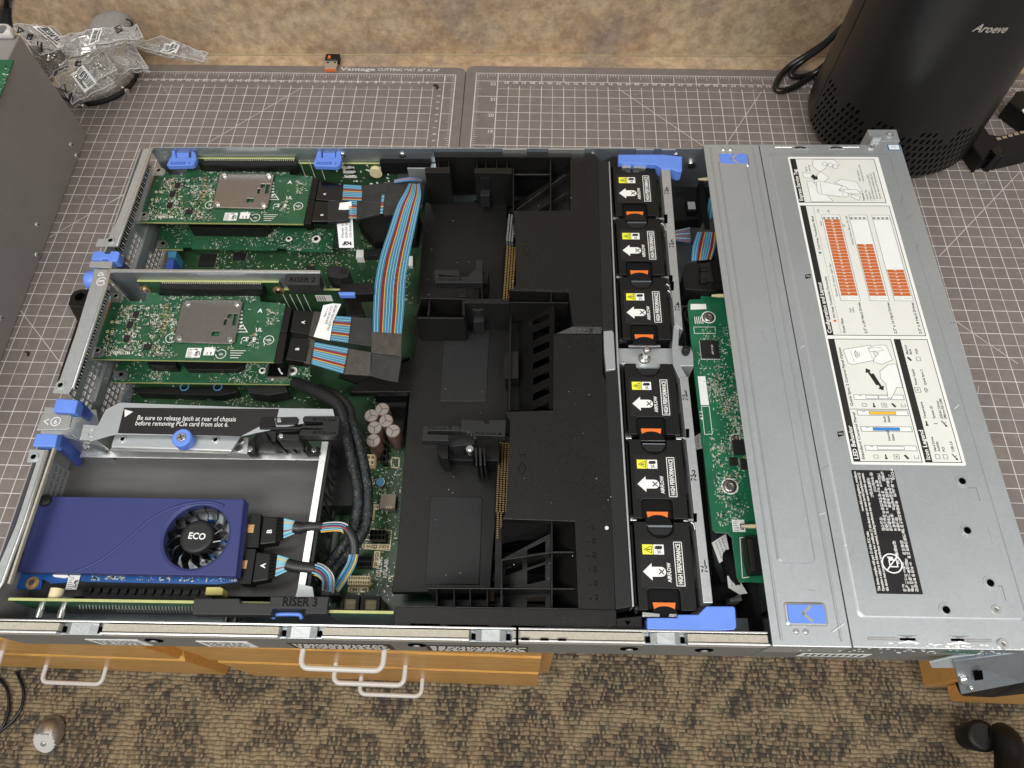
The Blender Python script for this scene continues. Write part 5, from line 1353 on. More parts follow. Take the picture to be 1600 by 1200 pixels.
for poly, nm in (([(260, 258), (264, 249), (268, 243), (268, 235), (273, 235), (275, 246), (298, 246), (299, 235), (305, 238), (307, 248), (303, 256), (299, 258), (264, 259)], 0), ([(489, 255), (493, 246), (496, 236), (502, 236), (502, 246), (524, 246), (526, 233), (532, 234), (534, 248), (531, 257), (527, 260), (492, 259)], 1)):
    b = MB(); b.prism(Pxy(poly, 80), 75, 80, M['blue']); xa = poly[4][0] + 2 if nm == 0 else 504; b.prism(Pxy([(xa, 238), (xa + 20, 238), (xa + 20, 246), (xa, 246)], 78), 74, 78, M['blue']); h = b.build('handle', R1, base, .7)
    b = MB(); a, c_ = P(poly[0][0] + 6, 257, 80.1), P(poly[0][0] + 36, 257, 80.1); b.text('RISER 1', a, (1, 0, 0), (0, 1, 0), 3.3, M['blue_deep'], 'L', (c_ - a).length, True); b.build('lettering', h, base)
# middle riser with its steel wall
base = (90, 288, 12); R2 = riser_thing('riser board on the bright steel wall between the two green card bays', base)
b = MB(); w0 = P(172, 421.5, 84); w1 = P(500, 428, 84); y = (w0.y + w1.y) / 2
b.box(2, w1.x, y - 1.2, y, 12, 84, M['steel_dark']); b.box(2, w1.x, y - .1, y + 2.4, 82.8, 84, M['bright']); b.build('steel_wall', R2, base, .3)
b = MB(); yb = y - 1.3
xa, xb, xc = P(214, 446, 72).x, P(411, 442, 72).x, P(531, 460, 66).x
b.box(xa, xc, yb - 1.6, yb, 12, 62, M['pcb_olive']); b.box(xa, xb + 14, yb - 1.6, yb, 62, 73, M['pcb_olive']); b.box(xa, xb + 14, yb - 1.7, yb + .1, 73, 73.8, M['pcb_edge']); b.box(xb + 14, xc, yb - 1.7, yb + .1, 62, 62.8, M['pcb_edge'])
b.build('circuit_board', R2, base, .2)
b = MB()
for k in range(4): b.obox((xb + 12 + k * 6, yb - 1.68, 22), (.6, 0, 0), (0, .05, 0), (0, 0, 34), M['white'])
b.obox((xb + 40, yb - 1.75, 46), (14, 0, 0), (0, .1, 0), (0, 0, 9), M['sticker'])
for k in range(12): b.obox((xb + 41 + (k % 4) * 2, yb - 1.82, 47 + (k // 4) * 2.4), (1.2, 0, 0), (0, .05, 0), (0, 0, 1.5), M['ink'])
for px, py, r in ((222, 452, 4.5), (432, 456, 5)): p = P(px, py, 66); b.lathe((p.x, yb - 1.7, 62), [(r, 0), (r, .5)], M['copper'], 18, axis=(0, -1, 0)); b.lathe((p.x, yb - 2.2, 62), [(r * .55, 0), (r * .5, 1.5)], M['nickel'], 14, axis=(0, -1, 0))
b.build('components', R2, base)
b = MB(); c0 = P(249, 442, 74); c1 = P(410, 442, 74); b.box(c0.x, c1.x, yb - 7.5, yb - 1.7, 61, 72, M['black'])
for k in range(48): xx = c0.x + 2 + k * (c1.x - c0.x - 4) / 47; b.box(xx - .5, xx + .5, yb - 3.2, yb - 1.8, 72, 73.4, M['tin'])
b.build('card_slot', R2, base, .3)
b = MB(); b.prism(Pxy([(446, 428), (498, 427), (501, 430), (499, 444), (490, 445), (447, 444), (444, 437)], 85), 72, 85, M['moulding']); b.prism(Pxy([(478, 415), (491, 415), (492, 428), (478, 428)], 80), 60, 80, M['black']); h = b.build('handle', R2, base, .6)
b = MB(); a, c_ = P(452, 440, 85.1), P(492, 440.5, 85.1); b.text('RISER 2', a, (1, 0, 0), (0, 1, 0), 4.4, M['black_soft'], 'L', (c_ - a).length, True); b.build('lettering', h, base)
b = MB(); b.prism(Pxy([(512, 417), (518, 414), (540, 417), (546, 422), (544, 432), (530, 435), (514, 432), (510, 427)], 76), 60, 76, M['charcoal']); p = P(537, 424, 76); b.ring(p.x, p.y, 76, 76.5, 1.4, 2.8, M['black']); b.build('release_pad', R2, base, .5)
b = MB(); b.prism(Pxy([(531, 443), (585, 442), (585, 459), (553, 460), (552, 457), (531, 456)], 70), 58, 70, M['black']); b.prism(Pxy([(536, 460), (560, 462), (570, 494), (540, 494)], 46), 14, 46, M['black']); b.prism(Pxy([(528, 456), (555, 456), (554, 461), (530, 461)], 71), 66, 71, M['blue']); b.build('latch', R2, base, .5)
# near riser
base = (130, 22, 12); R3 = riser_thing('riser board in the near rear corner below the blue graphics card', base)
b = MB(); pa, pb = P(14, 934, 79), P(615, 960, 79); n_ = 1
x0, x1, y0 = pa.x, pb.x, 21.5
b.box(x0, P(515, 946, 79).x, y0, y0 + 1.8, 12, 78.6, M['pcb']); b.box(x0, P(515, 946, 79).x, y0 - .05, y0 + 1.85, 78.6, 79.4, M['pcb_edge'])
xm = P(515, 946, 79).x; b.box(xm, x1, y0 - 4.6, y0 - 2.8, 12, 78.6, M['pcb']); b.box(xm, x1, y0 - 4.65, y0 - 2.75, 78.6, 79.4, M['pcb_edge']); b.box(xm - 1.6, xm, y0 - 4.6, y0 + 1.8, 12, 78.6, M['pcb'])
b.build('circuit_board', R3, base, .2)
b = MB()
for k in range(40):
    xx = P(120, 945, 70).x + k * 2.3
    b.tube([(xx, y0 + .2, 67), (xx - .9, y0 - 1.8, 63.5)], .38, M['lid_edge'], 5)
    if k > 8: b.tube([(xx + 1, y0 + .2, 57), (xx + .1, y0 - 1.8, 53.5)], .38, M['lid_edge'], 5)
for px in (57, 92, 346, 361): xx = P(px, 948, 66).x; b.lathe((xx, y0 - 8, 60 if px < 200 else 50), [(3.0, 0), (3.0, 8)], M['nickel'], 16, axis=(0, 1, 0))
b.build('solder_pins', R3, base)
b = MB(); b.lathe((P(89, 924, 72).x, y0 + 4.5, 72), [(4.4, -3), (4.4, 5)], M['cream'], 22, axis=(0, 1, 0)); p = P(52, 917, 60); b.build('stud', R3, base)
b = MB(); c0 = P(118, 922, 70); c1 = P(322, 924, 70); b.box(c0.x, c1.x, y0 + 2, y0 + 10.5, 40, 58.5, M['black'])
for k in range(14): xx = c0.x + 4 + k * (c1.x - c0.x - 8) / 13; b.box(xx - .8, xx + .8, y0 + 9, y0 + 13.5, 56, 60, M['black'])
b.text('UBARI', (P(157, 934, 58.6).x, y0 + 3.4, 58.6), (1, 0, 0), (0, 1, 0), 2, M['charcoal']); b.build('card_slot', R3, base, .3)
b = MB(); b.prism(Pxy([(322, 917), (344, 917), (349, 920), (347, 930), (320, 930)], 62), 52, 62, M['yellow_soft']); b.build('slot_tab', R3, base, .5)
b = MB(); b.prism(Pxy([(303, 935), (374, 935), (375, 942), (422, 943), (422, 932), (514, 932), (512, 943), (511, 959), (477, 959), (477, 951), (426, 951), (423, 961), (300, 960)], 84), 74, 84, M['moulding']); h = b.build('handle', R3, base, .6)
b = MB(); a, c_ = P(441, 946.5, 84.1), P(495, 947, 84.1); b.text('RISER 3', a, (1, 0, 0), (0, 1, 0), 5.6, M['black_soft'], 'L', (c_ - a).length, True); b.build('lettering', h, base)
b = MB(); b.tube(spline([P(427, 968, 74), P(428, 962, 74), P(433, 960, 74), P(465, 960, 74), P(470, 963, 74), P(471, 968, 74)], 5), 1.4, M['blue'], 8); b.build('release_loop', R3, base)

# ================================================================== ADAPTER CARDS
def stamp(b, px, py, z, w, h, mat, seed=0):
    p = P(px, py, z); b.box(p.x - w / 2, p.x + w / 2, p.y - h / 2, p.y + h / 2, z, z + .12, M[mat])
    r = random.Random(seed)
    for k in range(int(h / 1.3)): b.quad(p.x - w / 2 + .6, p.x - w / 2 + .6 + r.uniform(.3, .55) * w, p.y - h / 2 + .6 + k * 1.3, p.y - h / 2 + 1.0 + k * 1.3, z + .14, M['ink'])
    for k in range(40): xx, yy = r.randrange(6), r.randrange(6); b.quad(p.x + w * .12 + xx * .055 * w, p.x + w * .12 + (xx + 1) * .055 * w, p.y - h * .35 + yy * .11 * h * .8, p.y - h * .35 + (yy + .9) * .11 * h * .8, z + .15, M['ink'])
def storage_card():
    z = 62; base = (-2.7, 361, z)
    t = thing('adapter_card', 'c', 'expansion card', base, 'storage adapter cards with metal heat plates', True)
    outline = [(247, 268), (262, 268), (264, 273), (290, 273), (292, 262), (308, 262), (310, 266), (452, 266), (453, 273), (489, 276), (474, 350), (213, 347)]
    q = Pxy(outline, z)
    b = MB(); b.prism(q, z - 1.6, z, M['pcb']); bd = b.build('circuit_board', t, base)
    b = MB(); e = [Vector((*q[10], z - .6)), Vector((*q[11], z - .6))]; b.obox((q[11][0], q[11][1] - .12, z - 1.6), (q[10][0] - q[11][0], q[10][1] - q[11][1], 0), (0, .1, 0), (0, 0, 1.7), M['pcb_edge']); b.build('board_edge', bd, base)
    b = MB(); r = random.Random(99); hp = Pxy([(345, 273), (430, 273), (419, 329), (333, 327)], z)
    hx0, hx1 = min(p[0] for p in hp) - 1, max(p[0] for p in hp) + 1; hy0, hy1 = min(p[1] for p in hp) - 1, max(p[1] for p in hp) + 1
    keep = lambda x, y: not (hx0 < x < hx1 and hy0 < y < hy1)
    scatter(b, Pxy([(255, 280), (340, 275), (328, 345), (222, 344)], z), z, 1500, r, clusters=52, spread=4, keep=keep)
    scatter(b, q, z, 420, r, clusters=30, spread=5, keep=keep); scatter(b, Pxy([(462, 283), (478, 284), (474, 305), (460, 304)], z), z, 130, r, clusters=6, spread=3, keep=keep)
    scatter(b, Pxy([(312, 266), (450, 266), (450, 273), (312, 273)], z), z, 240, r, clusters=26, spread=4, keep=keep, mats=[('silk', .6), ('tin', .4)])
    for px, py in ((278, 291), (270, 304), (266, 321.5)): p = P(px, py, z); chip(b, p.x, p.y, 4.5, 6, z, 1.6)
    p = P(296, 332, z); chip(b, p.x, p.y, 6.5, 5, z, 1.4); 
    for px, py in ((244, 300), (238, 312)): 
        for s in (0, 4.2): p = P(px, py, z); b.ring(p.x + s, p.y, z, z + .3, .7, 1.4, M['cream'], 12)
    for k in range(9): p = P(322 - k * .5, 277 + k * 4.4, z); b.box(p.x - 1.5, p.x + 1, p.y - .8, p.y + .4, z, z + .7, M['tan' if k % 2 else 'gold'])
    b.build('components', bd, base)
    b = MB(); W_ = M['white']
    for t_, px, py, h, bold in (('A', 449, 287, 4, True), ('B', 443, 324, 4, True), ('CE', 427, 323, 3.6, True), ('UL', 447, 311, 3.4, True)): p = P(px, py, z + .1); b.text(t_, (p.x, p.y, z + .1), (1, 0, 0), (0, 1, 0), h, W_, 'L', None, bold)
    for (px, py, rr, t_) in ((466, 322, 4.4, 'DELL'), (399, 340, 4.4, 'E21'), (328, 320, 4.6, 'E2')): p = P(px, py, z); b.ring(p.x, p.y, z, z + .1, rr - .5, rr, W_, 28); b.text(t_, (p.x, p.y - .9, z + .12), (1, 0, 0), (0, 1, 0), 1.7, W_, 'C', None, True)
    for k in range(5): p = P(424, 287 + k * 4.6, z); b.quad(p.x, p.x + 2.4, p.y, p.y + 1.6, z + .1, W_)
    for k in range(4): p = P(412, 336 + k * 3, z); b.quad(p.x, p.x + 13 - k * 2, p.y, p.y + .5, z + .1, W_)
    p = P(400, 347, z); b.text('MADE IN CHINA  LICENSED BY MAKER  E221-3', (p.x, p.y, z + .1), (1, 0, 0), (0, 1, 0), 1.1, W_) if False else None
    for k in range(12): p = P(242 + k * 2.4, 341, z); b.quad(p.x, p.x + .7, p.y, p.y + 3, z + .1, W_)
    p = P(428, 308, z); b.line([(p.x - 5, p.y - 3), (p.x, p.y + 4), (p.x + 5, p.y - 3)], .6, z + .1, W_, True); b.line([(p.x - 3, p.y), (p.x + 3, p.y)], .6, z + .1, W_)
    b.build('silkscreen', bd, base)
    b = MB(); stamp(b, 360.5, 338.5, z + .05, 12, 9, 'sticker', 4); p = P(380, 337, z); b.quad(p.x - 3, p.x + 6, p.y - 3.5, p.y + 4, z + .12, M['paper']) ; b.build('sticker', bd, base)
    # heat plate with openings
    b = MB(); cx = [hx0 + 1, hx1 - 1]; cy = [hy0 + 1, hy1 - 1]; w = cx[1] - cx[0]; h = cy[1] - cy[0]
    p00, p10, p11, p01 = [Vector((*hp[i], 0)) for i in (3, 2, 1, 0)]
    def hf(u, v, ww): p = p00.lerp(p10, u).lerp(p01.lerp(p11, u), v); return (p.x, p.y, z + 2 + ww)
    U = [0, .04, .60, .72, .76, .80, .87, .90, .96, .97, 1]; V = [0, .04, .17, .27, .42, .55, .58, .68, .96, 1]
    def solid(i, j):
        u, v = (U[i] + U[i + 1]) / 2, (V[j] + V[j + 1]) / 2
        if (u < .04 or u > .97) and (v < .04 or v > .96): return False
        if .60 < u < .72 and .17 < v < .27: return False
        if .76 < u < .80 + .07 * 0 and .42 < v < .55: return False
        if .80 < u < .87 and .58 < v < .68: return False
        if .90 < u < .96 and .42 < v < .68: return False
        return True
    b.cells(U, V, solid, -.9, .6, hf, M['heat'])
    pl = b.build('heat_plate', t, base, .5)
    b = MB()
    for u, v in ((.10, .90), (.91, .90), (.09, .09), (.92, .09)): p = hf(u, v, .6); b.lathe(p, [(2.9, 0), (2.9, 1.1), (2.2, 1.6)], M['nickel'], 6, smooth=False)
    b.build('screw', pl, base)
    # bracket
    b = MB()
    x0 = P(208, 345, z).x
    b.box(-5.8, -4.6, 356, 431, 20, 61, M['steel'])
    for pts, hole in (([(232, 262), (254, 262), (258, 265), (258, 270), (254, 274), (240, 274), (233, 272)], (248, 266)), ([(211, 331), (228, 331), (234, 335), (232, 341), (226, 344), (208, 345)], (225, 335.5))):
        b.prism(Pxy(pts, z + 1), z, z + 1, M['bright']); p = P(*hole, z + 1); b.cyl(p.x, p.y, z + .9, z + 1.1, 1.6, M['hole']); b.ring(p.x, p.y, z + 1, z + 1.3, 1.6, 2.3, M['steel'])
    b.prism(Pxy([(234, 265), (240, 265), (216, 346), (209, 346)], z + 2), z - 2, z + 2, M['steel']); b.prism(Pxy([(240, 272), (241.5, 272), (220, 335), (218, 335)], z + .3), z - 1.6, z + .3, M['copper'])
    b.build('bracket', t, base, .3)
    # end connectors
    b = MB(); b.prism(Pxy([(489, 277), (498, 280), (492, 311), (482, 311)], z + 3), z - 6, z + 3, M['black']); b.prism(Pxy([(482, 312), (492, 312), (486, 350), (475, 350)], z + 3), z - 6, z + 3, M['black']); b.build('cable_connector', t, base, .4)
    return t
c1 = storage_card()
c1['label'] = 'upper storage adapter card nearest the far wall, its heat plate under the blue handles'
dlt = P(139, 561, 61) - P(213, 347, 62)
c2 = copy_tree(c1, None, dlt)
c2['label'] = 'upper storage adapter card in the middle bay, plugged into connectors marked A and B'
def lower_card(label, outline, z, seed, tabs, dark, group='smaller cards below the storage adapters'):
    q = Pxy(outline, z); base = (q[-1][0], q[-1][1], z)
    t = thing('adapter_card', label, 'expansion card', base, group, True)
    b = MB(); b.prism(q, z - 1.6, z, M['pcb']); bd = b.build('circuit_board', t, base)
    b = MB(); n = len(q); a, c_ = q[-1], q[-2]; b.obox((a[0], a[1] - .12, z - 1.6), (c_[0] - a[0], c_[1] - a[1], 0), (0, .1, 0), (0, 0, 1.7), M['pcb_edge']); b.build('board_edge', bd, base)
    b = MB(); r = random.Random(seed); scatter(b, q, z, 800, r, clusters=22, spread=7, mats=[('silk', .6), ('tin', .3), ('ink', .1)])
    b.build('components', bd, base)
    b = MB()
    for pts, hole in tabs: b.prism(Pxy(pts, z + 1), z, z + 1, M['bright']); p = P(*hole, z + 1); b.cyl(p.x, p.y, z + .9, z + 1.15, 1.7, M['hole'])
    b.build('bracket', t, base, .3)
    b = MB()
    for pts, zz in dark: b.prism(Pxy(pts, zz), z, zz, M['black'])
    b.build('heat_sink', t, base, .5)
    b = MB(); p = P(outline[1][0] - 30, (outline[1][1] + outline[2][1]) / 2 - 2, z)
    for dx, rr in ((0, 4.2), (-26, 3)): b.ring(p.x + dx, p.y, z, z + .3, rr * .6, rr, M['white'], 20); b.lathe((p.x + dx, p.y, z), [(rr * .6, 0), (rr * .5, 1.2)], M['nickel'], 14)
    b.build('screw', t, base)
    return t
lower_card('lower green card under the far storage adapter, its pale clustered parts in view', [(250, 350), (524, 358), (519, 394), (449, 392), (447, 388), (433, 387), (431, 391), (300, 389), (298, 386), (287, 386), (285, 390), (245, 389)], 30, 41, [([(246, 376), (258, 375), (262, 380), (258, 386), (244, 386)], (254.5, 380))], [([(294, 348), (420, 350), (410, 358), (296, 356)], 42)])
p_ = lower_card('lower green card under the middle storage adapter, with a black heat sink', [(190, 560), (487, 563), (482, 601), (173, 597)], 30, 42, [([(178, 580), (196, 578), (200, 584), (196, 592), (176, 592)], (189, 585))], [([(288, 560), (382, 560), (378, 573), (370, 578), (292, 578), (286, 570)], 36), ([(230, 562), (276, 564), (274, 573), (230, 571)], 40)])
b = MB(); p = P(437, 579, 30); base = tuple(p); b.box(p.x - 10, p.x + 10, p.y - 9, p.y + 9, 30, 33, M['heat']); b.box(p.x - 8.5, p.x + 8.5, p.y - 7.5, p.y + 7.5, 33, 33.4, M['black_gloss']); b.line([(p.x - 3, p.y + 6), (p.x + 2, p.y - 3), (p.x + 4, p.y - 5)], 1.2, 33.5, M['sticker'])
b.build('controller_chip', p_, (P(173, 597, 30).x, P(173, 597, 30).y, 30), .2)
# small heat sink block and purple-ringed parts under the middle bay
b = MB(); b.prism(Pxy([(205, 606), (368, 603), (372, 612), (345, 618), (215, 614)], 20), ZB, 20, M['black']); b.prism(Pxy([(385, 605), (445, 600), (450, 612), (420, 618), (388, 614)], 24), ZB, 24, M['charcoal'])
for px in (288, 340): p = P(px, 604, 21); b.ring(p.x, p.y, 20, 21, 3, 4, M['wire_sky'], 20)
p = P(328, 619, 12); b.lathe((p.x, p.y, ZB), [(4, 0), (4, 2), (2.5, 4)], M['nickel'], 16); sv(b, 'heat_sink', .4, parent=board)
b = MB(); b.prism(Pxy([(560, 392), (598, 390), (600, 400), (560, 404)], 14), ZB, 16, M['charcoal']); sv(b, 'board_connector', .3, parent=board); b = MB(); b.prism(Pxy([(557, 390), (568, 390), (568, 402), (556, 402)], 18), ZB, 18, M['sticker']); sv(b, 'board_connector', .3, parent=board); b = MB(); b.prism(Pxy([(262, 392), (276, 392), (274, 402), (262, 402)], 26), ZB, 26, M['wire_sky']); sv(b, 'board_connector', .3, parent=board); b = MB(); b.prism(Pxy([(262, 405), (272, 405), (270, 420), (258, 420)], 26), ZB, 26, M['blue_deep']); sv(b, 'board_connector', .3, parent=board); b = MB(); b.prism(Pxy([(639, 400), (645, 400), (645, 415), (638, 415)], 14), ZB, 14, M['paper'])
sv(b, 'board_connector', .3, parent=board); b = MB(); b.prism(Pxy([(640, 560), (560, 600), (530, 590), (545, 560)], 12), ZB, 14, M['black']); sv(b, 'board_connector', .3, parent=board); b = MB(); b.prism(Pxy([(567, 335), (600, 325), (655, 330), (650, 372), (585, 378), (560, 350)], 24), ZB, 24, M['black'])
sv(b, 'board_connector', .3, parent=board)

# ================================================================== GRAPHICS CARD
z = 66; base = (-4, 44, z)
gpu = thing('graphics_card', 'graphics card with a smooth navy blue shroud and a round ECO fan', 'graphics card', base, None, True)
b = MB(); cx, cy = P(306, 837.5, z)[:2]; R_o = 23.2
rect = Pxy([(62, 775.5), (381, 780), (369, 900.5), (27, 893.5)], z)
N = 48
circ = [(cx + R_o * math.cos(2 * math.pi * k / N), cy + R_o * math.sin(2 * math.pi * k / N)) for k in range(N)]
def edge_pt(ang):
    d = Vector((math.cos(ang), math.sin(ang))); best = None
    for i in range(4):
        a, c_ = Vector(rect[i]), Vector(rect[(i + 1) % 4]); e = c_ - a
        den = d.x * e.y - d.y * e.x
        if abs(den) < 1e-9: continue
        w = a - Vector((cx, cy)); t = (w.x * e.y - w.y * e.x) / den; s2 = (w.x * d.y - w.y * d.x) / den
        if t > 0 and -1e-6 <= s2 <= 1 + 1e-6 and (best is None or t < best[0]): best = (t, Vector((cx, cy)) + d * t)
    return best[1]
corner_ang = [math.atan2(r[1] - cy, r[0] - cx) for r in rect]
angs = sorted([2 * math.pi * k / N - math.pi for k in range(N)] + corner_ang)
top = []; n = len(angs)
inn = [(cx + R_o * math.cos(a), cy + R_o * math.sin(a)) for a in angs]; lip = [(cx + (R_o + 2.2) * math.cos(a), cy + (R_o + 2.2) * math.sin(a)) for a in angs]; out = [edge_pt(a) for a in angs]
vs = [(p[0], p[1], z - 9) for p in inn] + [(p[0], p[1], z - 1.0) for p in inn] + [(p[0], p[1], z) for p in lip] + [(p.x, p.y, z) for p in out] + [(p.x, p.y, z - 7) for p in out]
fs = []
for r_ in range(4):
    for i in range(n): j = (i + 1) % n; fs.append((r_ * n + i, (r_ + 1) * n + i, (r_ + 1) * n + j, r_ * n + j))
b.add(vs, [f[::-1] for f in fs], M['navy'])
b.poly3([P(381, 780, z), P(389.5, 787, z - 5), P(376.5, 903, z - 5), P(369, 900.5, z)], 9, M['navy'])
path = [P(px, py, z) for px, py in ((117, 893.5), (140, 884), (165, 870), (190, 851), (213, 831), (235, 812), (262, 797), (290, 788), (325, 784), (350, 790))]
sh_ = b.build('shroud', gpu, base, .6, 3)
b = MB(); sp = spline([Vector((p.x, p.y, z - .35)) for p in path], 6); b.tube(sp, 1.25, M['navy'], 10); b.build('relief_line', sh_, base)
b = MB(); p = P(71.5, 782.5, z); b.lathe((p.x, p.y, z - 4), [(4.6, 0), (4.6, 5.0), (3.6, 6.2), (.5, 6.6)], M['charcoal'], 24); b.build('cap', sh_, base)
b = MB()
b.lathe((cx, cy, z - 14), [(12.2, 0), (12.2, 12.2), (11.2, 13.2), (9.5, 13.4)], M['charcoal'], 32)
hub_face = b.build('fan_hub', gpu, base)
b = MB(); b.text('ECO', (cx + .6, cy - 2.1, z - .5), Vector((1, -.06, 0)).normalized(), Vector((.06, 1, 0)).normalized(), 4.6, M['sticker'], 'C', 12.4, True); b.build('emblem', hub_face, base)
for k in range(13):
    a = 2 * math.pi * k / 13 + .2; b = MB()
    A = Vector((cx + 11.5 * math.cos(a), cy + 11.5 * math.sin(a), z - 3)); e = a + .42
    B_ = Vector((cx + 22.3 * math.cos(e), cy + 22.3 * math.sin(e), z - 2.6)); m_ = Vector((cx + 17.5 * math.cos(a + .16), cy + 17.5 * math.sin(a + .16), z - 2.6))
    nn = Vector((-math.sin(a), math.cos(a), 0)) * 3.2
    for p, q in ((A, m_), (m_, B_)): b.poly3([p, q, q + nn - Vector((0, 0, 7)), p + nn - Vector((0, 0, 7))], .7, M['black_gloss'])
    b.build('fan_blade', gpu, base)
b = MB(); b.cyl(cx, cy, z - 16.5, z - 15.5, 23, M['steel_dark'], 36)
for k in range(14): a = k * .449; b.box(cx + 15 * math.cos(a) - 2, cx + 15 * math.cos(a) + 2, cy + 15 * math.sin(a) - 1, cy + 15 * math.sin(a) + 1, z - 15.5, z - 11, M['heat' if k % 3 else 'pcb_blue'])
b.build('heat_sink', gpu, base)
b = MB(); zb = 57; b.prism(Pxy([(14, 893), (62, 893), (360, 899), (366, 902), (372, 909), (340, 913), (128, 909), (124, 905), (120, 909), (80, 912), (66, 904), (64, 921), (30, 921), (12, 915)], zb), zb - 1.6, zb, M['pcb_blue']); pb_ = b.build('circuit_board', gpu, base)
b = MB(); r = random.Random(8); scatter(b, Pxy([(125, 898), (365, 902), (368, 910), (130, 908)], zb), zb, 420, r, clusters=24, spread=5, mats=[('silk', .7), ('tin', .15), ('ink', .15)]); p = P(51, 911, zb); b.ring(p.x, p.y, zb, zb + .3, 2, 4.6, M['copper'], 24); b.lathe((p.x, p.y, zb), [(2.4, 0), (2, 1.6)], M['nickel'], 14)
for k in range(26): p = P(46 - k * 1.1, 800 + k * 3.6, 58); b.box(p.x - 1.2, p.x + 1.2, p.y - 1, p.y + 1, zb, 59 + (k % 3), M[('copper', 'ink', 'tin', 'black')[k % 4]])
b.prism(Pxy([(80, 895), (101, 895), (108, 901), (100, 903), (84, 901)], 59), 57, 59, M['sticker'])
b.build('components', pb_, base)
b = MB(); stamp(b, 114, 910, 58, 8, 10, 'sticker', 6); b.build('sticker', pb_, base)
b = MB(); b.prism(Pxy([(392, 803), (408, 803), (404, 855), (384, 855)], 58), 46, 58, M['black']); b.prism(Pxy([(384, 857), (400, 858), (392, 912), (374, 912)], 58), 46, 58, M['black'])
for px, py in ((392, 826), (381, 882)): p = P(px, py, 58); b.box(p.x - 2.4, p.x + 2.4, p.y - 3, p.y + 3, 58, 58.4, M['copper'])
b.build('cable_connector', gpu, base, .4)

# ================================================================== CABLES
cols8 = ['wire_cyan', 'wire_cyan', 'wire_sky', 'wire_cyan']
def ribbon(b, left, right, n, cols, r=.62, seg=6):
    L, R = spline(left, seg), spline(right, seg)
    for k in range(n):
        f = (k + .5) / n
        b.tube([a.lerp(c_, f) for a, c_ in zip(L, R)], r, M[cols[k % len(cols)]], 6, caps=False)
def PZ(l): return [P(*a) for a in l]
RC = ['wire_sky', 'wire_cyan', 'wire_sky', 'wire_cyan', 'wire_sky', 'wire_red', 'wire_red', 'wire_yellow', 'wire_sky', 'wire_cyan', 'wire_sky', 'wire_cyan', 'wire_sky', 'wire_cyan', 'wire_red', 'wire_red', 'wire_yellow', 'wire_sky', 'wire_cyan', 'wire_sky', 'wire_cyan', 'wire_sky']
def cable_thing(label, base, name='ribbon_cable', cat='ribbon cable'): return thing(name, label, cat, base, 'striped signal cables inside the server', True)
# cable of the middle storage card (A and B plugs, then the long ribbon up to the far wall)
base = tuple(P(610, 560, 64)); rc = cable_thing('wide rainbow ribbon cable from the middle storage card, sweeping up to the far side', base)
b = MB()
ribbon(b, PZ([(582, 520, 66), (583, 480, 67), (586, 440, 70), (594, 400, 73), (607, 360, 76), (620, 322, 78), (632, 300, 76), (640, 285, 68)]), PZ([(628, 522, 66), (632, 480, 67), (634, 440, 70), (640, 400, 73), (648, 360, 76), (655, 325, 78), (658, 305, 76), (656, 287, 68)]), 22, RC, .50)
b.build('ribbon', rc, base)
b = MB(); b.poly3(PZ([(580, 518, 66.8), (628, 521, 66.8), (627, 556, 66), (580, 551, 66)]), 2.4, M['tape_brown']); b.poly3(PZ([(574, 551, 64.5), (628, 554, 65.2), (622, 597, 62), (600, 593, 62), (572, 585, 62), (576, 556, 63)]), 2.5, M['tape'])
b.poly3(PZ([(543, 544, 65), (580, 550, 65), (578, 587, 62), (536, 584, 62)]), 2.4, M['tape_brown']); b.poly3(PZ([(547, 494, 66), (581, 497, 66), (581, 541, 65), (543, 536, 65)]), 2.4, M['tape']); b.build('tape_wrap', rc, base, .5)
b = MB(); ribbon(b, PZ([(518, 493, 67), (549, 495, 67)]), PZ([(510, 531, 66), (544, 536, 66)]), 22, RC, .44, 2); ribbon(b, PZ([(489, 534, 66), (544, 544, 66)]), PZ([(483, 568, 64), (536, 584, 64)]), 22, RC, .44, 2); b.build('wire_fan', rc, base)
for pts, tp, l, lp, band in (([(459, 484), (492, 486), (484, 523), (453, 518)], 0, 'A', (472, 503), [(490, 486), (518, 489), (510, 531), (482, 524)]), ([(455, 527), (487, 529), (479, 566), (446, 562)], 0, 'B', (463, 544), [(482, 527), (492, 531), (484, 569), (474, 566)])):
    b = MB(); b.prism(Pxy(pts, 67), 58, 67, M['black']); pg = b.build('plug', rc, base, .6)
    b = MB(); p = P(lp[0] + 4, lp[1] + 3, 67.1); b.text(l, p, (0, 1, 0), (-1, 0, 0), 3, M['sticker'], 'L', None, True); b.build('letter', pg, base)
    b = MB(); b.poly3([P(x, y, 67) for x, y in band], 4, M['tape_brown']); b.build('tape_band', pg, base, .4)
b = MB(); q = [(505, 477, 72), (520, 474, 71), (533, 475, 69), (520, 503, 68.5), (515, 532, 67.5), (490, 526, 68), (499, 500, 69)]
b.poly3(PZ(q), .4, M['sticker']); fl = b.build('paper_tag', rc, base)
b = MB(); a, c_ = P(512, 517, 68.6), P(525, 477, 70.6); d = (c_ - a).normalized(); u = Vector((-d.y, d.x, 0)).normalized()
for k, t_ in enumerate(('CN-0CYC7-072-19M-A0', 'DP/N 0CYC7', 'Made in China')): b.text(t_, a + u * (k * 3.2 - 1) + Vector((0, 0, .4)) + d * (k * 6), d, u, 1.9, M['ink'], 'L', (c_ - a).length - k * 7)
b.build('tag_print', fl, base)
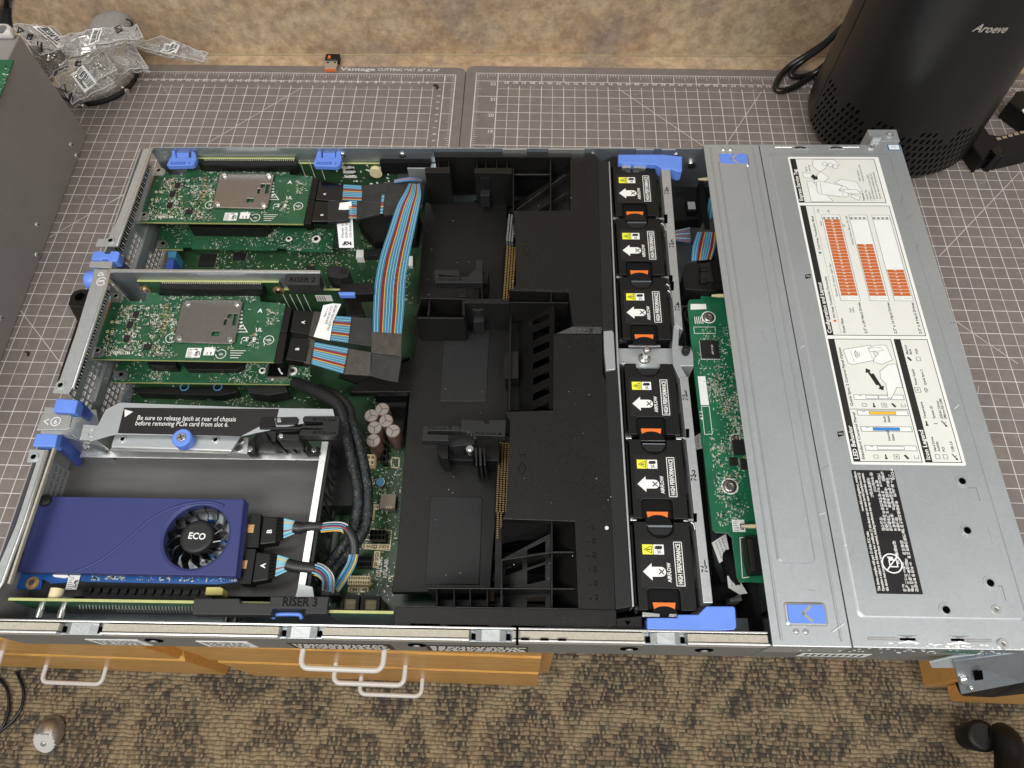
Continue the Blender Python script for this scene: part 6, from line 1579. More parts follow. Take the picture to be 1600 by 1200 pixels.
# cable of the far storage card
base = tuple(P(580, 315, 64)); rc = cable_thing('taped ribbon cable leaving the far storage card, with a hanging white paper tag', base)
b = MB(); b.poly3(PZ([(498, 282, 65), (540, 289, 66), (536, 315, 66), (493, 312, 65)]), 5, M['black_gloss']); b.poly3(PZ([(492, 314, 65), (516, 315, 66), (512, 346, 65), (487, 346, 65)]), 5, M['black_gloss']); pg = b.build('plug', rc, base, .6)
b = MB(); 
for l, x, y in (('A', 509, 305), ('B', 505, 337)): p = P(x, y, 66.2); b.text(l, p, (0, 1, 0), (-1, 0, 0), 2.6, M['paper'], 'L', None, True)
b.build('letter', pg, base)
b = MB(); ribbon(b, PZ([(537, 288, 67), (567, 290, 68)]), PZ([(535, 313, 67), (565, 314, 68)]), 18, RC, .38, 2); ribbon(b, PZ([(546, 312, 67), (558, 313, 67)]), PZ([(545, 342, 66), (557, 342, 66)]), 18, RC, .4, 2); ribbon(b, PZ([(597, 304, 68.6), (601, 304, 68.6)]), PZ([(594, 334, 68), (598, 334, 68)]), 12, RC, .7, 2); ribbon(b, PZ([(616, 281, 72), (640, 277, 72), (660, 279, 66)]), PZ([(616, 286, 71), (640, 283, 71), (656, 286, 62)]), 4, ['wire_blue', 'wire_orange', 'wire_sky', 'wire_blue'], .7, 3); b.build('ribbon', rc, base)
b = MB(); b.poly3(PZ([(564, 290, 68.4), (618, 283, 70), (656, 283, 69), (645, 306, 70), (640, 333, 68), (600, 336, 68), (592, 317, 68), (565, 316, 68)]), 3, M['tape']); b.poly3(PZ([(512, 314, 66), (548, 312, 66), (545, 344, 65), (511, 347, 65)]), 4, M['sleeve']); b.poly3(PZ([(556, 313, 67), (597, 305, 68), (594, 334, 67), (555, 343, 66)]), 3, M['tape']); b.poly3(PZ([(655, 283, 68), (664, 288, 60), (660, 322, 76), (646, 330, 76)]), 3, M['tape_brown']); b.build('tape_wrap', rc, base, .6)
b = MB(); b.poly3(PZ([(531, 317, 69), (549, 315, 69), (551, 345, 60), (553, 387, 46), (530, 387, 46), (526, 345, 60)]), .4, M['sticker']); fl = b.build('paper_tag', rc, base)
b = MB(); a, c_ = P(537, 372, 51.4), P(536, 322, 68); d = (c_ - a).normalized(); u = Vector((-1, 0, 0))
for k, t_ in enumerate(('Made in China', 'DP/N 0V6C19', 'CN-0V6C19-072-0')): b.text(t_, a + Vector((k * 3.6, 0, .9)), d, u, 1.8, M['ink'], 'L', (c_ - a).length * .85)
for k in range(30):
    rr = random.Random(k); p = P(535 + rr.randrange(7) * 2, 375 + rr.randrange(5) * 2, 48.8); b.box(p.x, p.x + 1, p.y, p.y + 1, p.z, p.z + .5, M['ink'])
b.build('tag_print', fl, base)
# graphics card cables
base = tuple(P(500, 850, 60)); gc = cable_thing('pair of sleeved rainbow wire bundles plugged into the navy graphics card', base)
def bundle(b, path, r, n, cols, seed=0, flat=1.0):
    sp = spline(path, 7); rr = random.Random(seed); m = len(sp)
    offs = [(r * math.sqrt((k + .5) / n) * math.cos(k * 2.4), r * math.sqrt((k + .5) / n) * math.sin(k * 2.4) * flat) for k in range(n)]
    for k, (a, c_) in enumerate(offs):
        pts = []
        for i, p in enumerate(sp):
            d = (sp[min(i + 1, m - 1)] - sp[max(0, i - 1)]).normalized(); s2 = d.cross(Vector((0, 0, 1))).normalized(); pts.append(p + s2 * a + Vector((0, 0, c_)))
        b.tube(pts, .62, M[cols[k % len(cols)]], 6, caps=False)
WC = ['wire_cyan', 'wire_sky', 'wire_cyan', 'wire_grey', 'wire_red', 'wire_cyan', 'wire_sky', 'wire_orange', 'wire_cyan', 'wire_grey', 'wire_blue', 'wire_red', 'wire_cyan', 'wire_yellow']
for pl, l, lp, fan in (([(411, 806), (434, 808), (431, 848), (405, 851)], 'B', (421, 829), ((444, 810), (443, 841), (463, 815), (461, 833))), ([(400, 862), (424, 864), (419, 906), (393, 910)], 'A', (411, 884), ((434, 867), (430, 901), (452, 873), (448, 892)))):
    b = MB(); b.prism(Pxy(pl, 60), 50, 60, M['black']); pg = b.build('plug', gc, base, 1)
    b = MB(); p = P(lp[0] + 3, lp[1] + 4, 60.1); b.text(l, p, (0, 1, 0), (-1, 0, 0), 3.6, M['sticker'], 'L', None, True); b.build('letter', pg, base)
    b = MB()
    a0, a1 = P(pl[1][0], pl[1][1], 58), P(pl[2][0], pl[2][1], 58); f0_, f1_, f2_, f3_ = [P(x, y, 60) for x, y in fan]
    for k in range(7):
        f = (k + .5) / 7; b.tube([a0.lerp(a1, f), f0_.lerp(f1_, f)], 1.5, M['black_soft'], 6); 
    b.build('wire_boots', gc, base)
    b = MB()
    for k in range(13): f = (k + .5) / 13; b.tube([f0_.lerp(f1_, f), f2_.lerp(f3_, f)], .75, M[['wire_cyan', 'wire_cyan', 'wire_yellow', 'wire_cyan', 'wire_cyan', 'wire_cyan', 'wire_cyan', 'wire_cyan', 'wire_red', 'wire_cyan', 'wire_cyan', 'wire_sky', 'wire_cyan'][k]], 6)
    b.build('wire_fan', gc, base)
b = MB()
b.tube(spline([P(460, 824, 60), P(470, 825, 60), P(485, 823, 61), P(505, 823, 62)], 5), [4.6] * 6 + [3.8] * 5 + [3.4] * 5, M['sleeve'], 14)
b.tube(spline([P(541, 825, 64), P(549, 836, 63), P(553, 850, 61), P(553, 866, 59)], 5), 3.7, M['sleeve'], 14)
b.tube(spline([P(449, 882, 60), P(460, 885, 60), P(475, 887, 60), P(493, 889, 60)], 5), 4.4, M['sleeve'], 14)
b.build('sleeve', gc, base)
b = MB()
bundle(b, PZ([(502, 824, 62), (520, 822, 64), (535, 823, 65), (545, 829, 64)]), 3.3, 14, WC, 1); bundle(b, PZ([(553, 864, 59), (549, 880, 56), (538, 900, 50), (524, 920, 42)]), 3.2, 14, WC[4:] + WC[:4], 2)
bundle(b, PZ([(492, 889, 60), (502, 893, 59), (512, 905, 54), (512, 924, 46)]), 4.4, 18, WC, 3)
b.build('wires', gc, base)
b = MB(); b.prism(Pxy([(500, 918), (524, 920), (532, 930), (500, 932)], 44), 20, 44, M['sleeve']); b.build('strap', gc, base, 1)
# power cables in woven sleeves
def braid():
    t = NT('woven_sleeve'); v = t.coord((1, 1, 1))
    n = t.noise(520, 1, .5, v); w = t.n('ShaderNodeTexVoronoi'); w.inputs['Scale'].default_value = 1100; t.l(v, w.inputs['Vector'])
    g = t.n('ShaderNodeSeparateColor'); t.l(w.outputs['Color'], g.inputs[0])
    col = t.ramp(g.outputs[0], [(0, (.006, .006, .007)), (.80, (.010, .010, .011)), (.82, (.022, .045, .065)), (.92, (.04, .075, .095)), (.95, (.10, .09, .035)), (1, (.10, .09, .035))], 'CONSTANT')
    t.bump(w.outputs['Distance'], .6, .0006); return t.set(col, .45, 0)
M['braid'] = braid()
base = tuple(P(560, 740, 40)); pc = thing('power_cable', 'thick black woven power cables curving down past the capacitors', 'power cable', base, None, True)
for pts, r in (([(538, 655, 56), (543, 690, 56), (552, 730, 54), (559, 770, 52), (556, 810, 48), (542, 845, 42), (515, 880, 34), (486, 922, 26)], 4.2), ([(548, 652, 54), (560, 690, 52), (570, 735, 50), (575, 780, 48), (571, 820, 46), (556, 850, 40), (530, 882, 34), (500, 925, 28)], 4.2), ([(543, 662, 48), (550, 700, 46), (560, 745, 44), (566, 785, 42), (562, 825, 38), (548, 850, 34)], 4.0)):
    b = MB(); b.tube(spline(PZ(pts), 7), r, M['braid'], 14); b.build('woven_sleeve', pc, base)
b = MB(); b.tube(spline(PZ([(462, 598, 34), (485, 608, 46), (512, 622, 54), (530, 638, 57), (538, 662, 55)]), 6), 5.4, M['sleeve'], 16); b.tube(spline(PZ([(500, 606, 40), (530, 620, 50), (546, 640, 52), (549, 660, 52)]), 6), 3.8, M['sleeve'], 14); b.build('heat_shrink', pc, base)

# ================================================================== EXPANDER BOARD BEHIND THE FANS
z = 60; base = tuple(P(1120, 700, z))
ex = thing('expander_board', 'long bright green circuit board half hidden under the cover, right of the fans', 'circuit board', base, None, True)
q = Pxy([(1095, 453), (1128, 452), (1150, 520), (1215, 890), (1210, 911), (1155, 909), (1151, 900), (1144, 840), (1137, 833), (1118, 832), (1113, 828), (1096, 680), (1084, 580), (1074, 476), (1077, 468), (1095, 467)], z)
b = MB(); b.prism(q, z - 1.8, z, M['pcb_bright']); bd = b.build('circuit_board', ex, base, .2)
b = MB(); r = random.Random(77)
scatter(b, Pxy([(1104, 590), (1160, 580), (1185, 720), (1120, 790), (1108, 700)], z), z, 1900, r, clusters=50, spread=6, mats=[('silk', .62), ('tin', .2), ('tan', .06), ('ink', .12)])
scatter(b, Pxy([(1083, 505), (1140, 505), (1150, 590), (1092, 600)], z), z, 260, r, clusters=16, spread=5, mats=[('silk', .8), ('tin', .2)])
scatter(b, Pxy([(1110, 690), (1150, 690), (1170, 800), (1120, 830)], z), z, 500, r, clusters=18, spread=7, mats=[('silk', .7), ('tin', .2), ('ink', .1)])
p = P(1108, 547, z); b.box(p.x - 7, p.x + 7.5, p.y - 8.5, p.y + 8.5, z, z + 1.6, M['charcoal']); b.box(p.x - 7.4, p.x + 7.9, p.y - 8.9, p.y + 8.9, z, z + .3, M['paper'])
b.text('AM 9 ND', (p.x + 3, p.y - 5, z + 1.65), (0, 1, 0), (-1, 0, 0), 1.6, M['paper']); 
for px, py, w, h in ((1157, 700, 12, 12), (1146, 722, 6, 6), (1165, 726, 8, 8)): p = P(px, py, z); chip(b, p.x, p.y, w, h, z, 1.6, w > 7)
b.build('components', bd, base)
b = MB()
for px, py, rr in ((1107, 496, 5.0), (1140, 760, 5.4), (1148, 686, 3.4)): p = P(px, py, z); b.ring(p.x, p.y, z, z + .25, rr, rr * 1.18, M['white'], 28); b.lathe((p.x, p.y, z), [(rr * .95, 0), (rr * .9, 1.2), (rr * .35, 1.6), (rr * .3, 1.3)], M['heat'], 26)
b.build('stud', ex, base)
b = MB(); b.flat(Pxy([(1090, 588), (1102, 588), (1108, 633), (1095, 633)], z), z + .08, M['sticker']); b.line(Pxy([(1096, 635), (1108, 635), (1113, 678), (1101, 679)], z), .4, z + .1, M['white'], True); b.line(Pxy([(1084, 511), (1117, 511), (1118, 521), (1085, 521)], z), .4, z + .1, M['white'], True)
b.line(Pxy([(1156, 840), (1168, 840), (1170, 902), (1160, 903)], z), .5, z + .1, M['white'], True); p = P(1098, 645, z); b.text('4 1 1', (p.x, p.y - 6, z + .1), (0, 1, 0), (-1, 0, 0), 2.6, M['white'], 'L', None, True)
b.flat(Pxy([(1079, 475), (1103, 475), (1104, 483), (1079, 484)], z), z + .07, M['paper'])
for k in range(5): p = P(1086 + k * 3, 506, z); b.quad(p.x, p.x + .6, p.y, p.y + 7, z + .09, M['white'])
b.build('silkscreen', bd, base)
b = MB(); stamp(b, 1154, 821.5, z + .05, 9, 9, 'sticker', 12); b.build('sticker', bd, base)
b = MB(); b.prism(Pxy([(1163, 838), (1192, 838), (1200, 895), (1172, 897), (1165, 870)], z + 8), z, z + 8, M['black']); b.prism(Pxy([(1168, 842), (1176, 842), (1182, 892), (1174, 893)], z + 9), z, z + 9.4, M['charcoal']); b.build('cable_connector', ex, base, .5)
b = MB(); b.prism(Pxy([(1072, 412), (1102, 410), (1125, 404), (1134, 450), (1116, 455), (1070, 452), (1066, 430)], 68), 44, 68, M['black']); b.prism(Pxy([(1094, 413), (1110, 408), (1116, 440), (1096, 437)], 70), 60, 70, M['charcoal'])
for y in (416, 434): b.prism(Pxy([(1094, y), (1104, y), (1106, y + 7), (1095, y + 7)], 72), 62, 72, M['black'])
b.line(Pxy([(1076, 426), (1102, 426)], 68), .5, 68.05, M['charcoal']); b.build('cable_connector', ex, base, .6)
b = MB(); a, c_ = P(1108, 462, 70), P(1132, 463, 72); b.lathe(P(1112, 462, 66), [(1.0, 0), (1.6, 6), (1.6, 22)], M['cream'], 12, axis=(1, 0, 0)); b.lathe(P(1158, 822, 66), [(.8, 0), (1.6, 6), (1.6, 22)], M['cream'], 12, axis=(1, 0, 0)); b.lathe(P(1091, 280, 66), [(.8, 0), (1.6, 6), (1.6, 22)], M['cream'], 12, axis=(1, 0, 0)); b.build('guide_pin', ex, base)
# ribbon, dark fittings and paper tags in the gap between fans and cover
base = tuple(P(1100, 380, 50)); rc = cable_thing('rainbow ribbon cable diving under the front cover beside the top fans', base)
b = MB(); ribbon(b, PZ([(1089, 363, 56), (1082, 385, 60), (1080, 408, 62)]), PZ([(1120, 363, 56), (1118, 385, 60), (1112, 405, 62)]), 18, RC, .5, 4); ribbon(b, PZ([(1052, 361, 40), (1078, 355, 40)]), PZ([(1053, 376, 40), (1079, 380, 40)]), 12, ['wire_grey', 'wire_sky', 'wire_orange', 'wire_blue'], .6, 2); ribbon(b, PZ([(1108, 308, 44), (1100, 342, 48)]), PZ([(1122, 308, 44), (1122, 342, 48)]), 8, RC, .7, 3); b.build('ribbon', rc, base)
b = MB(); b.poly3(PZ([(1101, 342, 50), (1122, 341, 50), (1122, 364, 55), (1090, 363, 55)]), 2.4, M['tape_brown']); b.poly3(PZ([(1078, 355, 41), (1094, 356, 44), (1082, 380, 44), (1079, 380, 41)]), 2, M['tape']); b.build('tape_wrap', rc, base, .4)
b = MB(); b.prism(Pxy([(1040, 262), (1110, 262), (1125, 500), (1075, 560), (1050, 420)], 14), 8, 14, M['steel_dark']); b.prism(Pxy([(1046, 292), (1108, 292), (1118, 340), (1050, 345)], 40), 14, 40, M['black']); b.prism(Pxy([(1078, 480), (1095, 700), (1115, 880), (1150, 960), (1118, 960), (1096, 700), (1068, 480)], 20), 4, 20, M['black'])
b.box(P(1120, 700, 20).x + 8, 514, 15, 420, 8, 54, M['black_soft'])
p = P(1078, 330, 40); b.box(p.x - 4, p.x + 5, p.y - 6, p.y + 8, 40, 46, M['black_gloss']); b.box(p.x - 3, p.x + 4, p.y - 3, p.y + 6, 46, 46.5, M['wire_grey'])
b.prism(Pxy([(1137, 918), (1155, 918), (1160, 938), (1142, 940)], 34), 20, 34, M['steel']); sv(b, 'drive_bay_fitting', .4)
b = MB()
for q_, tl in (([(1112, 848), (1134, 834), (1141, 868), (1124, 880)], ('CN-0XY-7243-R0', 'DP/N 0G8J01', 'Made in China')), ([(1085, 682), (1097, 675), (1099, 700), (1087, 703)], ('Made in', 'DP/N', 'CN-0X7')), ([(1136, 900), (1150, 898), (1168, 927), (1156, 929), (1138, 918)], ('Made in', 'DP/N', 'CN'))):
    b = MB(); b.poly3([P(x, y, 46) for x, y in q_], .5, M['sticker']); tg = sv(b, 'cable_tag'); b = MB()
    a, c_ = P(*q_[0], 46.1), P(*q_[1], 46.1); e_ = P(*q_[-1], 46.1); d = (e_ - a).normalized(); u = (c_ - a).normalized()
    for k, t_ in enumerate(tl): b.text(t_, a + u * (2.4 + k * 2.8) + d * 1.2, d, u, 1.6, M['ink'], 'L', (e_ - a).length * .8)
    sv(b, 'tag_print', parent=tg)
b = MB(); b.tube(spline([P(1086, 930, 24), P(1120, 926, 34), P(1148, 915, 40), P(1140, 880, 44), P(1134, 860, 38)], 6), 6, M['black_soft'], 12); sv(b, 'loom'); b = MB(); b.tube(spline(PZ([(1076, 482, 40), (1070, 490, 40), (1074, 500, 40), (1082, 505, 38)]), 5), 2.4, M['braid'], 8); sv(b, 'loom'); b = MB(); b.tube(spline(PZ([(1196, 958, 30), (1204, 970, 28), (1212, 985, 26)]), 4), 4, M['braid'], 8); sv(b, 'loom')

# ================================================================== THINGS ON THE DESK
# grey computer case at the left
A0 = math.atan2(-(168.7 - 463.2), -(-418.8 + 427.9)) ; cb = (-427.9, 463.2, 0)
case = thing('computer_case', 'grey sheet metal computer case at the left edge with tiny side screws', 'computer case', cb)
dv = Vector((-418.8 + 427.9, 168.7 - 463.2, 0)).normalized(); nv = Vector((dv.y, -dv.x, 0))    # along the side, and outwards to the left
if nv.x > 0: nv = -nv
b = MB(); o0 = Vector(cb)
b.obox(o0, dv * 430, nv * 260, Vector((0, 0, 125)), M['case']); b.build('body', case, cb, 1.2)
out_n = -nv
def on_side(px, py):
    d = ray(px, py); t = (o0 - CAMV).dot(out_n) / d.dot(out_n); return CAMV + d * t
for px, py in ((111, 226), (119.5, 243), (58, 351), (57.5, 398), (1, 497)):
    b = MB(); p = on_side(px, py); b.lathe(p, [(3.0, 0), (2.6, .9), (1.0, 1.4)], M['steel'], 14, axis=out_n); b.lathe(p + out_n * 1.2, [(.9, 0), (.9, .3)], M['hole'], 8, axis=out_n); b.build('screw', case, cb)
b = MB(); q = [W(-40, 93, 127), W(21, 93, 127), W(0, 150, 127), W(-40, 200, 127)]; b.prism([(p.x, p.y) for p in q], 125.4, 127, M['pcb_bright']); o_b = tuple(W(0, 110, 125.4))
brd = thing('circuit_board', 'small bright green circuit board lying on the grey computer case', 'circuit board', o_b); b.build('board', brd, o_b, .2)
b = MB(); r = random.Random(4); scatter(b, [(p.x, p.y) for p in q], 127, 260, r, clusters=16, spread=7); b.build('components', brd, o_b)
b = MB(); o_w = tuple(W(5, 45, 125)); b.prism([tuple(W(x, y, 134)[:2]) for x, y in ((-30, 34), (12, 35), (17, 40), (16, 50), (-30, 50))], 125.2, 134, M['handle']); p = W(2, 45, 134)
tr_ = thing('white_bracket', 'white plastic bracket standing on the back of the grey case', 'bracket', o_w); b.build('bracket_body', tr_, o_w, 3); b = MB(); b.cyl(p.x, p.y, 133, 134.3, 5, M['grey_ink'], 16); b.build('opening', tr_, o_w)
b = MB(); b.tube(spline([W(3, 40, 110), W(10, 10, 130), W(12, -15, 160), W(8, -60, 200)], 6), [9, 9, 8, 7, 6, 5.5, 5.5, 5.5, 5.5, 6, 6, 6.5, 7, 7, 7, 7, 7, 7, 7], M['black_gloss'], 12)
for k in range(5): b.tube(spline([W(-2 + k * 4, 42, 112), W(8 + k * 1.3, 12, 132), W(4 + k * 4, -25, 165)], 6), 2.6, M['rubber'], 8)
o = b.build('cable_bundle', None); tag(o, 'bundle of black cables tied together behind the grey case', 'cables')

# magnetic parts tray
tc = W(139, 98, 22); tb = (tc.x, tc.y, 0)
tray = thing('parts_tray', 'round steel parts tray on a black base, half buried under plastic bags', 'tray', tb)
b = MB(); b.lathe(tb, [(45, 6), (47.5, 8), (49, 24), (48, 25.2), (46, 24), (40, 12), (1, 11)], M['nickel'], 56, caps=False); b.build('bowl', tray, tb)
b = MB(); b.lathe(tb, [(44, 0), (46.5, 1), (46.5, 5.5), (44, 6), (1, 6.2)], M['rubber'], 48); b.build('base', tray, tb)
def screw_thing(label, px, py, ln, ang):
    p = W(px, py, 3); c = (p.x, p.y, 0); t = thing('screw', label, 'screw', c, 'loose machine screws by the parts tray'); b = MB(); ax = (math.cos(ang), math.sin(ang), 0)
    b.lathe((p.x, p.y, 3.2), [(3.2, 0), (3.2, 1.6), (2.6, 2.2)], M['nickel'], 14, axis=ax); b.build('head', t, c)
    b = MB(); b.lathe((p.x, p.y, 3.2), [(1.5, 0), (1.5, -ln)], M['nickel'], 10, axis=ax); b.build('shank', t, c)
screw_thing('small steel screw on the mat just right of the parts tray', 198, 142, 10, -1.0)
screw_thing('small steel screw on the mat in front of the parts tray', 130, 166, 7, -.3)

# plastic bags
from mathutils import noise as mn
def bag(label, corners, amp, seed, mat='bag', stickers=(), marks=(), contents=None, nx=44, ny=30, f=17.0):
    C4 = [W(*c_) for c_ in corners]; c0 = (C4[0] + C4[1] + C4[2] + C4[3]) / 4; c0 = (c0.x, c0.y, c0.z)
    t = thing('plastic_bag', label, 'plastic bag', c0, 'small clear plastic parts bags on the tray')
    nrm = (C4[2] - C4[0]).cross(C4[3] - C4[1]).normalized(); mid = Vector(c0)
    if nrm.z < 0: nrm = -nrm
    def pl(px, py):
        d = ray(px, py); return CAMV + d * ((mid - CAMV).dot(nrm) / d.dot(nrm))
    def sfp(p, lift=0):
        n1 = mn.noise(Vector((p.x / f + seed, p.y / f, seed))); n2 = mn.noise(Vector((p.x / (f * .35), p.y / (f * .35) + seed, 3)))
        n3 = 1 - abs(mn.noise(Vector((p.x / (f * 1.3) + 5 * seed, p.y / (f * 1.3), 9)))) * 2
        return p + Vector((0, 0, amp * (n1 * 1.1 + n2 * .9 + n3 * 1.1 - .6) + lift))
    def quad(q, lift, n, m, b, mat):
        q = [pl(*x) for x in q]
        vs = [sfp(q[0].lerp(q[1], i / n).lerp(q[3].lerp(q[2], i / n), j / m), lift) for j in range(m + 1) for i in range(n + 1)]
        b.add(vs, [(j * (n + 1) + i, j * (n + 1) + i + 1, (j + 1) * (n + 1) + i + 1, (j + 1) * (n + 1) + i) for j in range(m) for i in range(n)], M[mat], True)
    Q = [c_[:2] for c_ in corners]
    b = MB(); quad(Q, 0, nx, ny, b, mat); quad(Q, -5, nx, ny, b, mat); b.build('film', t, c0)
    b = MB()
    for i in range(4):
        a, c_ = pl(*Q[i]), pl(*Q[(i + 1) % 4]); b.tube([sfp(a.lerp(c_, k / 14), .1) for k in range(15)], .35, M['handle'], 5, caps=False)
    b.build('sealed_edge', t, c0)
    def bl(q, u, v):
        a = Vector(q[0]).lerp(Vector(q[1]), u); c_ = Vector(q[3]).lerp(Vector(q[2]), u); return tuple(a.lerp(c_, v))
    for q in stickers:                                   # corners: left end, along the bars, text on the lower side
        b = MB(); quad(q, .7, 10, 6, b, 'sticker'); st = b.build('sticker', t, c0)
        b = MB(); r = random.Random(seed); k = .08
        def sub(u0, u1, v0, v1): quad([bl(q, u0, v0), bl(q, u1, v0), bl(q, u1, v1), bl(q, u0, v1)], 1.0, 1, 3, b, 'ink')
        while k < .9:
            w = r.choice((.018, .03, .045)); sub(k, k + w, .16, .62); k += w + r.choice((.015, .025, .035))
        for j in range(11): sub(.1 + j * .073, .1 + j * .073 + .05, .72, .88)
        b.build('barcode', st, c0)
    b = MB()
    for px, py, kind in marks:
        s_ = 6
        L3 = [(-s_, s_ * .8), (s_, s_ * .8), (0, -s_ * .9), (-s_, s_ * .8)] if kind == 't' else [(-s_, -s_ * .7), (s_, -s_ * .7), (s_, s_ * .7), (-s_, s_ * .7), (-s_, -s_ * .7), (s_ * .5, s_ * .3), (s_ * .5, -s_ * .3)]
        ca, sa = math.cos(.5 + seed), math.sin(.5 + seed)
        b.tube([sfp(pl(px + (x * ca - y * sa) * .8, py + (x * sa + y * ca) * .8), .9) for x, y in L3], .75, M['ink'], 5)
    if marks: b.build('printed_marks', t, c0)
    if contents:
        b = MB(); r = random.Random(int(seed * 10))
        for k in range(contents):
            p = sfp(pl(*bl(Q, r.uniform(.2, .8), r.uniform(.2, .8))), -2 - r.random() * 3); b.lathe(p, [(1.6, 0), (2.6, 0), (2.6, 1.6), (1.4, 1.6), (1.4, 6)], M['nickel'], 10, axis=(r.uniform(-1, 1), r.uniform(-1, 1), .2))
        b.build('small_screws', t, c0)
    return t
bag('clear bag leaning on the case corner, three printed symbols along its left edge', [(17, 40, 72), (82, 40, 58), (114, 71, 52), (62, 84, 62)], 3, 1.3, 'bag', [[(75, 42), (109, 69), (91, 76), (51, 42)]], [(34, 50, 't'), (49, 61, 's'), (63, 74, 's')], None)
bag('clear bag lying across the back of the tray, its barcode sticker upright', [(94, 56, 76), (214, 39, 80), (224, 58, 72), (98, 80, 74)], 2.5, 2.1, 'bag', [[(147, 48), (136, 71), (155, 66), (162, 47)]], [(186, 47, 's')], None)
bag('dark crumpled bag between the case and the tray', [(44, 72, 66), (106, 80, 50), (96, 104, 48), (72, 124, 54)], 5, 3.4, 'bag_grey', [], [], 6)
bag('clear bag at the front of the tray with its number sticker turned sideways', [(86, 122, 50), (136, 94, 52), (178, 128, 38), (112, 162, 38)], 3, 4.2, 'bag', [[(131, 104), (154, 131), (133, 146), (113, 120)]], [(99, 139, 't'), (111, 153, 's'), (124, 102, 's')], 8)
bag('clear zip bag of small screws in the middle of the tray', [(128, 100, 50), (160, 78, 52), (184, 112, 44), (150, 126, 44)], 4, 5.7, 'bag', [], [], 12)
bag('clear bag whose narrow barcode sticker slants across the tray', [(92, 106, 52), (136, 78, 56), (164, 74, 56), (140, 100, 52)], 2, 6.1, 'bag', [[(104, 93), (154, 77), (139, 88), (95, 104)]], [], None)
bag('bluish clear zip bag hanging over the right rim of the tray', [(162, 76, 46), (206, 66, 44), (232, 106, 28), (182, 113, 38)], 3, 7.7, 'bag', [], [], None)
bag('long clear bag reaching right from the tray towards the wall', [(200, 70, 44), (250, 56, 40), (326, 84, 24), (318, 97, 20)], 2.5, 8.2, 'bag', [[(258, 67), (282, 71), (276, 85), (250, 82)]], [], None)
# grey rolled pouch behind
pp = W(176, 48, 60); b = MB()
n, m = 22, 12; vs = []
for j in range(m + 1):
    for i in range(n):
        a = 2 * math.pi * i / n; k = j / m; pr = W(138 + 68 * k, 50 - 14 * k, 44); rr = 14 * (1 - .9 * abs(2 * k - 1) ** 3.5); vs.append((pr.x, pr.y + rr * 1.5 * math.cos(a), pr.z + rr * math.sin(a)))
b.add(vs, [(j * n + i, j * n + (i + 1) % n, (j + 1) * n + (i + 1) % n, (j + 1) * n + i) for j in range(m) for i in range(n)], plain('grey_fabric', (.30, .285, .27), .8, 0, .1, 300, .3, 900), True)
t = thing('fabric_pouch', 'grey soft pouch lying behind the plastic bags against the wall', 'pouch', tuple(pp)); b.build('pouch', t, tuple(pp))
b = MB(); a, c_ = W(197, 30, 57), W(207, 40, 46); b.tube(spline([a, (a + c_) / 2 + Vector((2, 0, 2)), c_], 5), .9, M['rubber'], 6); b.build('seam', t, tuple(pp))

# usb receiver
p0 = W(520, 108, 0); c0 = (p0.x, p0.y, 0)
usb = thing('usb_receiver', 'tiny black usb receiver with an orange tip at the back edge of the mat', 'usb receiver', c0)
def uq(px0, py0, px1, py1, z): a, c_ = W(px0, py1, z), W(px1, py0, z); return a.x, c_.x, a.y, c_.y
x0, x1, y0, y1 = uq(512, 97, 529, 89.5, 3); y0, y1 = sorted((y0, y1))
b = MB(); b.box(x0 - 1, x1 + 1, y0, y1 + 1, 0, 7, M['black']); b.box(x0 + 2, x0 + 5, y0 + 1, y1 - 2, 7, 7.1, M['orange']); b.build('cap', usb, c0, 1)
b = MB(); q0 = W(521, 110, 2); b.box(x0, x1 - .5, q0.y - 1, y0, 1, 5.5, M['nickel']); b.box(x0 + 1.5, x0 + 4, y0 - 5, y0 - 3, 5.5, 5.56, M['hole']); b.box(x1 - 4.5, x1 - 2, y0 - 5, y0 - 3, 5.5, 5.56, M['hole']); b.box(x0 + .5, x1 - 1, q0.y - 1.4, q0.y - 1, 1.5, 5, M['orange']); b.build('plug', usb, c0, .3)
# crumbs on the mats
def crumb(px, py, label, s):
    p = W(px, py, .2); b = MB(); b.tube(spline([(p.x - s, p.y + s * .6, 1), (p.x + s * .2, p.y + s * .3, 1.2), (p.x + s * .3, p.y - s, 1)], 4), s * .35, M['rubber'], 6); o = b.build('plastic_scrap', None); tag(o, label, 'scrap')
crumb(44, 553, 'tiny black curl of plastic on the left mat beside the case', 2.6); crumb(682, 136, 'tiny dark curl of plastic near the corner ruler of the left mat', 3.6)

# air purifier ------------------------------------------------------------------
PC = Vector((451.5, 491.5, 0)); PR = 82.5
pur = thing('air_purifier', 'tall black cylindrical air purifier at the back right with a silver name on its shell', 'air purifier', tuple(PC))
def prad(z): 
    if z < 3: return 74
    if z < 22: return 74 + 13 * math.sin((z - 3) / 19 * math.pi / 2)
    return 87 - 5.0 * min(1, (z - 22) / 140)
b = MB(); b.lathe(PC, [(74, 0), (74, 3)] + [(prad(z), z) for z in (4, 6, 9, 12, 16, 20, 24, 40, 60, 90, 130, 200, 280, 340)] + [(72, 346)], M['purifier'], 96); b.build('shell', pur, tuple(PC))
def pn(z, a, lift=0): r = prad(z) + lift; return Vector((PC.x + r * math.cos(a), PC.y + r * math.sin(a), z))
b = MB(); a = math.radians(-176)
for z0 in range(0, 1): b.tube([pn(z, a, -.1) for z in (20, 60, 120, 200, 300, 340)], .35, M['hole'], 5)
b.build('seam', pur, tuple(PC))
b = MB()                                                            # slanted grille slots
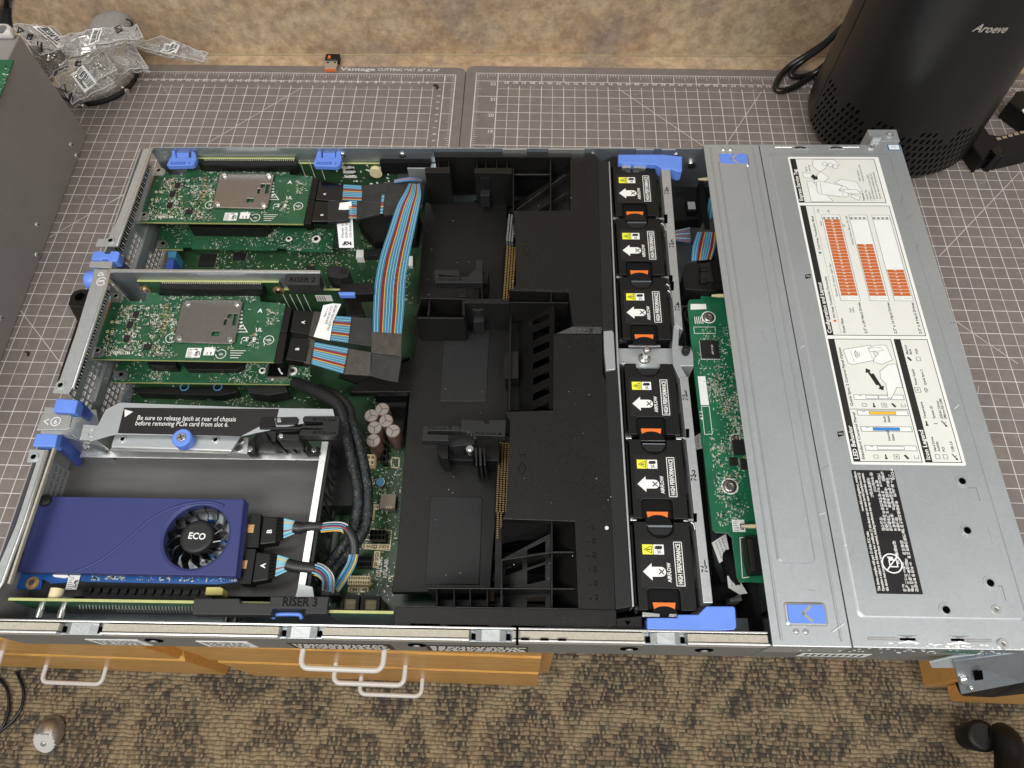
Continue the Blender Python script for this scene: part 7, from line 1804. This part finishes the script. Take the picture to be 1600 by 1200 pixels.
for k in range(40):
    for j in range(9):
        a = math.radians(-172 + k * 4.0 + (j % 2) * 2.0); z0 = 22 + j * 8.2
        if z0 > 60 + 15 * abs(math.sin(k * .50 + 1.2)) or a > math.radians(-8): continue
        pts = []
        for ang in range(12):
            t = ang / 12 * 2 * math.pi; f = 1.15 * math.sin(t) + (1.7 if math.sin(t) > 0 else -1.7)
            pts.append(pn(z0 + f, a + (1.15 * math.cos(t) + f * .30) / prad(z0), .16))
        b.add(pts, [tuple(range(12))], M['hole'])
b.build('grille', pur, tuple(PC))
b = MB()
def cyl_hit(px, py):
    d = ray(px, py); best = None
    r = PR
    for _ in range(4):
        ox, oy = CAMV.x - PC.x, CAMV.y - PC.y; A = d.x ** 2 + d.y ** 2; B_ = 2 * (ox * d.x + oy * d.y); C_ = ox * ox + oy * oy - r * r; D = B_ * B_ - 4 * A * C_
        t = (-B_ - math.sqrt(max(D, 0))) / (2 * A); p = CAMV + d * t; r = prad(p.z)
    return math.atan2(p.y - PC.y, p.x - PC.x), p.z
(a0, z0), (a1, z1) = cyl_hit(1519, 47.5), cyl_hit(1569, 50)
vs, fs = glyphs('Aroeve', True); xm = max(v[0] for v in vs); wd = (a1 - a0)
hgt = 7.2
print('NAME', a0, z0, a1, z1, len(vs), xm)
pts = [pn(z0 + (z1 - z0) * x / xm + y / .7 * hgt, a0 + wd * x / xm + y * .30 * hgt / .7 / PR, .9) for x, y in vs]
b.add(pts, fs, plain('silver_print', (.55, .52, .45), .35, .5)); b.build('lettering', pur, tuple(PC))
b = MB()
cp = [(1318, 40, 60), (1290, 66, 40), (1262, 85, 22), (1232, 105, 8), (1216, 124, 4), (1212, 138, 4), (1222, 142, 4), (1245, 134, 4), (1268, 118, 6), (1290, 100, 20), (1306, 78, 45)]
b.tube(spline([W(*c_) for c_ in cp], 6), 3.4, M['gloss_cord'], 10)
cp = [(1312, 48, 55), (1284, 74, 34), (1256, 94, 16), (1240, 108, 8), (1236, 118, 6), (1250, 120, 5), (1272, 116, 5), (1276, 124, 4), (1284, 128, 4)]
b.tube(spline([W(*c_) for c_ in cp], 6), 3.2, M['gloss_cord'], 10)
b.build('power_cord', pur, tuple(PC))

# drive caddies ------------------------------------------------------------------
def caddy_side(b, pts, z0, z1, mat): b.prism([tuple(W(x, y, z1)[:2]) for x, y in pts], z0, z1, M[mat])
p0 = W(1565, 225, 0); c0 = (p0.x, p0.y, 0)
cd = thing('drive_caddy', 'black plastic drive caddy with silver spring contacts on the right mat, in front', 'drive caddy', c0)
b = MB(); caddy_side(b, [(1531, 186), (1546, 209), (1560, 212), (1640, 196), (1640, 228), (1566, 245), (1550, 236), (1535, 250), (1512, 218)], 0, 20, 'black'); b.build('frame', cd, c0, 1.5)
b = MB(); caddy_side(b, [(1548, 233), (1562, 226), (1566, 231), (1564, 244), (1556, 243)], 0, 23, 'black_gloss'); caddy_side(b, [(1533, 247), (1542, 245), (1543, 250), (1536, 253)], 0, 12, 'black'); b.build('latch', cd, c0, .8)
b = MB()
for k in range(7): x, y = 1561 + k * 9.2, 218.5 - k * 2.5; q = W(x, y, 20.2); b.obox((q.x - 2.8, q.y - 1.5, 20), (5.2, 1.2, 0), (-.6, 3.6, 0), (0, 0, 1.2), M['nickel'])
b.build('spring_contacts', cd, c0, .4)
p0 = W(1600, 165, 0); c1_ = (p0.x, p0.y, 0)
cd2 = thing('drive_caddy', 'black plastic drive caddy cut off by the right picture edge, behind the other', 'drive caddy', c1_)
b = MB(); caddy_side(b, [(1589, 142), (1600, 141), (1660, 200), (1650, 212), (1576, 158), (1580, 156)], 0, 22, 'black'); b.build('frame', cd2, c1_, 1.5)
b = MB(); caddy_side(b, [(1597, 172), (1604, 166), (1612, 176), (1604, 182)], 22, 22.6, 'paper'); b.build('sticker', cd2, c1_)
